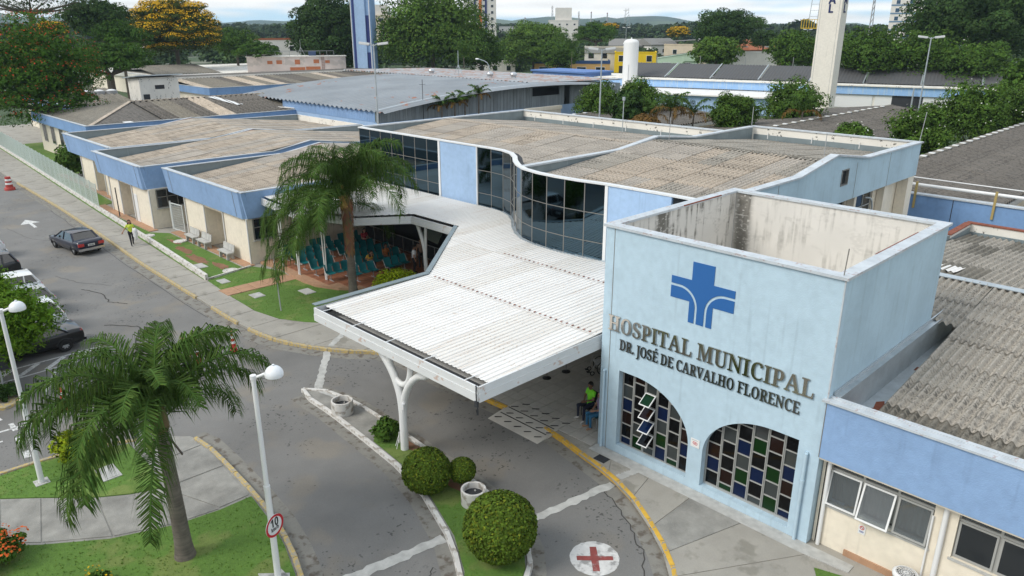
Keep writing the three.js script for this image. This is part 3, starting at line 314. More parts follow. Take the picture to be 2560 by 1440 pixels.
  arches.forEach(([x0, cols, off], ai) => {
    const cw = ai ? 0.468 : 0.452, w = part('arched_window', bx(x0 - 0.06, x0 + 6 * cw + 0.03, 0.3, 0.42, -18.02, -17.925), C.frame, eb);
    cols.forEach((str, ci) => {
      const xa = x0 + ci * cw, xb = xa + cw; let y = 0.42;
      part('mullion', bx(xa - 0.035, xa - 0.008, 0.42, 3.3, -18.0, -17.925), C.frame, w); part('mullion', bx(xa + 0.008, xa + 0.03, 0.42, 3.3, -17.99, -17.93), C.frame, w);
      [...str].forEach((ch, k) => { const h = k ? 0.475 : off[ci]; const open = ai === 0 && ci === 2 && k >= 1 && k <= 4;
        if (open) { const gl = new THREE.BoxGeometry(cw - 0.1, h - 0.05, 0.012).translate(0, -(h - 0.05) / 2, 0), fr = mg([bx(-cw / 2 + 0.03, -cw / 2 + 0.055, -h + 0.02, 0, -0.018, 0.018), bx(cw / 2 - 0.055, cw / 2 - 0.03, -h + 0.02, 0, -0.018, 0.018), bx(-cw / 2 + 0.055, cw / 2 - 0.055, -h + 0.02, -h + 0.05, -0.018, 0.018), bx(-cw / 2 + 0.055, cw / 2 - 0.055, -0.03, 0, -0.018, 0.018)]);
          const p = part('open_pane', fr, C.white, w); part('pane_glass', gl, glass[ch], w); const q = w.children[w.children.length - 1]; for (const m of [p, q]) { m.position.set((xa + xb) / 2, y + h, -17.9); m.rotation.x = -0.95; } part('pane', bx(xa + 0.03, xb - 0.035, y, y + h, -18.03, -18.02), glass.K, w); }
        else part('pane', bx(xa + 0.03, xb - 0.035, y, y + h - 0.03, -17.985, -17.97), glass[ch], w);
        part('glazing_bar', bx(xa + 0.03, xb - 0.035, y + h - 0.03, y + h, -17.99, -17.94), C.frame, w); y += h; });
    });
  });
  part('inner_dark', bx(-13.6, -6.75, 0.1, 4.4, -18.6, -18.5), C.dark, eb);
}
// blue cross emblem with two pale curved bands
{
  const g = thing('wall_emblem', 'large blue cross emblem with two curved pale lines on the pale blue wall', 'emblem', [-10.37, 6.4, -17.695]);
  const mB = mat({ color: [0.016, 0.108, 0.330], roughness: 0.6 }), z = d => d;
  const P = pts => new THREE.ExtrudeGeometry(new THREE.Shape(pts.map(p => new THREE.Vector2(...p))), { depth: 0.012, bevelEnabled: false });
  // central stem with shoulders, then the two lower quarter pieces outside the curved bands
  const arc = (cx, cy, r, a0, a1, n = 14) => Array.from({ length: n + 1 }, (_, i) => [cx + Math.cos(a0 + (a1 - a0) * i / n) * r, cy + Math.sin(a0 + (a1 - a0) * i / n) * r]);
  const r0 = 0.62, r1 = 0.545, cxL = -0.74, cyL = -0.49, H2 = Math.PI / 2;
  const left = [[-1.02, 0.13], ...arc(cxL, cyL, r0, H2, 0), [-0.12, -0.93]], right = left.map(([x, y]) => [-x, y]).reverse();
  part('emblem_stem', P([[-0.35, 0.9], [-0.35, 0.35], [-1.02, 0.35], ...left, ...right, [1.02, 0.35], [0.35, 0.35], [0.35, 0.9]]), mB, g);
  for (const s of [-1, 1]) { const q = [[1.02, 0.055], ...arc(-cxL, cyL, r1, H2, Math.PI), [0.195, -0.93], [0.38, -0.93], [0.38, -0.30], [1.02, -0.30]].map(([x, y]) => [x * s, y]); part('emblem_quarter', P(s > 0 ? q.reverse() : q), mB, g); }
}
// raised metal letters
const fontSerif = await new FontLoader().loadAsync('fonts/droid/droid_serif_bold.typeface.json'), fontSans = await new FontLoader().loadAsync('fonts/droid/droid_sans_bold.typeface.json');
function lettering(parent, text, font, size, x0, width, y, z, depth, m, name = 'letter') {
  const adv = ch => { const gl = font.data.glyphs[ch] || font.data.glyphs['E']; return gl.ha / font.data.resolution; }; let tot = 0; for (const ch of text) tot += adv(ch);
  const k = width / tot; let x = x0;
  for (const ch of text) { if (ch !== ' ') { const g = new TextGeometry(ch, { font, size: 1, depth, curveSegments: 4, bevelEnabled: false }); g.scale(k * 1.0, size, 1); part(name, g.translate(x, y, z), m, parent); } x += adv(ch) * k; }
}
{ const l1 = thing('wall_lettering', 'large raised bronze letters HOSPITAL MUNICIPAL on the pale blue wall', 'lettering'), capS = 0.37 / 0.714, capS2 = 0.255 / 0.714; lettering(l1, 'HOSPITAL MUNICIPAL', fontSerif, capS, -13.6, 6.75, 4.43, -17.68, 0.035, C.signSteel);
  const l2 = thing('wall_lettering', 'smaller raised dark metal letters of the second name line', 'lettering'); lettering(l2, 'DR. JOSÉ DE CARVALHO FLORENCE', fontSerif, capS2, -13.12, 5.95, 3.86, -17.68, 0.03, mat({ color: [0.26, 0.25, 0.24], metalness: 1, roughness: 0.22 })); }
{ const g = thing('wall_notice', 'small white notice with red looped mark between the two arches', 'notice', [-10.15, 1.72, -17.69]); part('notice_plate', bx(-0.15, 0.15, -0.14, 0.14, 0, 0.01), C.white, g); const rp = mat({ color: [0.5, 0.04, 0.05] }); part('printed_mark', mg([new THREE.TorusGeometry(0.04, 0.01, 4, 12).translate(-0.03, 0, 0.012), new THREE.TorusGeometry(0.04, 0.01, 4, 12).translate(0.035, -0.01, 0.012)]), rp, g); part('printed_line', bx(-0.11, 0.09, 0.085, 0.1, 0.009, 0.012), C.grey, g); }

// ---------------------------------------------------------------- fibre-cement sheet roofs, sheet by sheet
const sheetGeo = {};
function roofSheets(parent, x0, x1, z0, z1, y0, y1, rows, mats, seed, o = {}) {    // from z0 (low end) to z1, one mesh per sheet
  const W = o.w || 1.0, cols = Math.round((x1 - x0) / W), cw = (x1 - x0) / cols, len = (z1 - z0) / rows, r = rng(seed), key = [cw, len, (y1 - y0) / rows, o.amp, o.kind, o.pitch].join('_');
  if (!sheetGeo[key]) { const base = muv(corr(0, cw + 0.04, 0.10 * -Math.sign(len), len, z => 0.024 * (1 - z / len) + (y1 - y0) / rows * z / len, { seg: 6, amp: 0.06, ...o, pitch: cw / 4 })); sheetGeo[key] = [0, 1, 2, 3, 4, 5].map(k => { const g = base.clone(), uv = g.attributes.uv; for (let q = 0; q < uv.count; q++) uv.setXY(q, uv.getX(q) + k * 1.37, uv.getY(q) + k * 0.83); g.userData.muv = true; return g; }); }
  for (let j = 0; j < rows; j++) for (let i = 0; i < cols; i++) { if (o.skip && o.skip(x0 + i * cw, z0 + j * len)) continue; const m = part('roof_sheet', sheetGeo[key][Math.floor(r() * 6)], mats(i, j, r()), parent); m.position.set(x0 + i * cw, y0 + (y1 - y0) * j / rows + (r() - 0.5) * 0.006 + (i % 2) * 0.014, z0 + len * j); const k = r(); m.rotation.x = (k - 0.5) * 0.003; }
}
// ---------------------------------------------------------------- right-hand wing
const wing = thing('side_wing', 'single-storey wing at the right with lavender blue fascia and corrugated grey roof', 'building');
{
  const wins = [[-6.28, -3.72, 1.40, 2.86], [-3.2, -0.55, 1.42, 2.86], [-0.1, 2.5, 1.42, 2.86]];
  part('front_wall', plate(rect(-6.48, 4, 0.1, 2.95), wins.map(w => rect(...w)), -18.25, -18.0), C.cream, wing);
  part('wall_base', bx(-5.6, 4, 0.1, 0.3, -17.998, -17.95), C.terra, wing);
  part('fascia', bx(-6.48, 4, 2.9, 4.5, -17.9, -17.62), C.fascia, wing); part('soffit', bx(-6.48, 4, 2.84, 2.898, -18.2, -17.66), C.cream, wing);
  part('fascia_joint', bx(-6.50, -6.48, 2.9, 4.5, -17.63, -17.612), C.mullion, wing);
  part('coping', [bx(-6.6, 4, 4.502, 4.56, -17.98, -17.56), bx(-6.6, 4, 4.56, 4.59, -17.9, -17.8)], C.coping, wing);
  part('coping', [bx(-6.62, -6.3, 4.502, 4.575, -27.2, -17.98), bx(-6.5, -6.46, 4.575, 4.66, -27.2, -17.98)], C.galv, wing);
  part('gutter_channel', [bx(-6.3, -5.6, 3.7, 3.74, -27.2, -18.0), bx(-6.32, -6.3, 3.7, 4.5, -27.2, -18.0)], C.galv, wing); part('rusted_gutter_bed', sheet([[-6.25, -18.1], [-5.68, -18.1], [-5.66, -19.4], [-5.8, -19.9], [-5.95, -20.3], [-6.1, -20.1], [-6.02, -19.7], [-6.2, -19.2]], 3.746), C.rust, wing); part('gutter_patch', bx(-6.1, -5.9, 3.742, 3.75, -23.3, -23.0), C.rust, wing);
  roofSheets(wing, -5.72, 3.85, -18.15, -29.1, 3.86, 5.0, 7, (i, j, r) => j === 0 ? C.roofMoss : (r < 0.5 ? C.roofWing : C.roofWing2), 301);
  roofSheets(wing, -9.5, -5.76, -25.5, -29.1, 4.55, 5.0, 2, (i, j, r) => C.roofWing2, 303);
  roofSheets(wing, -9.5, 3.85, -40.4, -29.2, 4.0, 4.98, 4, (i, j, r) => r < 0.4 ? C.roofWing2 : C.roofMoss, 305);
  part('ridge_capping', [bx(-9.5, 3.9, 5.03, 5.06, -29.35, -28.95)], C.galv, wing); part('white_patch_sheet', corr(-9.4, -7.2, -30.1, -31.3, z => 4.99 + (z + 29.2) * 0.088, { pitch: 0.177 }).translate(0, 0.05, 0), C.sheetWhite, wing);
  part('back_parapet', [bx(-9.7, 4, 0.1, 4.5, -40.95, -40.7), bx(-9.75, -9.55, 0.1, 4.5, -40.7, -37.6)], C.parapetWhite, wing); part('back_flashing', [bx(-9.5, 4, 3.6, 4.12, -40.69, -40.6), bx(-9.53, -9.5, 3.6, 4.35, -40.6, -37.6)], C.flashing, wing); part('coping', [bx(-9.75, 4, 4.502, 4.55, -41.0, -40.65), bx(-9.8, -9.5, 4.502, 4.55, -40.65, -37.6)], C.rust, wing);
  part('side_parapet', plateX([[-25.35, 0.1], [-25.35, 4.75], [-29.1, 5.2], [-37.6, 4.5], [-37.6, 0.1]], [], -9.75, -9.55), C.flashing, wing); part('roof_debris', bar([-3.3, 4.66, -23.2], [-3.35, 4.72, -24.1], 0.05, 0.02), C.white, wing);
  part('downpipe', tube([-6.28, 0.1, -17.93], [-6.28, 2.9, -17.93], 0.055), C.white, wing); part('downpipe', tube([-3.46, 0.1, -17.93], [-3.46, 2.9, -17.93], 0.065), C.white, wing); part('conduit', tube([-3.72, 0.5, -17.95], [-3.72, 2.35, -17.95], 0.025), C.white, wing); part('expansion_joint', bx(-6.40, -6.37, 0.1, 2.9, -18.0, -17.992), C.dark, wing);
  wins.forEach((w, wi) => {
    const n = 3, [xa, xb, ya, yb] = w, cw = (xb - xa) / n, f = part('window', [bx(xa, xb, yb - 0.42, yb - 0.36, -18.17, -18.08), bx(xa, xb, ya, ya + 0.05, -18.17, -18.08), ...[0, 1, 2, 3].map(k => bx(xa + k * cw - (k ? 0.03 : 0), xa + k * cw + (k < 3 ? 0.03 : 0), ya + 0.05, yb - 0.001, -18.165, -18.085))], C.frame, wing);
    part('window_sill', bx(xa - 0.05, xb + 0.05, ya - 0.06, ya - 0.002, -18.1, -17.96), C.cement, f);
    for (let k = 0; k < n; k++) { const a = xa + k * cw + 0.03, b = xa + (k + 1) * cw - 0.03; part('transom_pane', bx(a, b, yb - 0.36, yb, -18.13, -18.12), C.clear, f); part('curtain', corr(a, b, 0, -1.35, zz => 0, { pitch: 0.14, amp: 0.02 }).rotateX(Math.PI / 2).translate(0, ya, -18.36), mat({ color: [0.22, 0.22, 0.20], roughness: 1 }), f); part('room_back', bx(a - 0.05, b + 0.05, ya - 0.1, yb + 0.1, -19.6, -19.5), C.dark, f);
      const tilt = wi === 0 ? [0.16, 0.34, 0.16][k] : 0.0, hh = yb - 0.42 - ya - 0.05, g = new THREE.Group(); g.name = 'casement'; g.position.set((a + b) / 2, yb - 0.42, -18.06); g.rotation.x = -tilt; f.add(g);
      const sash = mg([bx(-(b - a) / 2, -(b - a) / 2 + 0.045, -hh, 0, -0.02, 0.02), bx((b - a) / 2 - 0.045, (b - a) / 2, -hh, 0, -0.02, 0.02), bx(-(b - a) / 2 + 0.045, (b - a) / 2 - 0.045, -hh, -hh + 0.05, -0.02, 0.02), bx(-(b - a) / 2 + 0.045, (b - a) / 2 - 0.045, -0.045, 0, -0.02, 0.02)]); g.removeFromParent();
      const s = part('casement_frame', sash, wi === 0 && k < 2 ? C.white : C.frame, f), p = part('casement_pane', bx(-(b - a) / 2 + 0.045, (b - a) / 2 - 0.045, -hh + 0.05, -0.045, -0.006, 0.006), wi ? C.paneDark : C.clear, f); for (const m of [s, p]) { m.position.copy(g.position); m.rotation.copy(g.rotation); } }
  });
}
{ const g = thing('wall_notice', 'small white no-smoking notice on the cream wall under the open window', 'notice', [-5.25, 1.1, -17.99]); part('notice_plate', bx(-0.09, 0.09, -0.13, 0.13, 0, 0.008), C.white, g); part('printed_ring', new THREE.TorusGeometry(0.05, 0.009, 5, 18).translate(0, 0.06, 0.01), mat({ color: [0.5, 0.04, 0.03] }), g); part('printed_slash', bar([-0.035, 0.095, 0.01], [0.035, 0.025, 0.01], 0.009, 0.006), mat({ color: [0.5, 0.04, 0.03] }), g); part('printed_cigarette', bx(-0.03, 0.03, 0.055, 0.066, 0.008, 0.011), C.dark, g); part('printed_text', [bx(-0.06, 0.06, -0.05, -0.035, 0.007, 0.011), bx(-0.05, 0.05, -0.08, -0.065, 0.007, 0.011)], mat({ color: [0.05, 0.08, 0.25] }), g); }
{ const g = thing('air_conditioner', 'round topped outdoor air-conditioning unit at the foot of the cream wall', 'air conditioner', [-3.95, 0.12, -17.55]); part('cabinet', new THREE.CylinderGeometry(0.27, 0.27, 0.56, 24).translate(0, 0.28, 0), C.dark, g); part('top_cap', new THREE.LatheGeometry([[0.30, 0], [0.305, 0.06], [0.26, 0.10], [0.23, 0.10]].map(p => new THREE.Vector2(...p)), 24).translate(0, 0.56, 0), C.white, g); part('fan_grille', [0.06, 0.11, 0.16, 0.21].map(r => new THREE.TorusGeometry(r, 0.007, 5, 22).rotateX(Math.PI / 2).translate(0, 0.655, 0)).concat(Array.from({ length: 16 }, (_, i) => bar([0, 0.65, 0], [Math.cos(i * 0.393) * 0.24, 0.65, Math.sin(i * 0.393) * 0.24], 0.008, 0.008))), C.white, g); part('louvre', Array.from({ length: 6 }, (_, i) => new THREE.TorusGeometry(0.272, 0.008, 5, 24).rotateX(Math.PI / 2).translate(0, 0.08 + i * 0.08, 0)), C.grey, g); }
// ---------------------------------------------------------------- main hall with the mirrored S-curved front
const hall = thing('main_hall', 'two-storey main hall with mirrored glass front, blue panels and tan corrugated roofs', 'building');
const FP = [[-41.9, -27.3], [-33.75, -27.3], [-30.45, -27.3], [-29.4, -27.32], [-28.4, -27.22], [-27.4, -26.85], [-26.5, -26.2], [-25.6, -25.35], [-24.7, -24.65], [-23.8, -24.15], [-22.7, -23.88], [-21.55, -23.8], [-20.3, -23.86], [-18.95, -24.05], [-15.72, -24.1], [-14.0, -24.1]];
{
  const T = 7.4, BZ = x => lerpLine(FP, x), backL = -42.3, backR = -45.8;
  part('facade_backing', prism(strip(FP, -0.12, -0.4), 0.3, T - 0.02), C.dark, hall);
  const panes = [[-41.9, -33.75, 7], [-30.45, -18.95, 12]], rowsY = [4.12, 4.88, 6.14, T - 0.02], gp = [];
  const curveF = x => [x, BZ(x)];
  for (const [xa, xb, n] of panes) {
    const st = []; const L = []; let acc = 0; const N = 240; let prev = curveF(xa); L.push([0, xa]); for (let i = 1; i <= N; i++) { const p = curveF(xa + (xb - xa) * i / N); acc += Math.hypot(p[0] - prev[0], p[1] - prev[1]); L.push([acc, p[0]]); prev = p; } for (let k = 0; k <= n; k++) { const t = acc * k / n; let i = L.findIndex(e => e[0] >= t - 1e-6); if (i < 0) i = N; st.push(curveF(L[i][1])); }
    for (let k = 0; k < n; k++) { const a = st[k], b = st[k + 1], d = Math.hypot(b[0] - a[0], b[1] - a[1]), ux = (b[0] - a[0]) / d, uz = (b[1] - a[1]) / d, e = 0.02, A = [a[0] + ux * e, a[1] + uz * e], B = [b[0] - ux * e, b[1] - uz * e]; for (let q = 0; q < 3; q++) { const m = part('glass_pane', wallSeg(A, B, rowsY[q] + 0.018, rowsY[q + 1] - 0.018, 0.02), C.mirror, hall); m.userData.jit = 1; } }
    for (const s of st) part('mullion', tube([s[0], rowsY[0], s[1]], [s[0], T, s[1]], 0.028, 0.028, 6), C.mullion, hall);
    for (let k = 0; k < n; k++) for (const y of [rowsY[1], rowsY[2]]) part('glazing_bar', wallSeg(st[k], st[k + 1], y - 0.014, y + 0.014, 0.045), C.mullion, hall);
  }
  part('blue_panel', bx(-33.6, -30.5, 4.1, T - 0.02, -27.38, -27.24), C.panelBlue, hall); part('blue_panel', bx(-18.8, -15.74, 3.9, T - 0.02, -24.2, -24.02), C.panelBlue, hall); part('dark_window', bx(-15.7, -14.3, 6.4, T - 0.03, -24.15, -24.1), C.paneDark, hall); part('front_wall', bx(-15.7, -14.1, 3.8, 6.38, -24.2, -24.05), C.panelBlue, hall);
  part('white_post', bx(-33.78, -33.62, 4.05, T - 0.01, -27.4, -27.2), C.white, hall); part('white_post', bx(-18.95, -18.8, 3.9, T - 0.01, -24.2, -23.98), C.white, hall); part('white_post', bx(-30.51, -30.44, 4.05, T - 0.01, -27.4, -27.22), C.white, hall);
  part('coping', prism(strip(FP, -0.15, 0.10), T, T + 0.07), C.whiteMetal, hall, 'white coping following the S-curve of the glass front');
  part('base_flashing', [...FP.slice(0, -1).map((p, i) => bar([p[0], 4.14, p[1] + 0.13], [FP[i + 1][0], 4.1, FP[i + 1][1] + 0.13], 0.22, 0.1))], C.galv, hall);
  // right wall: pale blue band with a rise at the ridge, recessed cream storey below
  const prof = [[-24.1, T], [-31.0, T], [-34.6, 7.95], [-38.4, 7.42], [-45.8, T]];
  part('side_wall', plateX([[-24.1, 5.6], [-45.95, 5.6], [-45.95, T], ...prof.slice(0, 4).reverse()], [rect(-35.45, -36.25, 6.42, 7.2).map(p => p)], -14.2, -14.0), C.sideBlue, hall);
  part('small_window', [bx(-14.1, -13.97, 6.42, 7.2, -35.5, -35.45), bx(-14.1, -13.97, 6.42, 7.2, -36.25, -36.2), bx(-14.1, -13.97, 6.42, 6.47, -36.2, -35.5), bx(-14.1, -13.97, 7.15, 7.2, -36.2, -35.5)], C.mullion, hall); part('small_pane', bx(-14.12, -14.1, 6.47, 7.15, -36.2, -35.5), C.paneDark, hall);
  for (const z of [-29.2, -37.2, -41.5]) part('wall_joint', bx(-14.0, -13.994, 5.6, 7.35, z - 0.02, z + 0.02), C.mullion, hall);
  part('lower_wall', plateX([[-25.4, 0.1], [-45.8, 0.1], [-45.8, 5.58], [-25.4, 5.58]], [rect(-30.5, -34.5, 3.3, 5.3), rect(-35.5, -38.0, 3.3, 5.3), rect(-38.6, -41.6, 3.3, 5.3)], -14.9, -14.65), C.cream, hall);
  for (const [a, b] of [[-30.5, -34.5], [-35.5, -38.0], [-38.6, -41.6]]) { const w = part('window', [bx(-14.8, -14.74, 3.3, 3.36, b, a), bx(-14.8, -14.74, 4.5, 4.56, b, a), ...[0, 1, 2, 3].map(k => bx(-14.8, -14.74, 3.36, 5.3, a + (b - a) * k / 3 - 0.03, a + (b - a) * k / 3 + 0.03))], C.frame, hall); for (let k = 0; k < 3; k++) part('window_pane', bx(-14.79, -14.77, 3.36, 5.3, a + (b - a) * (k + 1) / 3 + 0.03, a + (b - a) * k / 3 - 0.03), C.paneDark, w); }
  part('pillar', bx(-14.62, -14.05, 0.1, 5.6, -45.85, -45.0), C.cream, hall); part('pillar', bx(-14.62, -14.25, 0.1, 5.6, -42.6, -42.1), C.cream, hall); part('pillar', bx(-14.62, -14.25, 0.1, 5.6, -38.4, -38.15), C.cream, hall); part('vent_hose', curve([[-14.5, 5.1, -40.2], [-14.35, 5.0, -40.6], [-14.3, 4.5, -40.8], [-14.35, 3.6, -40.75]], 0.05, 16), C.galv, hall);
  const capR = (x0, x1) => prof.slice(0, -1).map((p, i) => bar([(x0 + x1) / 2, p[1] + 0.045, p[0] + (i ? 0 : 0)], [(x0 + x1) / 2, prof[i + 1][1] + 0.045, prof[i + 1][0] - (i === 3 ? 0.2 : 0)], x1 - x0, 0.08));
  part('coping', capR(-14.3, -13.9), C.coping, hall);
  // dividing fire wall, left wall, back walls
  part('dividing_wall', plateX([[-24.4, 0.3], [-45.6, 0.3], [-45.6, T], [-38.7, T], [-35.0, 7.78], [-31.6, T], [-24.4, T]], [], -24.3, -24.1), C.flashing, hall); const dv = [[-24.5, T], [-31.6, T], [-35.0, 7.78], [-38.7, T], [-45.6, T]]; part('coping', dv.slice(0, -1).map((p, i) => bar([-24.2, p[1] + 0.045, p[0]], [-24.2, dv[i + 1][1] + 0.045, dv[i + 1][0]], 0.34, 0.08)), C.coping, hall);
  part('left_wall', bx(-41.95, -41.75, 0.1, T, backL, -27.42), C.flashing, hall); part('coping', bar([-41.85, T + 0.045, -27.5], [-41.85, T + 0.045, backL], 0.34, 0.08), C.coping, hall);
  part('back_wall', bx(-41.95, -24.3, 0.1, T, backL - 0.2, backL), C.parapetWhite, hall); part('back_wall', bx(-24.3, -14.2, 0.1, T, backR - 0.2, backR), C.parapetWhite, hall);
  part('coping', [bx(-42, -24.4, T + 0.004, T + 0.08, backL - 0.26, backL + 0.06), bx(-24.3, -13.9, T + 0.004, T + 0.08, backR - 0.26, backR + 0.06)], C.coping, hall);
  part('inner_flashing', [bx(-41.74, -24.32, 6.3, 6.98, backL + 0.002, backL + 0.05), bx(-24.08, -14.22, 6.3, 6.98, backR + 0.002, backR + 0.05)], C.flashing, hall); part('inner_flashing', plateX([[-24.3, 6.4], [-45.7, 6.4], [-45.7, T - 0.02], [-24.3, T - 0.02]], [], -14.24, -14.205), C.flashing, hall);
  for (let i = 0; i < 9; i++) { const x = -40.5 + i * 2.9, z = x < -24.4 ? backL : backR; part('flashing_strap', bx(x, x + 0.04, 6.75, 7.15, z + 0.05, z + 0.08), C.white, hall); }
  // roofs
  roofSheets(hall, -24.05, -14.25, -24.35, -34.6, 6.82, 7.66, 3, (i, j, r) => r < 0.55 ? C.roofTan : (r < 0.8 ? C.roofPink : C.roofWing), 401); roofSheets(hall, -24.05, -14.25, -45.6, -34.7, 6.6, 7.64, 2, (i, j, r) => r < 0.5 ? C.roofWing2 : C.roofWing, 402);
  roofSheets(hall, -41.7, -24.35, -27.5, -34.45, 6.72, 7.40, 2, (i, j, r) => r < 0.8 ? C.roofPink : C.roofTan, 403); roofSheets(hall, -41.7, -24.35, -42.2, -34.55, 6.62, 7.38, 2, (i, j, r) => C.roofPink, 404);
  part('roof_infill', corr(-28.2, -24.32, x => BZ(x) - 0.25, -27.5, z => 6.70 + (-27.5 - z) * 0.098 + 0.0, { pitch: 0.177, amp: 0.026 }), C.roofPink, hall);
  part('ridge_capping', corr(-24.0, -14.3, -34.3, -35.0, z => 7.72 - Math.abs(z + 34.65) * 0.1, { pitch: 0.177, amp: 0.03 }), C.roofMoss, hall); part('ridge_capping', corr(-41.6, -24.4, -34.2, -34.8, z => 7.46 - Math.abs(z + 34.5) * 0.1, { pitch: 0.177, amp: 0.03 }), C.roofTan, hall);
  part('lightning_rod', tube([-14.1, 7.45, -45.9], [-14.0, 9.1, -45.95], 0.02), C.grey, hall); part('lightning_rod', tube([-24.2, 7.45, -45.6], [-24.2, 8.7, -45.6], 0.02), C.grey, hall); part('lightning_rod', tube([-23.5, 7.6, -35.2], [-23.5, 8.9, -35.2], 0.02), C.grey, hall); part('lightning_rod', tube([-15.6, 7.5, -37.0], [-15.6, 8.6, -37.0], 0.02), C.grey, hall); part('vent_mast', [tube([-31.5, 6.7, -41.5], [-31.5, 9.0, -41.5], 0.03), tube([-31.5, 7.6, -41.5], [-31.1, 7.6, -41.5], 0.015), new THREE.CylinderGeometry(0.1, 0.1, 0.22, 8).translate(-31.5, 9.0, -41.5)], C.galv, hall);
}
// ---------------------------------------------------------------- white sheet canopy over the forecourt and the waiting terrace
const can = thing('entrance_canopy', 'white corrugated entrance canopy on a branching white column', 'canopy');
{
  const cy = z => 4.02 + (-12.8 - z) * 0.0135, zb = x => Math.min(-19, lerpLine(FP, x) + 0.22);
  const front = x => x > -22.7 ? -12.86 : x > -27.6 ? -17.75 + (x + 22.8) * 1.165 : x > -31.3 ? -23.42 : x > -33.0 ? -23.42 + (-31.3 - x) * 1.4 : x > -36.8 ? -21.04 + (-33.0 - x) * 0.37 : -19.65 - (-36.8 - x) * 0.06;
  const seams = [-12.86, -17.65, -21.75, -30];
  for (let x = -41.2; x < -14.1; x += 1.0) { const x1 = Math.min(x + 1.012, -14.02); for (let s = 0; s < 3; s++) { const zf = X => Math.min(front(Math.min(Math.max(X, x + 1e-3), x1)), seams[s] + (s ? 0.12 : 0)), ze = X => Math.max(zb(X), seams[s + 1]); const mid = (x + x1) / 2; if (ze(x) >= zf(x) - 0.05 && ze(x1) >= zf(x1) - 0.05) continue; const zee = X => Math.min(ze(X), zf(X)); part('roof_panel', corr(x, x1, zf, zee, z => cy(z) - s * 0.0 + 0.012 * (s === 0 ? 0 : sstep(seams[s] - 0.6, seams[s], z)), { pitch: 0.2, amp: 0.024, kind: 'trap', rows: 1 }), hash2(Math.round(x), s, 4) < 0.7 ? C.sheetWhite : C.sheetWhiteB, can); } }
  // rusted fixing rows on the laps
  part('fixing_screws', [-17.62, -21.72].flatMap((z, k) => Array.from({ length: k ? 34 : 33 }, (_, i) => { const x = -14.3 - i * 0.25; return bx(x - 0.028, x + 0.028, cy(z) + 0.05, cy(z) + 0.062, z - 0.05, z + 0.04); })), C.rust, can);
  // fascias, gutters and soffit
  const edge = [[-14.0, -23.9], [-14.0, -12.45], [-22.75, -12.45], [-22.9, -17.75], [-27.7, -23.3], [-31.35, -23.3], [-33.1, -20.85], [-36.8, -19.45], [-41.25, -19.75]];
  edge.slice(0, -1).forEach((p, i) => { const q = edge[i + 1]; part('fascia', wallSeg(p, q, i > 3 ? 3.66 : 3.58, 3.84, 0.09), C.whiteMetal, can); const k = 0.03; part('fascia_lip', wallSeg(p, q, 3.842, 4.06, 0.05), C.whiteMetal, can); });
  part('gutter_channel', [bx(-22.7, -14.05, 3.8, 3.83, -12.9, -12.5), bx(-22.85, -22.62, 3.8, 3.84, -17.7, -12.9), bx(-22.62, -22.6, 3.84, 4.0, -17.7, -12.9)], C.dark, can); part('edge_gutter', [bar([-22.86, 4.13, -12.5], [-22.92, 4.13, -17.75], 0.26, 0.03), bar([-22.95, 4.14, -17.75], [-27.7, 4.2, -23.3], 0.2, 0.03)], C.flashing, can); for (let i = 0; i < 5; i++) part('gutter_brace', bx(-22.2 + i * 1.9, -22.17 + i * 1.9, 4.06, 4.08, -12.95, -12.45), C.white, can);
  part('soffit', sheet([[-14.06, -23.9], [-14.06, -12.5], [-22.7, -12.5], [-22.85, -17.77], [-27.66, -23.36], [-31.4, -23.36], [-33.15, -20.9], [-36.8, -19.52], [-41.2, -19.8], [-41.2, -27.15], [-28, -27.1], [-22, -24]], 3.6), C.white, can);
  // branching column on the island
  const tb = (pts, r) => curve(pts, r, 28, 12), Z = -12.8, col = part('column', [tb([[-18.17, 0.1, Z], [-18.17, 0.9, Z], [-18.18, 1.6, Z], [-18.28, 2.2, Z], [-18.62, 2.85, Z], [-19.15, 3.35, Z], [-19.5, 3.56, Z]], 0.135), tb([[-18.15, 0.8, Z], [-18.13, 1.5, Z], [-18.02, 2.1, Z], [-17.7, 2.7, Z], [-17.2, 3.15, Z], [-16.8, 3.3, Z], [-16.6, 3.56, Z]], 0.12), tb([[-18.78, 3.56, Z], [-18.7, 3.05, Z], [-18.45, 2.66, Z], [-18.12, 2.55, Z], [-17.82, 2.72, Z], [-17.66, 3.1, Z], [-17.62, 3.56, Z]], 0.10)], C.white, can, 'white steel column that forks like a branch');
  part('column_clip', bx(-18.02, -17.9, 1.75, 1.95, -12.72, -12.64), C.whiteMetal, can);
  const c2 = (x, z, dx) => part('column', [tb([[x, 0.28, z], [x - dx * 0.03, 1.4, z], [x - dx * 0.12, 2.3, z], [x - dx * 0.45, 3.1, z], [x - dx * 0.7, 3.6, z]], 0.11), tb([[x, 1.9, z], [x + dx * 0.05, 2.8, z], [x + dx * 0.1, 3.6, z]], 0.08)], C.white, can); c2(-31.0, -23.9, 1);
  for (const [x, z] of [[-39.25, -19.75], [-37.2, -19.62], [-35.3, -20.2], [-33.6, -20.95]]) part('post', [tube([x, 0.28, z], [x - 0.12, 3.6, z], 0.045), tube([x + 0.12, 0.28, z], [x + 0.2, 3.6, z], 0.035)], C.white, can);
  part('hanging_cable', [curve([[-14.05, 4.1, -12.4], [-14.0, 3.7, -12.36], [-13.98, 3.3, -12.4], [-14.02, 3.15, -12.42], [-14.05, 3.35, -12.4]], 0.02, 14, 5), bx(-14.09, -13.97, 3.45, 3.62, -12.42, -12.36)], C.dark, can);
}
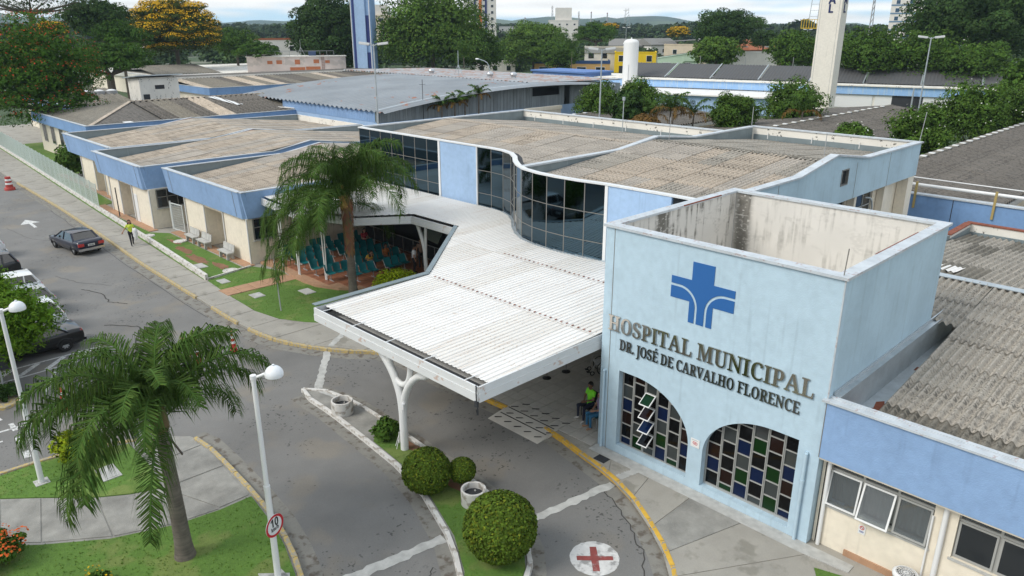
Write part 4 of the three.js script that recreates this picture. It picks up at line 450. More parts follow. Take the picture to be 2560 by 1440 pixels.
// low screen wall and rail behind the waiting seats
{ const g = thing('waiting_railing', 'metal handrail in front of the dark hall behind the waiting seats', 'railing'); part('rail', [tube([-40.9, 1.3, -26.6], [-31.2, 1.3, -26.3], 0.03), tube([-40.9, 0.45, -26.6], [-31.2, 0.45, -26.3], 0.02)], C.steel, g); for (let i = 0; i <= 9; i++) part('baluster', tube([-40.9 + i * 1.08, 0.28, -26.6 + i * 0.033], [-40.9 + i * 1.08, 1.3, -26.6 + i * 0.033], 0.02), C.steel, g); for (let i = 0; i < 9; i++) part('glass_panel', bx(-40.85 + i * 1.08, -39.87 + i * 1.08, 0.5, 1.25, -26.6 + i * 0.033, -26.59 + i * 0.033), mat({ color: [0.03, 0.035, 0.04], roughness: 0.1 }), g); }
solo('glass_sheet', new THREE.BoxGeometry(1.6, 0.95, 0.02).rotateX(-0.5).rotateZ(-0.1).translate(-33.6, 2.1, -26.45), mat({ color: [0.28, 0.36, 0.36], metalness: 0.8, roughness: 0.08 }), 'tilted pale glass sheet leaning behind the waiting area railing', 'glass');

// ---------------------------------------------------------------- three stepped pavilions
function pavilion(name, label, x0, x1, zf, wx0, wx1, wz, opening, zBack, ridge, seed) {
  const g = thing(name, label, 'building'), T = 4.5, zc = -27.4, prof = [[zf - 0.05, T], [zc, T], [-30.6, ridge], [-34.4, T - 0.02], [zBack, T - 0.1]];
  part('front_wall', plate(rect(wx0, wx1, 0.1, 2.95), [rect(opening[0], opening[1], 0.12, 2.7)], wz - 0.2, wz), C.cream, g); part('recess_wall', [bx(opening[0] - 0.1, opening[1] + 0.1, 0.1, 2.9, wz - 1.7, wz - 1.6), bx(opening[0] - 0.1, opening[0] - 0.002, 0.1, 2.9, wz - 1.6, wz - 0.202), bx(opening[1] + 0.002, opening[1] + 0.1, 0.1, 2.9, wz - 1.6, wz - 0.202)], C.cream, g); part('recess_door', [bx(opening[0] + 0.5, opening[0] + 1.3, 0.14, 2.2, wz - 1.6, wz - 1.56)], C.white, g);
  part('side_wall', bx(wx1 - 0.2, wx1 - 0.002, 0.1, 2.95, zBack, wz - 0.2), C.cream, g); part('side_wall', bx(wx0 + 0.002, wx0 + 0.2, 0.1, 2.95, zBack, wz - 0.2), C.cream, g);
  // flared fascia: leans out towards the top
  const ch = 0.35; part('fascia', (() => { const lo = [[x0 + 0.15, zf - 0.16], [x1 - ch - 0.08, zf - 0.16], [x1 - 0.15, zf - 0.16 - ch]], hi = [[x0, zf], [x1 - ch, zf], [x1, zf - ch]], pos = []; const quad = (a, b, ya, c, d, yc) => pos.push(a[0], ya, a[1], b[0], ya, b[1], d[0], yc, d[1], a[0], ya, a[1], d[0], yc, d[1], c[0], yc, c[1]); for (let i = 0; i < 2; i++) quad(lo[i], lo[i + 1], 2.9, hi[i], hi[i + 1], T); const bl = [x1 - 0.15, zc], bh = [x1, zc]; quad(lo[2], bl, 2.9, hi[2], bh, T); quad([x0 + 0.15, zc], lo[0], 2.9, [x0, zc], hi[0], T); const q = new THREE.BufferGeometry(); q.setAttribute('position', new THREE.Float32BufferAttribute(pos, 3)); q.computeVertexNormals(); return q; })(), C.fascia, g);
  part('soffit', sheet([[x0 + 0.15, zf - 0.17], [x1 - ch - 0.08, zf - 0.17], [x1 - 0.16, zf - 0.17 - ch], [x1 - 0.16, zc], [x0 + 0.16, zc]], 2.902), C.cream, g); for (const x of [x0 + 1.0, x1 - 1.1]) part('fascia_joint', bar([x, 2.95, zf - 0.145], [x, 4.48, zf + 0.008], 0.025, 0.012), C.mullion, g);
  part('inner_lining', bx(x0 + 0.1, x1 - 0.4, 2.95, T - 0.02, zf - 0.3, zf - 0.2), C.flashing, g);
  const lw = x => plateX([[zf - 0.3, 2.95], [zBack, 2.95], ...prof.slice().reverse().map(p => [p[0], p[1]])], [], x, x + 0.14); part('left_parapet', lw(x0 + 0.02), C.flashing, g); part('right_parapet', lw(x1 - 0.2), C.fascia, g);
  const cop = x => prof.slice(0, -1).map((p, i) => bar([x, p[1] + 0.03, p[0]], [x, prof[i + 1][1] + 0.03, prof[i + 1][0]], 0.24, 0.05)); part('coping', [...cop(x0 + 0.1), ...cop(x1 - 0.12), bx(x0 - 0.03, x1 - ch, T + 0.002, T + 0.055, zf - 0.26, zf + 0.04), bar([x1 - ch, T + 0.03, zf - 0.1], [x1 - 0.08, T + 0.03, zf - ch - 0.05], 0.24, 0.05)], C.coping, g);
  part('red_flashing', bar([x0 + 0.3, 4.42, -26.2], [x0 + 0.3, ridge - 0.03, -30.6], 0.14, 0.03), C.rust, g); part('gable_flashing', bx(x0 + 0.18, x0 + 0.3, 3.2, 3.6, zc, zf - 0.4), C.galv, g);
  part('back_parapet', bx(x0, x1, 0.1, T - 0.1, zBack - 0.15, zBack), C.parapetWhite, g);
  roofSheets(g, x0 + 0.3, x1 - 0.22, zf - 0.45, -30.6, 3.62, ridge - 0.08, 2, (i, j, r) => r < 0.6 ? C.roofTan : C.roofPink, seed, { pitch: 0.177 }); roofSheets(g, x0 + 0.3, x1 - 0.22, zBack + 0.1, -30.7, 3.75, ridge - 0.09, 2, (i, j, r) => r < 0.3 ? C.roofTan : C.roofPink, seed + 1, { pitch: 0.177 });
  for (const x of [wx0 + 0.06, opening[0] - 0.08, opening[1] + 0.08, wx1 - 0.06]) part('downpipe', tube([x, 0.1, wz + 0.05], [x, 2.9, wz + 0.05], 0.045), C.white, g);
  return g;
}
const pv1 = pavilion('pavilion', 'farthest of the three stepped pavilions with lavender blue fascia', -77.2, -64.45, -18.85, -74.2, -65.2, -19.25, [-70.6, -68.3], -42.3, 4.98, 501);
const pv2 = pavilion('pavilion', 'middle stepped pavilion with lavender blue fascia and side window', -64.05, -53.95, -17.4, -62.3, -53.85, -17.8, [-59.85, -57.4], -42.0, 5.02, 511);
const pv3 = pavilion('pavilion', 'nearest stepped pavilion with lavender blue fascia beside the waiting terrace', -52.7, -41.05, -18.45, -50.4, -41.25, -18.8, [-47.2, -44.6], -42.0, 5.0, 521);
for (const [pv, X, z0, z1, n] of [[pv2, -53.82, -18.2, -20.3, 3], [pv3, -41.22, -19.1, -20.5, 2]]) { const f = part('window', [bx(X - 0.02, X + 0.05, 1.58, 1.64, z1, z0), bx(X - 0.02, X + 0.05, 2.32, 2.37, z1, z0), bx(X - 0.02, X + 0.05, 2.84, 2.9, z1, z0), ...Array.from({ length: n + 1 }, (_, k) => bx(X - 0.02, X + 0.05, 1.64, 2.84, z0 + (z1 - z0) * k / n - 0.03, z0 + (z1 - z0) * k / n + 0.03))], C.mullion, pv); for (let k = 0; k < n; k++) part('window_pane', bx(X - 0.02, X + 0.02, 1.64, 2.84, z0 + (z1 - z0) * (k + 1) / n + 0.03, z0 + (z1 - z0) * k / n - 0.03), C.paneDark, f); part('window_sill', bx(X, X + 0.12, 1.52, 1.578, z1 - 0.1, z0 + 0.1), C.cement, f); }
part('white_door', bx(-57.15, -56.55, 0.15, 2.2, -17.8, -17.77), C.white, pv2);
for (const [x, z, w, d, pv] of [[-51, -19.6, 0.55, 0.2, pv3], [-46, -19.1, 0.5, 0.25, pv3], [-61.5, -18.9, 1.1, 0.3, pv2]]) part('loose_flashing', bx(x, x + w, 3.72, 3.76, z - d, z), C.white, pv);
// ---------------------------------------------------------------- vegetation
const leafMat = (r, g, b) => mat({ color: [r, g, b], vertexColors: true, roughness: 0.9, specularIntensity: 0.25 });
const LEAF = { dark: leafMat(0.030, 0.064, 0.015), mid: leafMat(0.050, 0.104, 0.015), light: leafMat(0.072, 0.138, 0.022), umb: leafMat(0.042, 0.094, 0.014), flame: leafMat(0.046, 0.108, 0.013), sparse: leafMat(0.052, 0.080, 0.034), yellow: leafMat(0.050, 0.074, 0.012), shrub: leafMat(0.056, 0.112, 0.017), lime: leafMat(0.170, 0.235, 0.010), conifer: leafMat(0.092, 0.185, 0.014), box: leafMat(0.082, 0.134, 0.017), palm: leafMat(0.046, 0.092, 0.018), wood: leafMat(0.028, 0.050, 0.018), bloomY: leafMat(0.52, 0.31, 0.010), bloomR: leafMat(0.36, 0.050, 0.018), bloomW: leafMat(0.55, 0.56, 0.48), bloomO: leafMat(0.55, 0.11, 0.025), dry: leafMat(0.125, 0.078, 0.024) };
class Leaves { constructor() { this.p = []; this.c = []; }
  quad(x, y, z, nx, ny, nz, s, asp, spin, col) {            // a rhombic leaf or leaf spray
    let l = Math.hypot(nx, ny, nz) || 1; nx /= l; ny /= l; nz /= l; let ax = ny > 0.9 || ny < -0.9 ? 1 : 0, ay = ax ? 0 : 1; let ux = ay * nz - 0 * ny, uy = 0 * nx - ax * nz, uz = ax * ny - ay * nx; l = Math.hypot(ux, uy, uz); ux /= l; uy /= l; uz /= l; const vx = ny * uz - nz * uy, vy = nz * ux - nx * uz, vz = nx * uy - ny * ux, c = Math.cos(spin) * s, d = Math.sin(spin) * s;
    const ex = ux * c + vx * d, ey = uy * c + vy * d, ez = uz * c + vz * d, fx = (-ux * d + vx * c) * asp, fy = (-uy * d + vy * c) * asp, fz = (-uz * d + vz * c) * asp;
    this.p.push(x - ex, y - ey, z - ez, x + fx, y + fy, z + fz, x + ex, y + ey, z + ez, x - ex, y - ey, z - ez, x + ex, y + ey, z + ez, x - fx, y - fy, z - fz); for (let i = 0; i < 6; i++) this.c.push(col[0], col[1], col[2]); }
  tri(a, b, c, col) { this.p.push(...a, ...b, ...c); for (let i = 0; i < 3; i++) this.c.push(...col); }
  geo() { const g = new THREE.BufferGeometry(); g.setAttribute('position', new THREE.Float32BufferAttribute(this.p, 3)); g.setAttribute('color', new THREE.Float32BufferAttribute(this.c, 3)); g.setAttribute('uv', new THREE.Float32BufferAttribute(new Float32Array(this.p.length / 3 * 2), 2)); g.computeVertexNormals(); g.userData.keepUV = true; return g; } }
// crown of leafy lobes; returns leaf and blossom geometries and the lobe centres the limbs run to
function crown(seed, rx, ry, { lobes = 22, leaves = 5200, size = 0.4, flat = 1, bloom = 0, bloomSize = 0.3, shell = 0.72, asp = 0.55, low = -0.45, core = 0.16 } = {}) {
  const r = rng(seed), L = [], A = new Leaves(), B = new Leaves();
  for (let i = 0; i < lobes; i++) { const a = i * 2.399 + r() * 0.6, e = Math.asin(clamp(low + (1 - low) * ((i + 0.5) / lobes) + (r() - 0.5) * 0.2, -0.98, 0.98)), k = 0.52 + 0.32 * r(); L.push({ x: Math.cos(a) * Math.cos(e) * rx * k, y: Math.sin(e) * ry * k * 0.98, z: Math.sin(a) * Math.cos(e) * rx * k, r: (lobes > 45 ? 0.15 + 0.17 * r() : 0.24 + 0.16 * r()) * Math.min(rx, ry * 1.35), f: flat * (0.75 + 0.3 * r()), t: 0.78 + 0.44 * r() }); }
  const per = Math.ceil(leaves / lobes);
  for (let i = 0; i < leaves * core; i++) { const l = L[Math.floor(r() * L.length)], f = 0.25 + 0.7 * r(), u = r() * 2 - 1, a = r() * 6.2832, s = Math.sqrt(1 - u * u), k = l.r * 0.72, x = l.x * f + s * Math.cos(a) * k, y = l.y * f + u * k * l.f, z = l.z * f + s * Math.sin(a) * k, t = l.t * (0.7 + 0.5 * r()); A.quad(x, y, z, r() - 0.5, r() - 0.3, r() - 0.5, size * (1.5 + 1.3 * r()), 0.7, r() * 3.14, [t, t, t * 0.9]); }
  for (const l of L) for (let i = 0; i < per; i++) {
    const u = r() * 2 - 1, a = r() * 6.2832, s = Math.sqrt(1 - u * u), dx = s * Math.cos(a), dy = u, dz = s * Math.sin(a); if (dy < -0.25 && r() < 0.7) continue;
    const k = l.r * (shell + (1.12 - shell) * Math.sqrt(r())), x = l.x + dx * k, y = l.y + dy * k * l.f, z = l.z + dz * k; let buried = false; for (const m of L) if (m !== l) { const q = ((x - m.x) ** 2 + ((y - m.y) / m.f) ** 2 + (z - m.z) ** 2) / (m.r * m.r); if (q < 0.42) { buried = true; break; } } if (buried && r() < 0.85) continue;
    const t = l.t * (0.7 + 0.6 * r()), w = r(), col = [t * (0.92 + 0.3 * w), t, t * (0.85 + 0.3 * r())], sz = size * (0.55 + 0.8 * r());
    if (bloom && r() < bloom * sstep(-0.15, 0.55, dy + 0.25 * (l.y / ry)) * (0.35 + 1.3 * vnoise(x * 0.9, z * 0.9 + y, 9999, 9999, 3))) { const tt = 0.7 + 0.5 * r(); B.quad(x + dx * 0.12, y + Math.abs(dy) * 0.15 + 0.05, z + dz * 0.12, dx + (r() - 0.5), dy + 0.7, dz + (r() - 0.5), bloomSize * (0.6 + 0.7 * r()), 0.8, r() * 3, [tt, tt * (0.9 + 0.2 * r()), tt]); }
    else A.quad(x, y, z, dx + (r() - 0.5) * 1.5, dy * l.f + 0.35 + (r() - 0.5) * 1.2, dz + (r() - 0.5) * 1.5, sz, asp, r() * 3.14, col);
  }
  return { leaves: A.geo(), blossoms: B.p.length ? B.geo() : null, L };
}
function limbs(base, top, L, r0, seed) { const r = rng(seed), g = [tube([0, base, 0], [0, top, 0], r0, r0 * 0.72, 9)], fork = [0, top, 0]; for (const l of L.slice(0, 14)) { const m = [l.x * 0.45 + (r() - 0.5) * 0.3, top + (l.y - top) * 0.45, l.z * 0.45 + (r() - 0.5) * 0.3]; g.push(tube(fork, m, r0 * 0.5, r0 * 0.3, 6), tube(m, [l.x, l.y, l.z], r0 * 0.3, r0 * 0.08, 5)); } return mg(g); }
const KINDS = { flame: { lobes: 80, leaves: 46000, size: 0.125, flat: 0.42, bloom: 0.17, bloomSize: 0.095, asp: 0.4, low: -0.75 }, sparse: { lobes: 46, leaves: 20000, size: 0.13, flat: 0.4, asp: 0.35, shell: 0.2, core: 0.02, low: -0.6 }, dark: { lobes: 70, leaves: 26000, size: 0.26, flat: 0.72, low: -0.8 }, mid: { lobes: 62, leaves: 21000, size: 0.225, flat: 0.66, low: -0.85 }, light: { lobes: 74, leaves: 30000, size: 0.26, flat: 0.64, low: -0.8 }, umb: { lobes: 56, leaves: 21000, size: 0.19, flat: 0.36, low: -0.4 }, yellow: { lobes: 74, leaves: 34000, size: 0.22, flat: 0.42, bloom: 1.1, bloomSize: 0.18, low: -0.7 } };
const TREES = [
  ['flame', -101.3, -23.4, 8.3, 7.8, 8.4, 'broad flame tree with scattered red flowers beyond the mesh fence'], ['sparse', -146, -34.5, 18.2, 10.5, 5.6, 'tall thin feathery tree rising above the flame tree'], ['dark', -167.4, -51, 15.3, 7.3, 4.5, 'dark rounded tree left of the big yellow-flowering tree'], ['umb', -122.3, -37.8, 8.8, 6.9, 4, 'flat-topped dark green tree behind the white roof hut'], ['umb', -142.6, -46.4, 11.9, 5.6, 3.2, 'flat-topped green tree above the low one behind the roof hut'], ['yellow', -186.3, -72.7, 12.8, 12.3, 9.1, 'large tree covered in yellow flowers on the upper left skyline'], ['yellow', -184.1, -46.8, 13.1, 3.7, 2, 'small distant yellow-flowering tree behind the flame tree'],
  ['mid', -194.7, -91.3, 9.8, 7.1, 4.4, 'green tree between the large yellow tree and the cream house'], ['umb', -161.1, -80.3, 8.5, 6.3, 2.7, 'low flat green tree behind the peeling roof hut'], ['dark', -162.2, -98.9, 12.6, 10.2, 9.7, 'big dark tree left of the blue tower'], ['umb', -172.7, -110.5, 5.7, 7.7, 4.4, 'low green tree at the foot of the blue tower'], ['light', -140.5, -112.6, 12.6, 14.7, 10.6, 'huge light green tree right of the blue tower'], ['mid', -140.5, -127.9, 8, 6.1, 6.1, 'green tree under the right edge of the huge light tree'], ['light', -159.5, -165.7, 8.5, 11.3, 7.2, 'wide light green tree in front of the white block of flats'], ['mid', -133.8, -148.7, 6.7, 5.4, 4.8, 'green tree beside the distant drooping palm'],
  ['umb', -168.2, -204.7, 11.2, 9.1, 5.1, 'dark flat-topped tree behind the shop with the white upper floor'], ['yellow', -166.1, -249.8, 11.8, 5.1, 2.7, 'yellow-flowering tree above the grey-roofed houses'], ['yellow', -205.1, -258.5, 13.8, 4.2, 1.8, 'small yellow-flowering tree in front of the distant wood'], ['dark', -113.9, -194, 13, 9.4, 6.3, 'dark evergreen tree left of the red-tiled house'], ['light', -87.2, -145.9, 8.6, 6, 3.6, 'bright green tree behind the long dark panel roof'], ['mid', -71.5, -148.7, 9.4, 6.6, 4.4, 'green tree just left of the white lettered tower'], ['mid', -53.8, -140, 9.2, 7.2, 5, 'green tree just right of the white lettered tower'], ['mid', -46.7, -144.6, 8.9, 7.7, 4.9, 'green tree below the striped high-rise'], ['mid', -38.9, -144.9, 7.9, 7.6, 4, 'green tree behind the right-hand double street lamp'], ['dark', -44.9, -166, 14.6, 15.7, 8.3, 'very large dark tree at the upper right edge'], ['mid', -22.2, -102.6, 7.3, 2.5, 3.9, 'green tree at the right edge behind the flowering shrubs'], ['dark', -111.7, -212.4, 10.2, 5.1, 3.2, 'dark tree behind the red-tiled house'], ['mid', -153.3, -280.9, 15, 6.9, 3.8, 'distant green tree in front of the hills'],
  // beyond the left edge of the picture, mirrored in the glass front
  ['mid', -38, 16, 7.5, 6, 4.6, 'green tree on the far side of the car park'], ['dark', -52, 20, 8, 7, 5, 'dark tree on the far side of the car park'], ['mid', -26, 20, 8, 6, 5, 'green tree at the near end of the car park'], ['umb', -66, 20, 8, 7, 4.5, 'flat-topped tree at the far end of the car park'],
];
TREES.forEach(([kind, x, z, cy, rx, ry, label], i) => {
  const k = { ...KINDS[kind] }, sc = clamp(rx * ry / 70, 0.16, 1.3), c = crown(1000 + i * 7, rx, ry, { ...k, leaves: Math.round(k.leaves * sc), size: k.size * (0.8 + 0.2 * sc) });
  const t = thing('tree', label, 'tree', [x, 0, z]), bh = Math.max(0.6, cy - ry * 0.75), top = Math.max(1, cy - ry * 0.45);
  for (const l of c.L) l.y += cy; part('trunk', limbs(-0.05, top, c.L, clamp(rx * 0.055, 0.15, 0.6), i), C.bark, t); const m = part('crown', c.leaves, LEAF[kind], t); m.position.y = cy; if (c.blossoms) part('blossoms', c.blossoms, kind === 'yellow' ? LEAF.bloomY : LEAF.bloomR, t).position.y = cy;
});
// shrubs and small trees between the buildings
const SHRUBS = [[-57.9, -71.5, 5.0, 3.0, 2.9, 0.05, 'white-flowered bushy tree at the corner of the grey shed'], [-56.2, -76.6, 5.2, 2.8, 2.8, 0.05, 'white-flowered bushy tree below the white tank'], [-49.2, -65.6, 5.0, 1.8, 3.2, 0, 'dark narrow tree with large leaves in front of the flowering pair'], [-40, -71.6, 5.0, 2.7, 2.8, 0.05, 'white-flowered shrub left of the orange-tinged palms by the tower'], [-39.4, -83.2, 5.2, 3.7, 3.4, 0.06, 'white-flowered bushy tree at the foot of the white tower'], [-22.3, -72.5, 4.3, 3.0, 3.4, 0.05, 'white-flowered bushy tree behind the far right corner of the hall'], [-22.6, -87.5, 5.2, 3.9, 4.2, 0.05, 'larger white-flowered tree beside the long dark roof'], [-20.6, -95, 4.9, 3.2, 3.6, 0.04, 'white-flowered shrub tree at the right edge of the dark roof'], [-22.4, -57.8, 5.5, 1.6, 1.4, 0.06, 'small white-flowered treetop between the dark roofs'], [-45.5, -63.5, 4.2, 1.7, 1.0, 0, 'dry brownish shrub beside the courtyard palms']];
SHRUBS.forEach(([x, z, cy, rx, ry, fl, label], i) => { const dry = i === 9, c = crown(2000 + i * 13, rx, ry, { lobes: 30, leaves: i === 2 ? 5000 : 11000, size: i === 2 ? 0.26 : 0.125, flat: 0.95, bloom: fl * 0.35, bloomSize: 0.075, shell: 0.5, asp: 0.45, low: -0.8, core: 0.3 }); const t = thing('shrub', label, 'shrub', [x, 0, z]); for (const l of c.L) l.y += cy; part('trunk', limbs(-0.05, cy - ry * 0.7, c.L, 0.12, i), C.bark, t); part('crown', c.leaves, dry ? LEAF.dry : i === 2 ? LEAF.dark : LEAF.shrub, t).position.y = cy; if (c.blossoms) part('blossoms', c.blossoms, LEAF.bloomW, t).position.y = cy; });
// feathery bright tree beside the parked cars
{ const t = thing('conifer_tree', 'bright green feathery tree over the parked cars', 'tree', [-34.0, 0, -4.1]), c = crown(77, 2.75, 2.5, { lobes: 40, leaves: 30000, size: 0.085, flat: 0.8, shell: 0.4, asp: 0.3, low: -0.85, core: 0.3 }); for (const l of c.L) l.y += 2.6; part('trunk', limbs(0, 0.9, c.L, 0.12, 3), C.bark, t); part('crown', c.leaves, LEAF.conifer, t).position.y = 2.6; }
{ const t = thing('shrub', 'dark bush beside the far pavilion corner behind the mesh fence', 'shrub', [-79.5, 0.1, -20.6]), c = crown(88, 2.6, 1.7, { lobes: 18, leaves: 4200, size: 0.16, flat: 0.85 }); part('crown', c.leaves, LEAF.mid, t).position.y = 1.5; for (const l of c.L) l.y += 1.5; part('trunk', limbs(0, 0.6, c.L, 0.1, 4), C.bark, t); }
// clipped round bushes on the traffic island
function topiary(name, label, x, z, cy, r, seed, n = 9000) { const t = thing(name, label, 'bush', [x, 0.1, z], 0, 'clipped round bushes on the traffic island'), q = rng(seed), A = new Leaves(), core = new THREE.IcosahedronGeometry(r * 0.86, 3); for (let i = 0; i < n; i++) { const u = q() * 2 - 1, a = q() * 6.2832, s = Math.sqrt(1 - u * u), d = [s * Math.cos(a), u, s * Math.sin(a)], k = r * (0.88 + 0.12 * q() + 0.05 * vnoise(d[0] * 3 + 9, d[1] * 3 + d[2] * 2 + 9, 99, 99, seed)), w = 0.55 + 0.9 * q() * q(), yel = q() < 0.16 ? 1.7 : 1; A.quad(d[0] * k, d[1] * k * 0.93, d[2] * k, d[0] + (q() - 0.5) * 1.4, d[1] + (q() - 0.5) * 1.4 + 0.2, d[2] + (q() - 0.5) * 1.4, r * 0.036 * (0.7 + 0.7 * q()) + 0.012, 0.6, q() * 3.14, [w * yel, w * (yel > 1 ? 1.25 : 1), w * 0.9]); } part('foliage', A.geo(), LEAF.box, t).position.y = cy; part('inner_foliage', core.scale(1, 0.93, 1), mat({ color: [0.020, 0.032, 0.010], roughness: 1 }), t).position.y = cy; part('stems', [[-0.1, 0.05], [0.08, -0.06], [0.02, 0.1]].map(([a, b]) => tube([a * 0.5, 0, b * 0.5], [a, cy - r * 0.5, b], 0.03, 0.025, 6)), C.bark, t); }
topiary('round_bush', 'middle clipped round bush beside the smallest one on the island', -15.75, -11.85, 0.72, 0.74, 61, 9000); topiary('round_bush', 'smallest clipped round bush on the island', -15.15, -12.75, 0.62, 0.42, 62, 5200); topiary('round_bush', 'largest clipped round bush at the near end of the island', -12.05, -11.4, 0.93, 0.98, 63, 15000);
function bush(name, label, x, y, z, rx, ry, m, seed, o = {}) { const t = thing(name, label, 'bush', [x, y, z]), c = crown(seed, rx, ry, { lobes: 16, leaves: 3200, size: 0.06, flat: 0.9, shell: 0.4, ...o }); part('foliage', c.leaves, m, t).position.y = ry * 0.85; if (c.blossoms) part('flowers', c.blossoms, o.bm || LEAF.bloomO, t).position.y = ry * 0.85; part('stems', c.L.slice(0, 7).map(l => tube([l.x * 0.15, 0, l.z * 0.15], [l.x * 0.8, l.y * 0.8 + ry * 0.8, l.z * 0.8], 0.014, 0.008, 5)), C.bark, t); return t; }
bush('leafy_bush', 'loose leafy green bush beside the forked white column', -19.2, 0.1, -12.75, 0.5, 0.42, LEAF.mid, 71, { leaves: 900, size: 0.085 });
bush('golden_bush', 'yellow-green bush in front of the waiting terrace steps', -30.6, 0.12, -21.6, 1.15, 0.85, LEAF.lime, 72, { leaves: 6500, size: 0.06, lobes: 22 });
bush('flower_bush', 'bush of orange flowers at the lower left corner', -21.2, 0.13, -1.7, 0.72, 0.42, LEAF.mid, 73, { leaves: 4200, size: 0.05, bloom: 0.24, bloomSize: 0.042 }); bush('flower_bush', 'low plants with small yellow and red flowers at the bottom edge', -18.3, 0.13, -3.15, 0.55, 0.18, LEAF.mid, 74, { leaves: 1500, size: 0.045, bloom: 0.12, bloomSize: 0.035, bm: LEAF.bloomY });
bush('low_shrub', 'small dark shrub in the kerbed bed beside the sign post at the left edge', -32.0, 0.05, -4.1, 0.7, 0.3, LEAF.dark, 75, { leaves: 1500, size: 0.06 }); bush('golden_bush', 'yellow-green shrub half hidden behind the near palm fronds', -25.2, 0.12, -4.8, 0.8, 0.55, LEAF.lime, 76, { leaves: 3000, size: 0.06 });
// palms
function frondGeo(seed, len, e0, droop, nl, llen, w) {       // arching frond lying in the x,y plane
  const r = rng(seed), A = new Leaves(), pts = [], N = 26; let x = 0, y = 0; for (let i = 0; i <= N; i++) { const t = i / N, e = e0 - droop * (0.25 * t + 0.75 * t * t); pts.push([x, y, 0, e]); x += Math.cos(e) * len / N; y += Math.sin(e) * len / N; }
  const P = t => { const f = t * N, i = Math.min(N - 1, Math.floor(f)), k = f - i, a = pts[i], b = pts[i + 1]; return [a[0] + (b[0] - a[0]) * k, a[1] + (b[1] - a[1]) * k, 0, a[3] + (b[3] - a[3]) * k]; };
  for (let i = 0; i < nl; i++) for (const s of [-1, 1]) { const t = 0.10 + 0.9 * (i + r() * 0.8) / nl, p = P(Math.min(t, 0.999)), l = llen * (0.35 + 0.65 * Math.sin(Math.PI * clamp(0.15 + t * 0.82))) * (0.8 + 0.4 * r()), fwd = 0.3 + 0.4 * r() + 0.4 * t, up = (r() - 0.3) * 0.9, side = s * (0.75 + 0.3 * r()), ct = Math.cos(p[3]), st = Math.sin(p[3]); let d = [ct * fwd - st * up, st * fwd + ct * up, side]; const n = Math.hypot(...d); d = d.map(v => v / n); const m = [p[0] + d[0] * l * 0.5, p[1] + d[1] * l * 0.5 - l * 0.03, d[2] * l * 0.5], dr = 0.75 + 0.6 * r(), e = [m[0] + d[0] * l * 0.2, m[1] + d[1] * l * 0.12 - l * 0.5 * dr, m[2] + d[2] * l * 0.2], q = [w * (0.5 + ct * 0.5), w * st, w * 0.25], k = 0.7 + 0.6 * r(), col = [k * (0.9 + 0.35 * r()), k, k * 0.9];
    const a0 = [p[0] - q[0], p[1] - q[1], 0], a1 = [p[0] + q[0], p[1] + q[1], 0], m0 = [m[0] - q[0], m[1] - q[1], m[2] - q[2]], m1 = [m[0] + q[0], m[1] + q[1], m[2] + q[2]]; A.tri(a0, a1, m1, col); A.tri(a0, m1, m0, col); A.tri(m0, m1, e, col); }
  const g = A.geo(), rac = new THREE.TubeGeometry(new THREE.CatmullRomCurve3(pts.filter((_, i) => i % 3 === 0 || i === N).map(p => V3(p[0], p[1], 0))), 14, 0.022, 4); const c = clean(rac), col = new Float32Array(c.attributes.position.count * 3).fill(1.25); c.setAttribute('color', new THREE.BufferAttribute(col, 3)); const out = mergeGeometries([g, c]); out.userData.keepUV = true; return out;
}
function palmTrunk(h, r0, r1, lean) { const pts = [], n = 64; for (let i = 0; i <= n; i++) { const t = i / n, base = Math.exp(-t * 16); pts.push(new THREE.Vector2((r0 + (r1 - r0) * t) * (1 + 0.32 * base + 0.035 * (i % 2)), t * h)); } const g = new THREE.LatheGeometry(pts, 14), p = g.attributes.position; for (let i = 0; i < p.count; i++) { const t = p.getY(i) / h; p.setX(i, p.getX(i) + lean[0] * t * t); p.setZ(i, p.getZ(i) + lean[1] * t * t); } g.computeVertexNormals(); return g; }
const palmTrunkMat = mat({ map: tex(256, (u, v) => { const a = fbm(u, v, 8, 4, 141), b = fbm(u, v, 4, 3, 142, 40); return mul([0.135, 0.115, 0.095], 0.35 + 0.75 * a + 0.55 * b); }, 1.5), roughness: 1, bumpMap: bumpGrit, bumpScale: 0.015 });
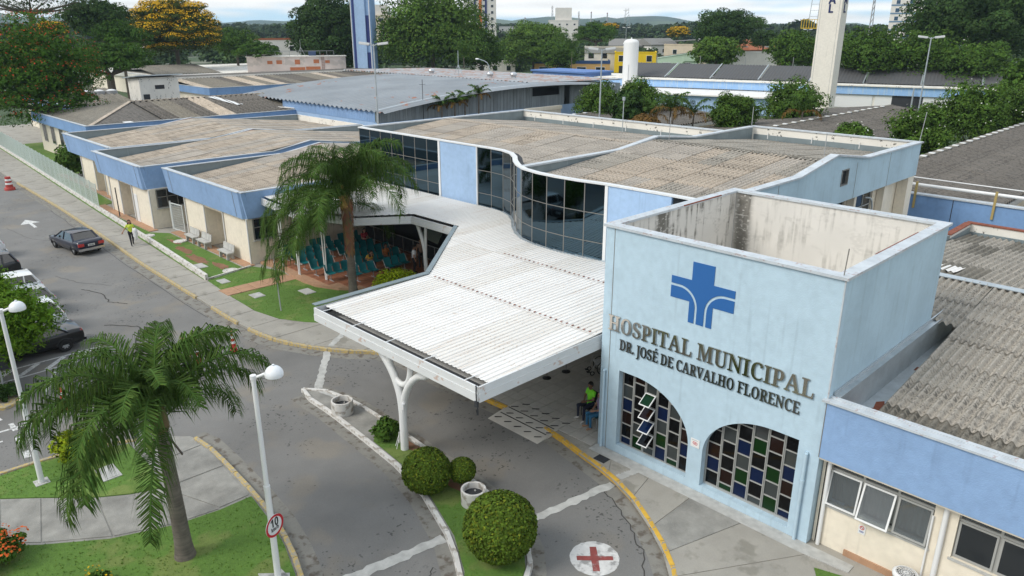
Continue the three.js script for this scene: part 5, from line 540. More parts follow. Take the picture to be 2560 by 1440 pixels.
function queenPalm(label, x, z, h, r0, len, count, seed, fruit) {
  const t = thing('palm_tree', label, 'palm', [x, 0.12, z]), r = rng(seed), lean = [0.12, 0.1]; part('trunk', palmTrunk(h, r0, r0 * 0.72, lean), palmTrunkMat, t);
  const V = []; for (let k = 0; k < 7; k++) V.push(frondGeo(seed + k * 3, len * (0.85 + 0.05 * k), [1.35, 1.15, 0.95, 0.72, 0.45, 0.15, -0.25][k], [1.9, 2.15, 2.3, 2.3, 2.1, 1.7, 1.1][k], 110, len * 0.235, 0.0155));
  part('crownshaft', [new THREE.LatheGeometry([[r0 * 0.72, 0], [r0 * 1.05, 0.15], [r0 * 0.95, 0.5], [r0 * 0.45, 0.95], [0.02, 1.2]].map(p => new THREE.Vector2(...p)), 12).translate(lean[0], h - 0.05, lean[1])], mat({ color: [0.14, 0.10, 0.045], roughness: 1 }), t);
  for (let i = 0; i < count; i++) { const k = Math.min(6, Math.floor(i / count * (fruit ? 7 : 5.6))), f = part('frond', V[k], LEAF.palm, t); f.position.set(lean[0], h + 0.55 - k * 0.07, lean[1]); let az = i * 2.399 + (r() - 0.5) * 0.5; if (fruit ? k > 3 && Math.cos(az - 0.6) > 0.15 : k > 2 && Math.cos(az - 0.42) > 0.78) az += Math.PI * 0.9; f.rotation.y = az; f.rotation.x = (r() - 0.5) * 0.25; f.scale.setScalar(0.9 + 0.2 * r()); }
  for (let i = 0; i < 5; i++) part('dead_sheath', bar([lean[0], h + 0.15, lean[1]], [lean[0] + Math.cos(i * 1.3) * 0.4, h - 0.75 + 0.2 * (i % 2), lean[1] + Math.sin(i * 1.3) * 0.4], 0.07, 0.03), i % 2 ? mat({ color: [0.30, 0.22, 0.15] }) : C.bark, t);
  if (fruit) { const lb = new Leaves(); for (let i = 0; i < 150; i++) { const a = i * 2.399, y = 2.4 + (h - 2.2) * i / 150, k = r0 * (0.95 + 0.4 * i / 150); lb.quad(Math.cos(a) * k + lean[0] * 0.6, y, Math.sin(a) * k + lean[1] * 0.6, Math.cos(a), 0.25, Math.sin(a), 0.26, 0.32, 1.57 + (r() - 0.5) * 0.7, [0.7 + 0.6 * r(), 0.7 + 0.4 * r(), 0.8]); } part('leaf_bases', lb.geo(), leafMat(0.20, 0.125, 0.075), t); const q = new Leaves(); for (let i = 0; i < 240; i++) { const a = r() * 6.28, k = 0.05 + 0.18 * r(), l = 0.5 + 0.6 * r(); q.quad(Math.cos(a) * k, -l, Math.sin(a) * k, r() - 0.5, 0.2, r() - 0.5, 0.12, 0.18, 1.57 + (r() - 0.5) * 0.4, [1, 0.8 + 0.3 * r(), 1]); } const f = part('flower_spray', q.geo(), leafMat(0.50, 0.36, 0.11), t); f.position.set(lean[0] + 0.3, h + 1.1, lean[1] + 0.35); part('spathe', curve([[lean[0], h + 0.4, lean[1]], [lean[0] + 0.25, h + 1.1, lean[1] + 0.3], [lean[0] + 0.32, h + 0.9, lean[1] + 0.38]], 0.07, 12), mat({ color: [0.24, 0.12, 0.04] }), t); }
  return t;
}
queenPalm('large drooping palm in the foreground lawn at the lower left', -17.95, -5.35, 3.9, 0.215, 3.6, 28, 811, false);
queenPalm('palm with a pale yellow flower spray in front of the waiting terrace', -32.35, -20.05, 4.9, 0.22, 4.7, 42, 823, true);
// smaller feather palms
function smallPalm(label, x, z, y0, h, len, count, seed, orange, group) { const t = thing('feather_palm', label, 'palm', [x, y0, z], 0, group), r = rng(seed), V = [0, 1, 2].map(k => frondGeo(seed + k, len, [1.3, 0.95, 0.35][k], [1.5, 1.8, 1.7][k], 18, len * 0.25, 0.04)); part('trunk', palmTrunk(h, 0.13, 0.08, [r() * 0.3, r() * 0.3]), palmTrunkMat, t); for (let i = 0; i < count; i++) { const k = Math.floor(i / count * 3), f = part('frond', V[k], k === 2 && orange ? LEAF.dry : LEAF.palm, t); f.position.y = h; f.rotation.y = i * 2.399 + r(); } return t; }
for (const [i, x, z, w] of [[0, -63.3, -51.6, 'leftmost'], [1, -63.2, -53.5, 'second from the left'], [2, -63.3, -55.0, 'third from the left'], [3, -63.1, -56.8, 'tallest, rightmost']]) smallPalm('small palm against the grey shed wall, ' + w + ' of four', x, z, 0, 5.6 + i * 0.2 + (i === 3 ? 0.3 : 0), 1.7, 13, 900 + i * 5, true, 'palms against the grey shed wall');
for (const [i, x, z, w] of [[0, -47.0, -66.5, 'leftmost'], [1, -45.6, -68.2, 'second from the left'], [2, -44.6, -67.0, 'third from the left'], [3, -44.0, -70.0, 'rightmost'], [4, -35.6, -77.5, 'the one beside the white tower']]) smallPalm('orange-tinged courtyard palm, ' + w, x, z, 0, 4.8 + 0.4 * (i % 3), 2.6, 14, 940 + i * 5, true, 'orange-tinged courtyard palms');
smallPalm('tall drooping palm in front of the huge light green tree', -120.8, -105, 0, 8.0, 5.2, 16, 970, false); smallPalm('tall drooping palm left of the shop with the oval sign', -125, -143.1, 0, 8.2, 6.2, 18, 980, false);
// distant wood and the nearer belt of street trees that reads as one mass
{ const c = crown(3333, 1, 0.8, { lobes: 16, leaves: 900, size: 0.10, flat: 0.75, low: -0.8 }), r = rng(55);
  const mass = (name, label, n, place) => { const im = new THREE.InstancedMesh(c.leaves, LEAF.wood, n), o = new THREE.Object3D(), col = new THREE.Color(); for (let i = 0; i < n; i++) { const a = R(45.5) + (r() - 0.5) * 1.6, [d, s, y, k] = place(); o.position.set(-Math.sin(a) * d, y, -Math.cos(a) * d); o.rotation.y = r() * 6.28; o.scale.set(s, s * (0.6 + 0.4 * r()), s); o.updateMatrix(); im.setMatrixAt(i, o.matrix); const t = k * (0.75 + 0.5 * r()); col.setRGB(t, t, t); im.setColorAt(i, col); } im.name = name; im.userData = { kind: 'stuff', label, category: 'wood' }; im.castShadow = im.receiveShadow = true; scene.add(im); };
  mass('distant_wood', 'dark band of distant woodland below the hills', 1300, () => { const d = 480 + Math.pow(r(), 0.7) * 900, s = 9 + 9 * r(); return [d, s, s * 0.3 + d * 0.0025, 1]; });
  mass('street_trees', 'belt of street trees filling the gaps between the town houses', 300, () => { const d = 255 + r() * 230, s = 4 + 3.5 * r(); return [d, s, s * 0.55, 1.6]; }); }
// ---------------------------------------------------------------- vehicles
function loft(rings) { const n = rings[0].length, pos = [], idx = []; for (const r of rings) for (const p of r) pos.push(...p); for (let i = 0; i < rings.length - 1; i++) for (let j = 0; j < n - 1; j++) { const a = i * n + j, b = a + 1, c = a + n, d = c + 1; idx.push(a, b, d, a, d, c); } const g = new THREE.BufferGeometry(); g.setAttribute('position', new THREE.Float32BufferAttribute(pos, 3)); g.setIndex(idx); g.computeVertexNormals(); return g; }
const quadG = (a, b, c, d) => { const g = new THREE.BufferGeometry(); g.setAttribute('position', new THREE.Float32BufferAttribute([...a, ...b, ...c, ...a, ...c, ...d], 3)); g.computeVertexNormals(); return g; };
const M_glass = mat({ color: [0.018, 0.022, 0.026], roughness: 0.05, clearcoat: 1 }), M_tail = mat({ color: [0.42, 0.012, 0.012], roughness: 0.15, clearcoat: 1 }), M_plate = mat({ color: [0.55, 0.55, 0.52] });
function car(label, x, z, ry, { L = 4.3, W = 1.68, H = 1.42, kind = 'sedan', paint, trim = C.black, boxy = false }) {
  const t = thing('parked_car', label, 'car', [x, 0, z], ry), h = W / 2, l2 = L / 2, belt = boxy ? 0.86 : 0.88, hood = boxy ? 0.86 : 0.84, tail = kind === 'sedan' ? 0.94 : 0.98;
  const ring = (zz, yb, yt, w) => { const half = [[0, yb], [w * 0.86, yb], [w * 0.97, yb + 0.12], [w, yb + (yt - yb) * 0.5], [w * 0.985, yt - 0.14], [w * 0.93, yt - 0.03], [w * 0.82, yt], [0, yt + 0.02]]; return [...half.map(p => [p[0], p[1], zz]), ...half.slice(0, -1).reverse().map(p => [-p[0], p[1], zz])]; };
  const st = [[-l2 + 0.02, 0.42, 0.66, h * 0.80], [-l2 + 0.01, 0.36, tail - 0.14, h * 0.90], [-l2 + 0.1, 0.28, tail - 0.02, h * 0.965], [-l2 + 0.45, 0.24, tail, h], [-l2 + 1.0, 0.22, belt + 0.02, h], [0, 0.22, belt, h], [l2 - 1.3, 0.22, hood + 0.02, h], [l2 - 0.5, 0.24, hood - 0.06, h * 0.99], [l2 - 0.12, 0.28, hood - 0.16, h * 0.94], [l2 - 0.01, 0.36, 0.62, h * 0.84]];
  part('body', [loft(st.map(s => ring(...s))), plate(ring(0, 0.42, 0.66, h * 0.8).map(p => [p[0], p[1]]), [], -l2 + 0.01, -l2 + 0.02), plate(ring(0, 0.36, 0.62, h * 0.84).map(p => [p[0], p[1]]), [], l2 - 0.02, l2 - 0.01)], paint, t);
  const zb0 = kind === 'sedan' ? -l2 + 0.62 : -l2 + 0.12, zr0 = kind === 'sedan' ? -l2 + (boxy ? 1.15 : 1.35) : -l2 + 0.42, zb1 = l2 - 1.15, zr1 = l2 - 1.95, wb = h * 0.92, wr = h * 0.74, yb = belt - 0.02, yr = H - 0.07, B = [[-wb, yb, zb0], [wb, yb, zb0], [wb, yb, zb1], [-wb, yb, zb1]], T = [[-wr, yr, zr0], [wr, yr, zr0], [wr, yr, zr1], [-wr, yr, zr1]];
  part('rear_window', quadG(B[0], B[1], T[1], T[0]), M_glass, t); part('windscreen', quadG(B[2], B[3], T[3], T[2]), M_glass, t); part('side_window', quadG(B[1], B[2], T[2], T[1]), M_glass, t); part('side_window', quadG(B[3], B[0], T[0], T[3]), M_glass, t);
  part('roof', loft([zr0 - 0.04, zr0 + 0.15, (zr0 + zr1) / 2, zr1 - 0.15, zr1 + 0.04].map((zz, i) => [-1, -0.92, -0.5, 0, 0.5, 0.92, 1].map(u => [u * (wr + 0.03), yr - 0.02 + (1 - u * u) * 0.045 + [0, 0.03, 0.045, 0.03, 0][i], zz]))), paint, t);
  for (const [i] of [[0], [1], [2], [3]]) part('pillar', bar(B[i], T[i], i < 2 ? (kind === 'sedan' ? 0.10 : 0.14) : 0.06, 0.06), paint, t); for (const s of [-1, 1]) { part('pillar', bar([s * (wb + 0.004), yb, -0.1], [s * (wr + 0.004), yr, -0.1], 0.05, 0.07), paint, t); if (kind !== 'sedan') part('pillar', bar([s * (wb + 0.004), yb, -l2 + 0.85], [s * (wr + 0.004), yr, -l2 + 0.8], 0.06, 0.1), paint, t); part('belt_trim', bar([s * h * 0.985, belt - 0.32, -l2 + 0.5], [s * h * 0.985, belt - 0.32, l2 - 0.7], 0.02, 0.05), trim, t); part('mirror', new THREE.SphereGeometry(0.1, 8, 6).scale(0.9, 0.7, 0.6).translate(s * (h + 0.06), belt + 0.08, l2 - 1.45), paint, t); part('tail_lamp', [boxy ? bx(s * h * 0.52, s * h * 0.94, 0.62, 0.80, -l2 - 0.02, -l2 + 0.06) : new THREE.SphereGeometry(0.17, 12, 8).scale(0.85, kind === 'sedan' ? 0.72 : 1.1, 0.7).translate(s * h * 0.77, 0.80, -l2 + 0.14)], M_tail, t); part('headlamp', bx(s * h * 0.5, s * h * 0.88, 0.56, 0.7, l2 - 0.12, l2 - 0.02), C.chrome, t); }
  part('rear_bumper', [bx(-h * 0.92, h * 0.92, 0.34, 0.46, -l2 - 0.05, -l2 + 0.1), ...(boxy ? [bx(-h * 0.95, h * 0.95, 0.46, 0.49, -l2 - 0.06, -l2 + 0.1)] : [])], boxy ? C.chrome : paint, t); part('number_plate', bx(-0.2, 0.2, 0.60, 0.73, -l2 - 0.03, -l2 + 0.01), M_plate, t); part('plate_characters', [-0.14, -0.08, -0.02, 0.06, 0.12].map(a => bx(a - 0.018, a + 0.018, 0.63, 0.70, -l2 - 0.034, -l2 - 0.03)), C.dark, t);
  for (const s of [-1, 1]) for (const zz of [-l2 + 0.82, l2 - 0.82]) { const w = part('wheel', [new THREE.TorusGeometry(0.215, 0.085, 8, 22).rotateY(Math.PI / 2).scale(1.1, 1, 1)], C.rubber, t); w.position.set(s * (h - 0.09), 0.30, zz); part('wheel_rim', [new THREE.CylinderGeometry(0.19, 0.19, 0.1, 20).rotateZ(Math.PI / 2)], C.steel, w); part('rim_holes', Array.from({ length: 8 }, (_, k) => new THREE.CylinderGeometry(0.026, 0.026, 0.115, 7).rotateZ(Math.PI / 2).translate(0, Math.cos(k * 0.785) * 0.13, Math.sin(k * 0.785) * 0.13)), C.dark, w); part('wheel_arch', new THREE.TorusGeometry(0.335, 0.035, 6, 18, Math.PI).rotateY(Math.PI / 2).translate(s * (h - 0.02), 0.29, zz), C.black, t); }
  return t;
}
const paint = (r, g, b, m = 0.3) => mat({ color: [r, g, b], roughness: 0.35, metalness: m, clearcoat: 0.7, clearcoatRoughness: 0.08, specularIntensity: 0.5 });
const mv = car('dark navy boxy sedan driving along the road beside the kerb', -52.85, -12.5, R(-82), { L: 4.35, W: 1.66, H: 1.36, kind: 'sedan', paint: paint(0.005, 0.007, 0.022, 0), trim: C.chrome, boxy: true }); mv.name = 'sedan_car';
car('black sedan parked nearest the hatched bay', -36.1, -5.85, 0, { L: 4.25, W: 1.66, H: 1.44, paint: paint(0.012, 0.012, 0.013, 0.5) });
car('white estate car parked next to the black sedan', -38.75, -5.9, R(1.5), { L: 4.2, W: 1.68, H: 1.52, kind: 'wagon', paint: paint(0.68, 0.69, 0.70, 0.1) });
car('silver hatchback parked third from the hatched bay', -41.5, -6.4, 0, { L: 3.9, W: 1.65, H: 1.5, kind: 'hatch', paint: paint(0.42, 0.43, 0.44, 0.6) });
car('white hatchback parked beyond the silver one', -44.3, -6.5, R(-1), { L: 3.9, W: 1.65, H: 1.5, kind: 'hatch', paint: paint(0.68, 0.68, 0.67, 0.1) });
car('black hatchback parked at the left edge of the picture', -49.6, -6.6, 0, { L: 3.9, W: 1.65, H: 1.48, kind: 'hatch', paint: paint(0.02, 0.02, 0.022, 0.5) });
car('white hatchback parked farthest along at the left edge', -54.6, -6.9, 0, { L: 3.9, W: 1.65, H: 1.5, kind: 'hatch', paint: paint(0.66, 0.66, 0.66, 0.1) });
car('silver sedan parked across the car park near the lower trees', -33, 12, R(180), { L: 4.25, paint: paint(0.45, 0.46, 0.47, 0.6) }); car('dark red hatchback parked across the car park', -29.9, 12, R(180), { L: 3.9, H: 1.5, kind: 'hatch', paint: paint(0.16, 0.015, 0.02, 0.4) });

// ---------------------------------------------------------------- people
function sdfMesh(bones, cx, cy, cz, half, res, k) {          // bones: [ax,ay,az, bx,by,bz, ra, rb, colour]
  const mc = new MarchingCubes(res, C.white, false, false, 60000), f = mc.field, S = mc.size, h2 = S / 2; mc.isolation = 0;
  const cap = (b, x, y, z) => { const dx = b[3] - b[0], dy = b[4] - b[1], dz = b[5] - b[2], px = x - b[0], py = y - b[1], pz = z - b[2], l = dx * dx + dy * dy + dz * dz; const t = l > 0 ? clamp((px * dx + py * dy + pz * dz) / l) : 0; return Math.hypot(px - dx * t, py - dy * t, pz - dz * t) - (b[6] + (b[7] - b[6]) * t); };
  for (let kz = 0; kz < S; kz++) for (let ky = 0; ky < S; ky++) for (let kx = 0; kx < S; kx++) { const x = cx + (kx - h2) / h2 * half, y = cy + (ky - h2) / h2 * half, z = cz + (kz - h2) / h2 * half; let d = 9; for (const b of bones) { if (Math.abs(x - (b[0] + b[3]) / 2) > 0.5 || Math.abs(y - (b[1] + b[4]) / 2) > 0.5) continue; const e = cap(b, x, y, z), hh = clamp(0.5 + 0.5 * (d - e) / k); d = d + (e - d) * hh - k * hh * (1 - hh); } f[kx + ky * S + kz * S * S] = -d; }
  mc.update(); const n = mc.count, P = mc.positionArray, pos = new Float32Array(n * 3), col = new Float32Array(n * 3);
  for (let i = 0; i < n; i++) { const x = cx + P[i * 3] * half, y = cy + P[i * 3 + 1] * half, z = cz + P[i * 3 + 2] * half; pos.set([x, y, z], i * 3); let best = 9, c = [1, 1, 1]; for (const b of bones) { const e = cap(b, x, y, z); if (e < best) { best = e; c = b[8]; } } col.set(c, i * 3); }
  const g = new THREE.BufferGeometry(); g.setAttribute('position', new THREE.BufferAttribute(pos, 3)); g.setAttribute('color', new THREE.BufferAttribute(col, 3)); g.setAttribute('normal', new THREE.BufferAttribute(new Float32Array(mc.normalArray.slice(0, n * 3)), 3)); g.setAttribute('uv', new THREE.BufferAttribute(new Float32Array(n * 2), 2)); g.computeVertexNormals(); g.userData.keepUV = true; return g;
}
function headGeo(skin, hair, long) { const dark = mul(skin, 0.8), eye = [0.02, 0.015, 0.01], b = [[0, 0.005, -0.01, 0, 0.035, 0, 0.088, 0.092, skin], [0, -0.075, 0.03, 0, -0.03, 0.01, 0.045, 0.07, skin], [0, 0.0, 0.085, 0, -0.03, 0.10, 0.012, 0.017, skin], [-0.028, -0.068, 0.078, 0.028, -0.068, 0.078, 0.010, 0.010, mul(skin, 0.65)], [-0.092, -0.01, 0, -0.092, 0.015, -0.005, 0.018, 0.02, dark], [0.092, -0.01, 0, 0.092, 0.015, -0.005, 0.018, 0.02, dark], [-0.034, 0.012, 0.083, -0.030, 0.012, 0.083, 0.011, 0.011, eye], [0.030, 0.012, 0.083, 0.034, 0.012, 0.083, 0.011, 0.011, eye], [0, 0.055, -0.02, 0, 0.06, -0.03, 0.098, 0.098, hair], [0, 0.0, -0.05, 0, 0.04, -0.05, 0.085, 0.09, hair], [0, -0.14, -0.02, 0, -0.07, -0.01, 0.052, 0.05, skin]]; if (long) b.push([-0.06, 0.02, -0.05, -0.08, -0.2, -0.05, 0.06, 0.05, hair], [0.06, 0.02, -0.05, 0.08, -0.2, -0.05, 0.06, 0.05, hair], [0, 0.02, -0.07, 0, -0.24, -0.08, 0.07, 0.05, hair]); return sdfMesh(b, 0, -0.04, 0, 0.28, 56, 0.018); }
function handGeo(skin) { const b = [[0, 0, 0, 0, -0.07, 0.004, 0.026, 0.034, skin], [-0.02, -0.02, 0.0, -0.022, -0.075, 0.004, 0.018, 0.017, skin], [0.02, -0.02, 0.0, 0.022, -0.075, 0.004, 0.018, 0.017, skin]]; [[-0.033, 0.055], [-0.011, 0.072], [0.012, 0.067], [0.034, 0.048]].forEach(([x, l]) => b.push([x, -0.085, 0.004, x * 1.12, -0.085 - l * 0.55, 0.016, 0.0095, 0.009, skin], [x * 1.12, -0.085 - l * 0.55, 0.016, x * 1.1, -0.085 - l, 0.038, 0.009, 0.008, skin])); b.push([0.02, -0.02, 0.008, 0.055, -0.06, 0.022, 0.012, 0.011, skin], [0.055, -0.06, 0.022, 0.055, -0.09, 0.035, 0.010, 0.009, skin]); return sdfMesh(b, 0, -0.06, 0.01, 0.13, 44, 0.006); }
const SK = { a: [0.36, 0.20, 0.13], b: [0.20, 0.105, 0.065], c: [0.46, 0.28, 0.20] }, geoCache = {};
function person(label, x, y, z, ry, j, { skin = 'a', hair = [0.012, 0.010, 0.009], top, legs, shoes = [0.03, 0.03, 0.03], long = false, sleeve = 0.5, headTurn = [0, 0, 0], scale = 1 }) {
  const t = thing('person', label, 'person', [x, y, z], ry); t.scale.setScalar(scale); const s = SK[skin], B = [], cap = (a, b, ra, rb, c) => B.push([...a, ...b, ra, rb, c]), lerp = (a, b, k) => a.map((v, i) => v + (b[i] - v) * k);
  cap(j.pelvis, lerp(j.pelvis, j.chest, 0.45), 0.125, 0.112, top); cap([j.pelvis[0] - 0.05, j.pelvis[1] - 0.03, j.pelvis[2]], [j.pelvis[0] + 0.05, j.pelvis[1] - 0.03, j.pelvis[2]], 0.125, 0.125, legs); cap(lerp(j.pelvis, j.chest, 0.5), j.chest, 0.118, 0.135, top); cap(j.shL, j.shR, 0.062, 0.062, top); cap([j.chest[0] - 0.07, j.chest[1] - 0.02, j.chest[2] + 0.02], [j.chest[0] + 0.07, j.chest[1] - 0.02, j.chest[2] + 0.02], 0.105, 0.105, top); cap(j.chest, j.neck, 0.07, 0.055, top); cap(j.neck, lerp(j.neck, j.head, 0.6), 0.05, 0.05, s);
  for (const S of ['L', 'R']) { cap(j['sh' + S], lerp(j['sh' + S], j['el' + S], sleeve), 0.058, 0.05, top); cap(lerp(j['sh' + S], j['el' + S], sleeve), j['el' + S], 0.044, 0.038, sleeve > 0.95 ? top : s); cap(j['el' + S], j['wr' + S], 0.038, 0.027, s); cap(j['hip' + S], j['kn' + S], 0.088, 0.06, legs); cap(j['kn' + S], j['an' + S], 0.058, 0.042, legs); cap([j['an' + S][0], j['an' + S][1] - 0.05, j['an' + S][2]], j['toe' + S], 0.042, 0.034, shoes); }
  const body = sdfMesh(B, 0, 0.82, 0.1, 0.98, 92, 0.035), hk = skin + hair.join() + long, hd = (geoCache[hk] ||= headGeo(s, hair, long)).clone(), hg = geoCache['h' + skin] ||= handGeo(s); hd.rotateX(headTurn[0]).rotateY(headTurn[1]).rotateZ(headTurn[2]).translate(j.head[0], j.head[1] + 0.06, j.head[2] + 0.01);
  const hands = ['L', 'R'].map(S => { const d = V3(...j['wr' + S]).sub(V3(...j['el' + S])).normalize(), g = hg.clone(); if (S === 'R') { g.scale(-1, 1, 1); const p = g.attributes.position; for (let i = 0; i < p.count; i += 3) { const a = [p.getX(i), p.getY(i), p.getZ(i)]; p.setXYZ(i, p.getX(i + 1), p.getY(i + 1), p.getZ(i + 1)); p.setXYZ(i + 1, ...a); } g.computeVertexNormals(); } g.applyQuaternion(new THREE.Quaternion().setFromUnitVectors(V3(0, -1, 0), d)); return g.translate(...j['wr' + S]); });
  const all = mergeGeometries([body, hd, ...hands]); all.userData.keepUV = true; part('body', all, mat({ vertexColors: true, roughness: 0.85 }), t); return t;
}
const stand = (o = {}) => ({ pelvis: [0, 0.93, 0], chest: [0, 1.28, 0.01], neck: [0, 1.42, 0], head: [0, 1.52, 0.02], shL: [-0.17, 1.36, 0], shR: [0.17, 1.36, 0], elL: [-0.24, 1.1, -0.03], elR: [0.24, 1.1, -0.03], wrL: [-0.25, 0.87, 0.05], wrR: [0.25, 0.87, 0.05], hipL: [-0.09, 0.88, 0], hipR: [0.09, 0.88, 0], knL: [-0.1, 0.48, 0.03], knR: [0.1, 0.48, 0.03], anL: [-0.1, 0.09, 0], anR: [0.1, 0.09, 0], toeL: [-0.11, 0.035, 0.15], toeR: [0.11, 0.035, 0.15], ...o });
const sit = (o = {}) => ({ pelvis: [0, 0.55, -0.05], chest: [0, 0.92, -0.08], neck: [0, 1.06, -0.07], head: [0, 1.16, -0.04], shL: [-0.17, 1.0, -0.08], shR: [0.17, 1.0, -0.08], elL: [-0.23, 0.76, 0.0], elR: [0.23, 0.76, 0.0], wrL: [-0.08, 0.68, 0.2], wrR: [0.08, 0.68, 0.22], hipL: [-0.09, 0.52, 0], hipR: [0.09, 0.52, 0], knL: [-0.12, 0.52, 0.40], knR: [0.12, 0.52, 0.40], anL: [-0.12, 0.10, 0.40], anR: [0.13, 0.10, 0.38], toeL: [-0.14, 0.035, 0.54], toeR: [0.15, 0.035, 0.52], ...o });
const toCam = (x, z) => Math.atan2(-x, -z);
person('woman in yellow-green top and dark trousers walking on the pavement carrying white cloth', -50.7, 0.14, -15.2, R(82), stand({ knL: [-0.09, 0.49, 0.14], anL: [-0.09, 0.10, 0.2], toeL: [-0.1, 0.05, 0.34], knR: [0.09, 0.48, -0.02], anR: [0.09, 0.13, -0.22], toeR: [0.1, 0.04, -0.1], elR: [0.24, 1.12, 0.05], wrR: [0.2, 1.0, 0.26], elL: [-0.32, 1.12, -0.08], wrL: [-0.45, 0.95, -0.05] }), { skin: 'a', top: [0.52, 0.62, 0.06], legs: [0.012, 0.013, 0.02], long: true, scale: 0.98 });
solo('white_cloth', (() => { const g = new THREE.SphereGeometry(0.16, 14, 12), p = g.attributes.position; for (let i = 0; i < p.count; i++) { const y = p.getY(i); p.setXYZ(i, p.getX(i) * (0.8 + 0.3 * Math.sin(i * 1.7)), y < 0 ? y * 4 : y * 1.2, p.getZ(i) * (0.9 + 0.2 * Math.cos(i * 2.3))); } g.computeVertexNormals(); return g.translate(-50.4, 1.12, -15.38); })(), C.white, 'white cloth hanging from the walking woman\'s arm', 'cloth');
const guardJ = sit({ knR: [0.2, 0.52, 0.38], anR: [0.26, 0.10, 0.45], toeR: [0.3, 0.035, 0.58], wrL: [-0.02, 0.70, 0.22], wrR: [0.05, 0.68, 0.22] });
person('seated attendant in fluorescent green shirt under the canopy edge', -15.25, 0.15, -18.9, R(-12), guardJ, { skin: 'b', top: [0.22, 0.78, 0.03], legs: [0.016, 0.020, 0.04], shoes: [0.6, 0.58, 0.55], headTurn: [0.15, 0.3, 0] });
person('person in blue sitting half hidden beside the entrance block corner', -14.55, 0.15, -18.6, R(-25), sit(), { skin: 'a', top: [0.25, 0.2, 0.3], legs: [0.03, 0.14, 0.26], shoes: [0.35, 0.2, 0.12], long: true });
person('woman in white blouse and black trousers standing with her back turned in the waiting area', -32.75, 0.29, -24.4, R(150), stand({ elR: [0.27, 1.12, 0.0], wrR: [0.3, 0.9, 0.1] }), { skin: 'a', top: [0.74, 0.75, 0.78], legs: [0.015, 0.015, 0.018], hair: [0.02, 0.014, 0.01], headTurn: [0.2, 0, 0], scale: 0.97 });
person('bare-armed man standing behind the woman in white at the railing', -33.4, 0.29, -25.4, R(60), stand(), { skin: 'a', top: [0.25, 0.16, 0.12], legs: [0.03, 0.03, 0.035], sleeve: 0.2 });
person('person in red top sitting in the back row of teal seats', -38.85, 0.28, -25.2, R(90), sit({ wrL: [-0.1, 0.74, 0.15] }), { skin: 'c', top: [0.45, 0.05, 0.07], legs: [0.02, 0.02, 0.03], long: true });
person('person in yellow top bending forward on the teal seats', -35.0, 0.28, -22.9, R(90), sit({ chest: [0, 0.86, 0.1], neck: [0, 0.96, 0.16], head: [0, 1.03, 0.24], shL: [-0.17, 0.93, 0.1], shR: [0.17, 0.93, 0.1] }), { skin: 'a', top: [0.58, 0.34, 0.05], legs: [0.03, 0.03, 0.05], long: true });
person('person in orange sitting in the seat row behind the palm trunk', -35.0, 0.28, -24.1, R(90), sit(), { skin: 'b', top: [0.35, 0.12, 0.03], legs: [0.02, 0.02, 0.03] });
person('person in white shirt and dark trousers on the road behind the palm fronds', -29.3, 0, -10.05, R(40), stand({ elL: [-0.28, 1.12, 0.05], wrL: [-0.15, 1.05, 0.25] }), { skin: 'b', top: [0.68, 0.70, 0.74], legs: [0.02, 0.02, 0.024], hair: [0.01, 0.01, 0.01] });

// ---------------------------------------------------------------- furniture and street things
const teal = mat({ color: [0.012, 0.165, 0.185], roughness: 0.35 }), tealSeat = (() => { const pf = [[0.21, 0.43], [0.17, 0.445], [0.0, 0.425], [-0.17, 0.43], [-0.215, 0.46], [-0.25, 0.56], [-0.30, 0.74], [-0.335, 0.86], [-0.355, 0.885]], rows = []; for (let k = 0; k <= 8; k++) { const u = k / 4 - 1; rows.push(pf.map(([x, y], i) => [x + (i > 4 ? 0.035 * u * u : 0), y + (i < 5 ? 0.03 * u * u * u * u : 0), u * 0.225 * (i > 6 ? 0.94 : 1)])); } const g = loft(rows.map(r => r)); const back = g.clone().translate(-0.012, -0.014, 0); return muv(mg([g, back])); })();
let rowCount = 0; const rowNames = ['in the front left corner of the terrace', 'behind the left posts', 'left of the palm trunk', 'behind the palm trunk', 'in the middle of the terrace', 'right of the palm trunk', 'beside the golden bush'];
function seatRow(x, z0, n, label) { const t = thing('seat_row', label, 'seats', [x, 0.29, z0], 0, 'rows of teal waiting seats'); for (let i = 0; i < n; i++) part('seat', tealSeat, teal, t).position.z = -i * 0.52; part('beam', bx(-0.05, 0.01, 0.36, 0.40, -(n - 1) * 0.52 - 0.2, 0.2), C.grey, t); for (const z of [0, -(n - 1) * 0.52]) part('leg', [tube([-0.02, 0.01, z], [-0.02, 0.37, z], 0.022), bar([-0.25, 0.02, z], [0.25, 0.02, z], 0.04, 0.03)], C.grey, t); for (const z of [0.26, -(n - 1) * 0.52 - 0.26]) part('arm_frame', [bar([-0.05, 0.38, z], [0.2, 0.44, z], 0.02), bar([-0.05, 0.38, z], [-0.32, 0.8, z], 0.02)], C.white, t); return t; }
[[-40.1, -20.5, 3, 'leftmost front row of teal waiting seats on the terrace'], [-40.1, -22.4, 3, 'leftmost second row of teal waiting seats'], [-40.1, -24.4, 3, 'leftmost back row of teal waiting seats'], [-38.9, -20.4, 4, 'second front row of teal waiting seats from the left'], [-38.9, -22.9, 5, 'second back row of teal waiting seats from the left'], [-37.7, -20.3, 4, 'teal seat row directly left of the palm trunk, front half'], [-37.7, -22.9, 5, 'teal seat row left of the palm trunk, back half'], [-36.4, -22.6, 6, 'middle back row of teal waiting seats'], [-36.3, -20.2, 3, 'front teal seat row just behind the palm fronds'], [-35.1, -22.4, 6, 'back teal seat row with two seated people'], [-34.9, -20.3, 3, 'front teal seat row beside the palm trunk'], [-33.8, -21.3, 3, 'short teal seat row nearest the golden bush'], [-33.7, -23.4, 3, 'short teal seat row nearest the standing woman']].forEach(a => seatRow(...a));
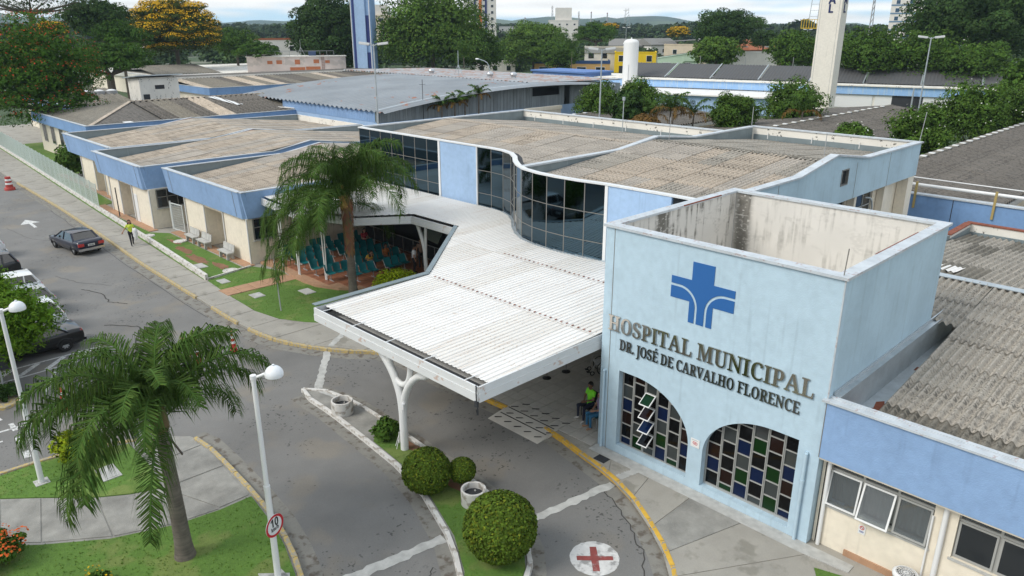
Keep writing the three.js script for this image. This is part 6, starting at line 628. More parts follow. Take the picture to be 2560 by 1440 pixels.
function bench(label, x, z) { const t = thing('bench', label, 'bench', [x, 0.15, z], 0, 'concrete benches along the pavilion wall'); part('seat', bx(-0.72, 0.72, 0.40, 0.47, -0.2, 0.24), C.cement, t); part('backrest', bx(-0.72, 0.72, 0.46, 0.86, -0.03, 0.03).rotateX(-0.16).translate(0, 0.04, -0.12), C.cement, t); for (const s of [-1, 1]) part('leg', plateX([[-0.22, 0], [-0.1, 0], [0.0, 0.18], [0.14, 0], [0.26, 0], [0.2, 0.4], [-0.2, 0.4]].map(p => [-p[0], p[1]]), [], s * 0.5 - 0.05, s * 0.5 + 0.05), C.cement, t); return t; }
bench('grey bench nearest the metal gate', -48.7, -18.3); bench('grey bench in the middle, beside the pavilion recess', -46.9, -18.32); bench('grey bench standing alone right of the pavilion recess', -43.6, -18.28);
function cone(label, x, z, s = 1) { const t = thing('traffic_cone', label, 'cone', [x, 0.003, z], 0.4, 'red traffic cones with white bands'), red = mat({ color: [0.42, 0.035, 0.02], roughness: 0.6 }), lat = (a, b) => new THREE.LatheGeometry([a, b].map(p => new THREE.Vector2(...p)), 18), r = y => 0.155 - 0.125 * (y / 0.95); part('base', [new THREE.BoxGeometry(0.42, 0.05, 0.42).translate(0, 0.028, 0)], C.rubber, t); const ys = [0.05, 0.42, 0.53, 0.66, 0.77, 0.95]; for (let i = 0; i < 5; i++) part(i % 2 ? 'white_band' : 'red_band', lat([r(ys[i]), ys[i]], [r(ys[i + 1]), ys[i + 1]]), i % 2 ? C.white : red, t); part('tip', new THREE.SphereGeometry(0.045, 10, 8).translate(0, 0.95, 0), red, t); t.scale.setScalar(s); return t; }
cone('red traffic cone standing clear on the road near the kerb', -30.1, -12.4); cone('red traffic cone half hidden behind the upper palm fronds', -29.7, -10.7); cone('orange cone seen through the left palm fronds', -29.4, -5.5);
{ const t = thing('traffic_drum', 'red and white striped drum on the road by the far lawn', 'drum', [-77.4, 0, -14.0]), red = mat({ color: [0.36, 0.035, 0.025], roughness: 0.6 }), p = [[0.42, 0.0], [0.42, 0.22], [0.29, 0.26], [0.275, 0.5], [0.262, 0.66], [0.25, 0.82], [0.235, 0.98], [0.22, 1.15]]; part('base', new THREE.LatheGeometry(p.slice(0, 3).map(q => new THREE.Vector2(...q)), 20), red, t); for (let i = 2; i < 7; i++) part(i % 2 ? 'white_band' : 'red_band', new THREE.LatheGeometry([p[i], p[i + 1]].map(q => new THREE.Vector2(...q)), 20), i % 2 ? C.white : red, t); part('lid', new THREE.CylinderGeometry(0.22, 0.22, 0.02, 20).translate(0, 1.15, 0), red, t); }
function planter(label, x, y, z, r, h) { const t = thing('planter', label, 'planter', [x, y, z], 0, 'white concrete ring planters on the island'); part('ring', new THREE.LatheGeometry([[r * 0.8, 0], [r, 0], [r * 1.0, h - 0.02], [r * 0.98, h], [r * 0.84, h], [r * 0.82, h - 0.02], [r * 0.8, 0]].map(p => new THREE.Vector2(...p)), 32), C.whiteWash, t); part('soil', new THREE.CylinderGeometry(r * 0.815, r * 0.815, 0.04, 24).translate(0, h * 0.55, 0), C.dark, t); part('litter', [0, 1, 2, 3, 4].map(i => new THREE.IcosahedronGeometry(0.035, 0).translate(Math.cos(i * 2.1) * r * 0.5, h * 0.55 + 0.03, Math.sin(i * 2.1) * r * 0.45)), C.cement, t); return t; }
planter('white ring planter standing on the concrete tip of the island', -21.85, 0.1, -12.72, 0.40, 0.52); planter('white ring planter behind the largest clipped bush', -14.3, 0.12, -12.45, 0.38, 0.5);
solo('white_twig', mg([bar([-18.6, 0.55, -12.9], [-18.2, 0.42, -12.6], 0.02), bar([-18.55, 0.12, -12.7], [-18.52, 0.53, -12.85], 0.018), bar([-18.35, 0.12, -12.6], [-18.33, 0.46, -12.68], 0.018)]), C.white, 'thin white pipe bracket beside the leafy bush', 'pipe');
// white lamp posts with a hanging globe shade
function lampPost(label, x, z, top, dir) { const t = thing('lamp_post', label, 'lamp post', [x, 0.12, z]); part('pole', [tube([0, 0, 0], [0, 2.7, 0], 0.085, 0.075, 12), tube([0, 2.7, 0], [0, top, 0], 0.062, 0.055, 12), new THREE.CylinderGeometry(0.08, 0.08, 0.12, 12).translate(0, 2.7, 0), new THREE.CylinderGeometry(0.075, 0.075, 0.1, 12).translate(0, top, 0)], C.white, t); part('base_plate', bx(-0.2, 0.2, -0.02, 0.03, -0.2, 0.2), C.cement, t); const dx = Math.cos(dir), dz = Math.sin(dir); part('arm', [tube([0, top - 0.03, 0], [dx * 0.32, top + 0.10, dz * 0.32], 0.032, 0.04, 8)], C.white, t); const sh = part('lamp_shade', [new THREE.SphereGeometry(0.22, 20, 10, 0, 6.2832, 0, 1.75), tube([0, 0.2, 0], [0, 0.25, 0], 0.03)], mat({ color: [0.72, 0.73, 0.74], roughness: 0.25, clearcoat: 0.6 }), t); sh.position.set(dx * 0.5, top + 0.08, dz * 0.5); part('diffuser', new THREE.CylinderGeometry(0.2, 0.2, 0.02, 20).translate(0, -0.04, 0), C.grey, sh); return t; }
lampPost('leftmost white lamp post on the lawn', -24.52, -3.55, 5.72, -0.79); lampPost('white lamp post at the kerb carrying the speed sign', -15.44, -6.72, 5.7, -0.79);
solo('concrete_footing', prism([[-15.9, -6.4], [-15.1, -6.15], [-14.9, -6.75], [-15.35, -7.0]], 0.1, 0.15), C.cement, 'concrete footing under the lamp post with the speed sign', 'footing');
{ const t = thing('speed_sign', 'round red-rimmed 10 km/h speed sign on the lamp post', 'sign', [-15.44 + 0.09, 1.74, -6.72 - 0.033], R(110)), _s = t.scale.setScalar(1.12), c = (r0, r1, z) => new THREE.RingGeometry(r0, r1, 40).translate(0, 0, z); part('plate', new THREE.CylinderGeometry(0.27, 0.27, 0.012, 40).rotateX(Math.PI / 2), C.white, t); part('red_ring', c(0.215, 0.272, 0.0085), mat({ color: [0.48, 0.012, 0.02], roughness: 0.5 }), t); lettering(t, '10', fontSans, 0.15 / 0.72, -0.125, 0.25, -0.015, 0.007, 0.004, C.black, 'sign_digit'); lettering(t, 'km/h', fontSans, 0.07 / 0.72, -0.12, 0.235, -0.12, 0.007, 0.004, C.black, 'sign_letter'); part('bracket', bx(-0.03, 0.03, -0.2, 0.2, -0.05, -0.01), C.grey, t); }
// mesh fence on the low wall
{ const g = thing('mesh_fence', 'pale green welded mesh fence on the low white wall', 'fence'), wires = [], W = 1.8, Hh = 1.75; for (let i = 0; i <= 20; i++) wires.push(bx(i * W / 20 - 0.007, i * W / 20 + 0.007, 0, Hh, -0.005, 0.005)); for (let k = 0; k <= 12; k++) wires.push(bx(0, W, k * Hh / 12 - 0.007, k * Hh / 12 + 0.007, 0.005, 0.013)); const wg = muv(mg(wires)), pg = muv(bx(-0.035, 0.035, -0.1, Hh + 0.06, -0.03, 0.03)), m = mat({ color: [0.56, 0.63, 0.59], roughness: 0.5 }); for (let i = 0; i < 25; i++) { const x = -62.6 - i * W, z = lerpLine(WALL, x), x2 = x - W, z2 = lerpLine(WALL, x2), a = Math.atan2(-(z - z2), x - x2); const p = part('fence_post', pg, m, g); p.position.set(x, 0.46, z); const w = part('wire_panel', wg, m, g); w.position.set(x2, 0.46, z2); w.rotation.y = a; } }
{ const g = thing('mesh_gate', 'pale mesh gate between the second and third pavilions', 'gate', [-52.95, 0.15, -18.75], R(8)), m = mat({ color: [0.60, 0.63, 0.62], roughness: 0.5 }); part('gate_frame', [bx(0, 0.06, 0, 1.9, -0.03, 0.03), bx(1.45, 1.51, 0, 1.9, -0.03, 0.03), bx(0.06, 1.45, 1.84, 1.9, -0.03, 0.03), bx(0.06, 1.45, 0, 0.06, -0.03, 0.03)], m, g); part('wire_panel', [...Array.from({ length: 18 }, (_, i) => bx(0.08 + i * 0.08, 0.092 + i * 0.08, 0.06, 1.84, -0.005, 0.005)), ...Array.from({ length: 10 }, (_, i) => bx(0.06, 1.45, 0.15 + i * 0.17, 0.162 + i * 0.17, 0.005, 0.012))], m, g); part('hinge_post', bx(-0.1, -0.02, 0, 2.0, -0.04, 0.04), m, g); }
solo('leaning_pole', tube([-32.95, 0.12, -16.2], [-33.35, 2.75, -16.3], 0.03), C.grey, 'thin grey pole standing in the grass beside the palm', 'pole'); solo('dark_post', tube([-59.5, 0.15, -17.3], [-59.5, 2.35, -17.3], 0.04), C.dark, 'thin dark post in front of the middle pavilion', 'post');
{ const t = thing('sign_post', 'grey post with a dark sign at the left edge of the picture', 'sign', [-32.3, 0, -4.2]); part('post', tube([0, 0, 0], [0, 1.5, 0], 0.035), C.grey, t); part('sign_plate', bx(-0.05, 0.05, 1.1, 1.75, -0.28, 0.28), C.dark, t); }
struct('kerbed_bed', prism([[-32.9, -4.5], [-31.3, -4.6], [-31.0, -3.9], [-31.4, -3.2], [-33, -3.1]], -0.02, 0.1), C.yellowWorn);
for (const [x, z, lab] of [[-18.45, -20.1, 'chrome queue stanchion nearest the canopy edge'], [-18.3, -21.1, 'chrome queue stanchion farther under the canopy']]) { const t = thing('stanchion', lab, 'stanchion', [x, 0.15, z]); part('base', new THREE.LatheGeometry([[0.18, 0], [0.18, 0.02], [0.05, 0.05], [0, 0.05]].map(p => new THREE.Vector2(...p)), 20), C.black, t); part('post', tube([0, 0.03, 0], [0, 0.95, 0], 0.028), C.chrome, t); part('cap', new THREE.CylinderGeometry(0.04, 0.04, 0.06, 12).translate(0, 0.97, 0), C.chrome, t); }
{ const t = thing('wheelchair', 'folding wheelchair with a pale seat parked in the shade under the canopy', 'wheelchair', [-17.3, 0.15, -22.0], R(-35)); part('seat', [bx(-0.22, 0.22, 0.48, 0.51, -0.2, 0.22)], C.whiteMetal, t); part('backrest', bx(-0.22, 0.22, 0.52, 0.92, -0.23, -0.2), C.black, t); for (const s of [-1, 1]) { const w = part('wheel', new THREE.TorusGeometry(0.29, 0.02, 6, 26).rotateY(Math.PI / 2).translate(s * 0.28, 0.31, -0.12), C.rubber, t); part('handrim', new THREE.TorusGeometry(0.25, 0.01, 5, 24).rotateY(Math.PI / 2).translate(s * 0.32, 0.31, -0.12), C.chrome, w); part('caster', new THREE.TorusGeometry(0.08, 0.02, 6, 14).rotateY(Math.PI / 2).translate(s * 0.24, 0.1, 0.35), C.rubber, t); part('side_frame', [bar([s * 0.24, 0.7, -0.2], [s * 0.24, 0.7, 0.2], 0.025), bar([s * 0.24, 0.7, 0.2], [s * 0.24, 0.15, 0.36], 0.025), bar([s * 0.24, 0.48, -0.2], [s * 0.24, 0.48, 0.25], 0.025), bar([s * 0.24, 0.95, -0.22], [s * 0.24, 0.95, -0.36], 0.03), bar([s * 0.24, 0.95, -0.22], [s * 0.24, 0.3, -0.2], 0.025)], C.steel, t); part('footrest', bx(s * 0.06, s * 0.2, 0.12, 0.14, 0.42, 0.56), C.black, t); } }
{ const t = thing('plastic_chair', 'teal chair at the foot of the entrance block corner', 'chair', [-14.55, 0.15, -18.6], R(-115)); part('seat', tealSeat, teal, t); for (const [a, b] of [[0.17, 0.18], [0.17, -0.18], [-0.2, 0.18], [-0.2, -0.18]]) part('leg', tube([a, 0, b], [a * 0.9, 0.43, b * 0.9], 0.016), C.grey, t); }
{ const t = thing('office_chair', 'dark chair carrying the seated attendant', 'chair', [-15.25, 0.15, -18.9], R(-12)); part('seat', bx(-0.23, 0.23, 0.40, 0.44, -0.2, 0.22), C.black, t); part('backrest', bx(-0.22, 0.22, 0.5, 0.95, -0.28, -0.24), C.black, t); for (const [a, b] of [[0.2, 0.19], [0.2, -0.2], [-0.2, 0.19], [-0.2, -0.2]]) part('leg', tube([a, 0, b], [a, 0.41, b], 0.018), C.black, t); }
// ---------------------------------------------------------------- other hospital buildings
function ward(name, label, x0, x1, z0, z1, yE, fm, wm, o = {}) {     // low ward: walls, blue fascia, coping; z0 front (greater z)
  const g = thing(name, label, 'building'), fb = yE - (o.fh || 1.0); part('wall', [bx(x0 + 0.5, x1 - 0.5, 0, fb, z1 + 0.5, z0 - 0.5)], wm, g);
  part('fascia', [bx(x0, x1, fb, yE, z0 - 0.15, z0), bx(x0, x1, fb, yE, z1, z1 + 0.15), bx(x1 - 0.15, x1, fb, yE, z1 + 0.15, z0 - 0.15), bx(x0, x0 + 0.15, fb, yE, z1 + 0.15, z0 - 0.15), bx(x0 + 0.15, x1 - 0.15, fb - 0.02, fb + 0.04, z1 + 0.15, z0 - 0.15)], fm, g); part('coping', [bx(x0 - 0.05, x1 + 0.05, yE + 0.002, yE + 0.05, z0 - 0.2, z0 + 0.05), bx(x1 - 0.2, x1 + 0.05, yE + 0.002, yE + 0.05, z1, z0 - 0.2)], C.coping, g);
  if (o.win) for (let z = z0 - 2.5; z > z1 + 2; z -= o.win) { const w = part('window', [bx(x1 - 0.49, x1 - 0.44, 1.3, fb - 0.15, z - 1.2, z)], C.frame, g); part('window_pane', bx(x1 - 0.46, x1 - 0.42, 1.4, fb - 0.25, z - 1.1, z - 0.1), C.paneDark, w); }
  if (o.wf) for (let x = x0 + 2; x < x1 - 2; x += o.wf) { const w = part('window', bx(x, x + 1.3, 1.3, fb - 0.15, z0 - 0.49, z0 - 0.44), C.frame, g); part('window_pane', bx(x + 0.1, x + 1.2, 1.4, fb - 0.25, z0 - 0.46, z0 - 0.42), C.paneDark, w); }
  return g;
}
function slopeSheets(g, z0, z1, xLow, xHigh, yLow, yHigh, step, mats, seed, pitch = 0.5, amp = 0.07) {   // ribs along x, one strip per part
  const r = rng(seed); for (let z = z1; z < z0 - 0.05; z += step) { const ze = Math.min(z + step, z0), a = Math.min(xLow, xHigh), b = Math.max(xLow, xHigh), y = X => yLow + (yHigh - yLow) * (X - xLow) / (xHigh - xLow); part('roof_sheet', corrX(z, ze, a, b, y, { pitch, amp, seg: 5 }), mats(r()), g); }
}
{ const g = ward('ward_building', 'low ward behind the pavilions with blue fascia and hipped dark corrugated roof', -101, -81, -21.9, -48.5, 4.5, C.deepBlue, C.cream, { fh: 1.05, win: 4.5, wf: 3.2 });
  slopeSheets(g, -29.5, -48.2, -81.3, -91, 4.3, 5.7, 2.1, r => r < 0.62 ? C.roofDark : r < 0.93 ? C.roofMoss : C.roofTan, 611, 0.66, 0.17); slopeSheets(g, -29.5, -48.2, -100.7, -91, 4.3, 5.7, 3, r => C.roofDark, 612, 0.62, 0.09);
  const tri = (a, b, c) => { const q = new THREE.BufferGeometry(); q.setAttribute('position', new THREE.Float32BufferAttribute([...a, ...b, ...c], 3)); q.computeVertexNormals(); return q; }; part('hip_slope', tri([-100.7, 4.3, -22.1], [-81.3, 4.3, -22.1], [-91, 5.7, -29.6]), C.roofMoss, g); part('hip_slope', tri([-81.3, 4.3, -22.1], [-81.3, 4.3, -29.6], [-91, 5.7, -29.6]), C.roofDark, g); part('hip_slope', tri([-100.7, 4.3, -22.1], [-91, 5.7, -29.6], [-100.7, 4.3, -29.6]), C.roofDark, g); part('hip_capping', [bar([-81.3, 4.36, -22.1], [-91, 5.76, -29.6], 0.4, 0.06), bar([-91, 5.76, -29.6], [-91, 5.76, -48], 0.4, 0.06)], C.roofTan, g); part('white_patch', [bx(-84, -81.6, 4.45, 4.5, -26.6, -25.8), bar([-86, 5.05, -40], [-90.5, 5.75, -38.6], 0.9, 0.03)], C.white, g); part('blue_bracket', [bx(-81, -80.8, 3.0, 3.5, -33, -32.4), bx(-81, -80.8, 3.0, 3.5, -24, -23.4)], C.deepBlue, g); }
{ const g = thing('roof_hut', 'small off-white plant hut with grey lean-to roof among the ward roofs', 'hut', [-107, 0, -38]); part('walls', [bx(-2.2, 2.0, 4.0, 7.2, -2.6, 2.4)], mat({ map: C.parapetWhite.map, roughness: 1 }), g); part('roof', [(() => { const b = new THREE.BoxGeometry(5.2, 0.12, 6.0); return b.rotateZ(0.09).translate(-0.1, 7.45, -0.1); })()], C.galv, g); part('window', bx(1.99, 2.03, 5.9, 6.4, -0.7, 0.5), C.dark, g); part('doorway', bx(1.99, 2.03, 4.2, 5.3, 1.3, 2.1), C.dark, g); part('upper_wall', bx(-2.0, 1.8, 7.2, 7.38, -2.4, 2.2), C.parapetWhite, g); }
{ const g = ward('ward_building', 'low ward left of the white roof hut with grey roof and domed skylights', -128, -103, -27, -35, 4.4, C.deepBlue, C.cream, { fh: 0.9 }); slopeSheets(g, -27.2, -35, -103.3, -116, 4.2, 5.6, 2.6, r => C.roofMoss, 621, 0.6, 0.07); slopeSheets(g, -27.2, -35, -127.7, -116, 4.2, 5.6, 2.6, r => C.roofMoss, 622, 0.6, 0.07);
  [[-112.6, -31.2, 'left'], [-112.4, -32.8, 'middle'], [-112.2, -34.3, 'right']].forEach(([x, z, w]) => { const t = thing('skylight', 'white domed skylight on the grey ward roof, ' + w + ' of three', 'skylight', [x, 5.0, z], 0, 'domed skylights beside the roof hut'); part('dome', new THREE.SphereGeometry(0.75, 18, 8, 0, 6.2832, 0, 1.2).scale(1, 0.6, 1).translate(0, 0.25, 0), C.white, t); part('curb', new THREE.CylinderGeometry(0.72, 0.75, 0.55, 18).translate(0, 0.25, 0), C.grey, t); }); }
{ const g = ward('ward_building', 'blue-trimmed ward with patched dark corrugated roof left of the arched shed', -146, -120, -51, -96, 4.5, C.deepBlue, C.cream, { fh: 1.1, win: 6 }); slopeSheets(g, -51.2, -95.8, -120.3, -134, 4.3, 5.2, 1.9, r => r < 0.5 ? C.roofDark : r < 0.86 ? C.roofMoss : r < 0.95 ? C.roofTan : C.sheetWhite, 631, 0.6, 0.16); part('rear_slope', bx(-145.8, -134, 4.6, 5.2, -95.8, -51.2), C.roofDark, g); part('ridge_wall', bx(-134.4, -134, 5.0, 5.5, -95.8, -51.2), C.parapetWhite, g); for (const [z, y] of [[-55, 2.4], [-59, 2.4]]) part('air_conditioner', [bx(-120.5, -119.9, y, y + 0.8, z - 0.5, z + 0.5), new THREE.CylinderGeometry(0.3, 0.3, 0.05, 16).rotateZ(Math.PI / 2).translate(-119.88, y + 0.4, z)], C.white, g); }
{ const g = ward('ward_building', 'pale flat-roofed ward below the large yellow tree', -205, -150, -58, -100, 4.3, C.parapetWhite, C.cream, { fh: 0.8 }); part('roof_deck', bx(-204.5, -150.5, 3.9, 4.2, -99.5, -58.5), C.parapetWhite, g); slopeSheets(g, -60, -74, -166, -180, 4.3, 5.6, 4, r => C.roofMoss, 641, 0.6, 0.05); slopeSheets(g, -60, -74, -195, -180, 4.3, 5.6, 4, r => C.roofMoss, 642, 0.6, 0.05); }
{ const g = thing('plant_room', 'long peeling white plant room with bricked-up windows and a roof railing', 'building', [-155.5, 0, -86.5], R(61.5)); const pm = mat({ map: tex(256, (u, v) => { const a = fbm(u, v, 7, 4, 151), w = sstep(0.5, 0.68, fbm(u, v, 9, 4, 152)); return mix(mul([0.62, 0.53, 0.48], 0.85 + 0.25 * a), [0.42, 0.38, 0.34], w * 0.6); }, 9), roughness: 1 }); part('wall', bx(-10.5, 10.5, 3.6, 7.5, -5, 0), pm, g); part('roof_slab', bx(-10.7, 10.7, 7.5, 7.65, -5.2, 0.2), C.parapetWhite, g); for (const [x0, x1, y0, y1] of [[-6.3, -5.2, 6.0, 6.7], [-4.4, -3.2, 6.0, 6.8], [-0.5, 0.6, 5.9, 6.9], [3.5, 4.7, 6.1, 6.9], [6.0, 7.0, 6.1, 6.7], [-1.6, 1.6, 4.3, 5.3], [1.8, 4.9, 4.3, 5.4]]) part('bricked_window', bx(x0, x1, y0, y1, -0.05, 0.03), C.brick, g); part('railing', [bar([-10.4, 8.7, 0], [8, 8.7, 0], 0.08), ...[-10.4, -9, -7.5, -4.5, -1.5, 5, 6.5, 8].map(x => bx(x - 0.04, x + 0.04, 7.65, 8.7, -0.04, 0.04)), bar([-10.4, 8.7, 0], [-10.4, 8.7, -5], 0.08)], C.grey, g); part('roof_antenna', [bar([1, 7.6, -2], [1, 11, -2], 0.07), bar([0.2, 7.6, -1.5], [1, 9.5, -2], 0.06), bar([1.9, 7.6, -1.5], [1, 9.5, -2], 0.06)], C.grey, g); part('ladder', [bx(5.25, 5.3, 4, 8.2, 0.05, 0.1), bx(5.75, 5.8, 4, 8.2, 0.05, 0.1), ...Array.from({ length: 12 }, (_, i) => bx(5.3, 5.75, 4.2 + i * 0.33, 4.25 + i * 0.33, 0.05, 0.1))], C.rust, g); part('roof_tank', bx(2.6, 4.2, 7.65, 8.6, -2.6, -1.4), mat({ color: [0.05, 0.08, 0.16] }), g); }
// grey shed with barrel roof
{ const g = thing('arched_shed', 'large grey metal shed with a low barrel roof and corrugated sides', 'building'), arc = z => 5.55 + 1.52 * (1 - Math.pow((z + 66.5) / 22.3, 2)), ab = z => arc(Math.max(-83, Math.min(-44.2, z))); const r = rng(66); for (let x = -93.8; x < -64.6; x += 1.82) part('roof_sheet', corr(x, x + 1.84, -44.0, -81, z => arc(z), { pitch: 0.92, amp: 0.10, kind: 'sine', rows: 12, seg: 8 }), C.metalArch, g);
  const top = Array.from({ length: 13 }, (_, i) => { const z = -44.4 - i * 3.0; return [z, arc(z) - 0.12]; }); part('gable_wall', plateX([[-44.4, 4.3], ...top, [-80.4, 4.3]], [rect(-67.2, -72.1, 5.6, 6.7), rect(-73.0, -74.1, 4.32, 6.6)], -65.0, -64.85), C.metalWall, g); for (let i = 0; i < 66; i++) { const z = -44.6 - i * 0.54; if (!(z < -67 && z > -74.3)) part('cladding_rib', bx(-64.85, -64.81, 4.32, arc(z) - 0.16, z - 0.06, z + 0.06), C.metalWall, g); } part('verge_flashing', top.slice(0, -1).map((p, i) => bar([-64.7, p[1] + 0.14, p[0]], [-64.7, top[i + 1][1] + 0.14, top[i + 1][0]], 0.35, 0.06)), C.galv, g); part('interior', bx(-67, -66.5, 4.3, 6.6, -75, -66), C.dark, g); part('hinged_flap', new THREE.BoxGeometry(1.3, 0.05, 5).rotateZ(0.35).translate(-64.3, 6.85, -69.7), C.galv, g);
  part('base_wall', [bx(-64.95, -64.7, 0, 4.3, -80.4, -44.3)], C.panelBlue, g); part('front_wall', [bx(-93.5, -64.95, 0, 4.4, -44.6, -44.35)], C.panelBlue, g); part('front_cladding', corr(-84, -65, 0, -1.1, zz => 0, { pitch: 0.3, amp: 0.03, kind: 'trap' }).rotateX(Math.PI / 2).translate(0, 4.4, -44.33), C.fascia, g); part('dark_gap', bx(-93.4, -65, 5.3, 5.42, -44.9, -44.5), C.dark, g); part('aerial', [tube([-64.3, 4.3, -50], [-64.3, 8.4, -50], 0.03), bar([-64.3, 7.9, -50.4], [-64.3, 7.9, -49.6], 0.03)], C.dark, g); }
{ const g = thing('shed_annex', 'rust-stained corrugated roof with two ventilators behind the barrel shed', 'building'); const y = z => 6.9 - (-67 - z) * 0.02; for (let x = -108; x < -66; x += 3) part('roof_sheet', corr(x, x + 3.02, -68, -86, z => y(z) + 0.25, { pitch: 0.75, amp: 0.1, seg: 6 }), C.metalRusty, g); part('wall', bx(-108, -66, 0, 6.3, -86, -81.2), C.metalWall, g); part('front_lip', bx(-108, -66, 6.85, 6.95, -68.1, -67.9), C.dark, g); for (const [x, z] of [[-89, -71], [-77, -71.5], [-74, -73]]) part('ventilator', [new THREE.CylinderGeometry(0.35, 0.35, 0.3, 14).translate(x, 7.2, z), new THREE.SphereGeometry(0.48, 14, 10).scale(1, 0.7, 1).translate(x, 7.6, z)], C.steel, g); part('aerial', [tube([-83, 7, -71], [-83, 10.5, -71], 0.04), bar([-84, 7.1, -71], [-83, 8.6, -71], 0.05), bar([-82, 7.1, -71], [-83, 8.6, -71], 0.05)], C.galv, g); }
solo('white_lean_to', mg([prism([[-93, -43.9], [-84.5, -43.5], [-81.2, -44.2], [-81.2, -48], [-93, -48]], 4.62, 4.7), bx(-90, -81.4, 3.4, 4.4, -46, -45.6)]), C.sheetWhite, 'white flat lean-to roof at the foot of the barrel shed', 'roof');
solo('courtyard_wall', mg([bx(-64.4, -55, 0, 4.0, -46, -45.7), bx(-64.4, -55, 4.0, 4.08, -46.1, -45.6)]), C.panelBlue, 'blue wall between the barrel shed and the pavilion roofs', 'wall'); solo('courtyard_wall', mg([bx(-62.5, -62.2, 0, 4.2, -69.5, -63.5), bx(-62.6, -62.1, 4.2, 4.6, -69.6, -63.4)]), C.cream, 'short cream wall with blue top beside the grey shed', 'wall');
// dark roofed wards in the courtyard
function darkWard(label, x0, xr, x1, z0, z1, yE, yR, seed) { const g = thing('dark_roof_ward', label, 'building'); part('wall', bx(x0 + 0.6, x1 - 0.6, 0, yE - 0.1, z1 + 0.4, z0 - 0.4), C.cream, g); slopeSheets(g, z0, z1, x1, xr, yE, yR, 1.9, r => C.roofDark, seed, 0.5, 0.11); slopeSheets(g, z0, z1, x0, xr, yE, yR, 4, r => C.roofDark, seed + 1, 0.5, 0.06); const r = rng(seed); part('ridge_capping', [bx(xr - 0.25, xr + 0.25, yR + 0.02, yR + 0.1, z1, z0)], C.roofMoss, g); part('cap_tiles', Array.from({ length: Math.floor((z0 - z1) / 1.9) }, (_, i) => bx(xr - 0.12, xr + 0.3, yR + 0.1, yR + 0.17, z0 - i * 1.9 - 0.35, z0 - i * 1.9)), C.white, g); part('eaves_beam', [bx(x1 - 0.25, x1 + 0.02, yE - 0.5, yE - 0.14, z1, z0), bx(x0 + 0.2, x1 - 0.25, yE - 0.6, yE - 0.1, z0 - 0.45, z0 - 0.1)], C.cement, g); return g; }
darkWard('dark corrugated ward roof behind the hall beside the small palms', -61.5, -57, -47.5, -50.5, -84, 3.2, 4.1, 651); darkWard('dark corrugated ward roof left of the flowering shrubs, ending at the white tower', -43, -34.3, -26.5, -50, -99, 3.5, 4.5, 653); darkWard('broad dark corrugated roof along the right edge', -19.0, -18.7, -10.8, -50.5, -106, 3.3, 4.2, 655); darkWard('dark corrugated roof in the far right corner', -8.6, -4, 6, -51, -106, 3.3, 4.2, 657);
{ const g = thing('rear_blue_wall', 'mid-blue wall with a white pipe and yellow brackets behind the hall', 'wall'); part('wall', bx(-17.5, 6, 0, 4.0, -48.9, -48.5), C.deepBlue, g); part('coping', bx(-17.5, 6, 4.0, 4.08, -48.95, -48.42), C.coping, g); part('pipe', [tube([-17.5, 4.55, -48.9], [6, 4.55, -48.9], 0.09), tube([-17.5, 4.9, -49.4], [6, 4.75, -49.4], 0.03)], C.white, g); for (const x of [-14.6, -10.4, -5.5]) part('bracket', bx(x - 0.06, x + 0.06, 3.2, 4.8, -48.49, -48.39), mat({ color: [0.36, 0.27, 0.10] }), g); part('wall_joint', bx(-12.52, -12.48, 0.2, 4, -48.5, -48.49), C.dark, g); }
// long building with the sloping dark panel roof
{ const g = thing('long_ward', 'long low building with weathered blue band and sloping dark roof panels', 'building', [-99, 0, -116], R(16.4)); part('blue_band', bx(0, 84, 3.1, 4.5, -0.2, 0), C.paleBlue, g); part('wall', bx(0.2, 84, 0, 3.1, -12, -0.4), C.parapetWhite, g); for (const x of [44, 53, 62, 71]) part('wall_panel', bx(x, x + 8.6, 0.9, 3.0, -0.4, -0.3), C.white, g); part('opening', bx(55.5, 60, 1.0, 3.0, -0.32, -0.28), C.dark, g); part('roof_deck', bx(-2, 84, 4.4, 4.6, -12, 0.3), C.parapetWhite, g); for (let i = 0; i < 9; i++) { const x = 8 + i * 8.6, p = part('roof_panel', corr(0, 8.2, 0, -8, z => -z * 0.27, { pitch: 0.55, amp: 0.04, seg: 4 }), mat({ color: [0.075, 0.075, 0.076], roughness: 0.85 }), g); p.position.set(x, 4.75, -2.6); part('panel_edge', bar([x + 8.3, 4.8, -2.5], [x + 8.3, 7.0, -10.6], 0.18, 0.12), C.galv, g); part('roof_rod', tube([x + 4, 6.9, -10.6], [x + 4, 8.4, -10.6], 0.04), C.grey, g); } part('pole', tube([58.5, 0, 0.6], [58.5, 4.4, 0.6], 0.12), C.galv, g); part('lower_roof', bx(4, 44, 2.75, 2.95, 0.2, 12), C.sheetWhite, g); part('lower_wall', bx(4.5, 43.5, 0, 2.75, 11, 11.4), C.panelBlue, g); }
solo('blue_roof_building', mg([bx(-110, -96, 0, 5.2, -122, -114), bx(-110.3, -95.7, 5.2, 5.5, -122.3, -113.7)]), mat({ map: plasterMap([0.10, 0.19, 0.42], 161, 0.1), roughness: 0.8 }), 'low dark-blue building left of the flowering trees', 'building');
{ const t = thing('storage_tank', 'tall white cylindrical tank in front of the yellow building', 'tank', [-89.5, 0, -119.4]); part('shell', new THREE.LatheGeometry([[0, 0], [1.42, 0], [1.42, 10.8], [1.32, 11.15], [0.9, 11.42], [0, 11.55]].map(p => new THREE.Vector2(...p)), 32), C.white, t); part('relief_valve', [new THREE.SphereGeometry(0.22, 10, 8).translate(-1.35, 10.7, 0.4), tube([0, 11.5, 0], [0, 11.8, 0], 0.12)], C.white, t); part('gauge_pipe', tube([0.6, 3, 1.35], [0.6, 7, 1.32], 0.03), C.grey, t); }
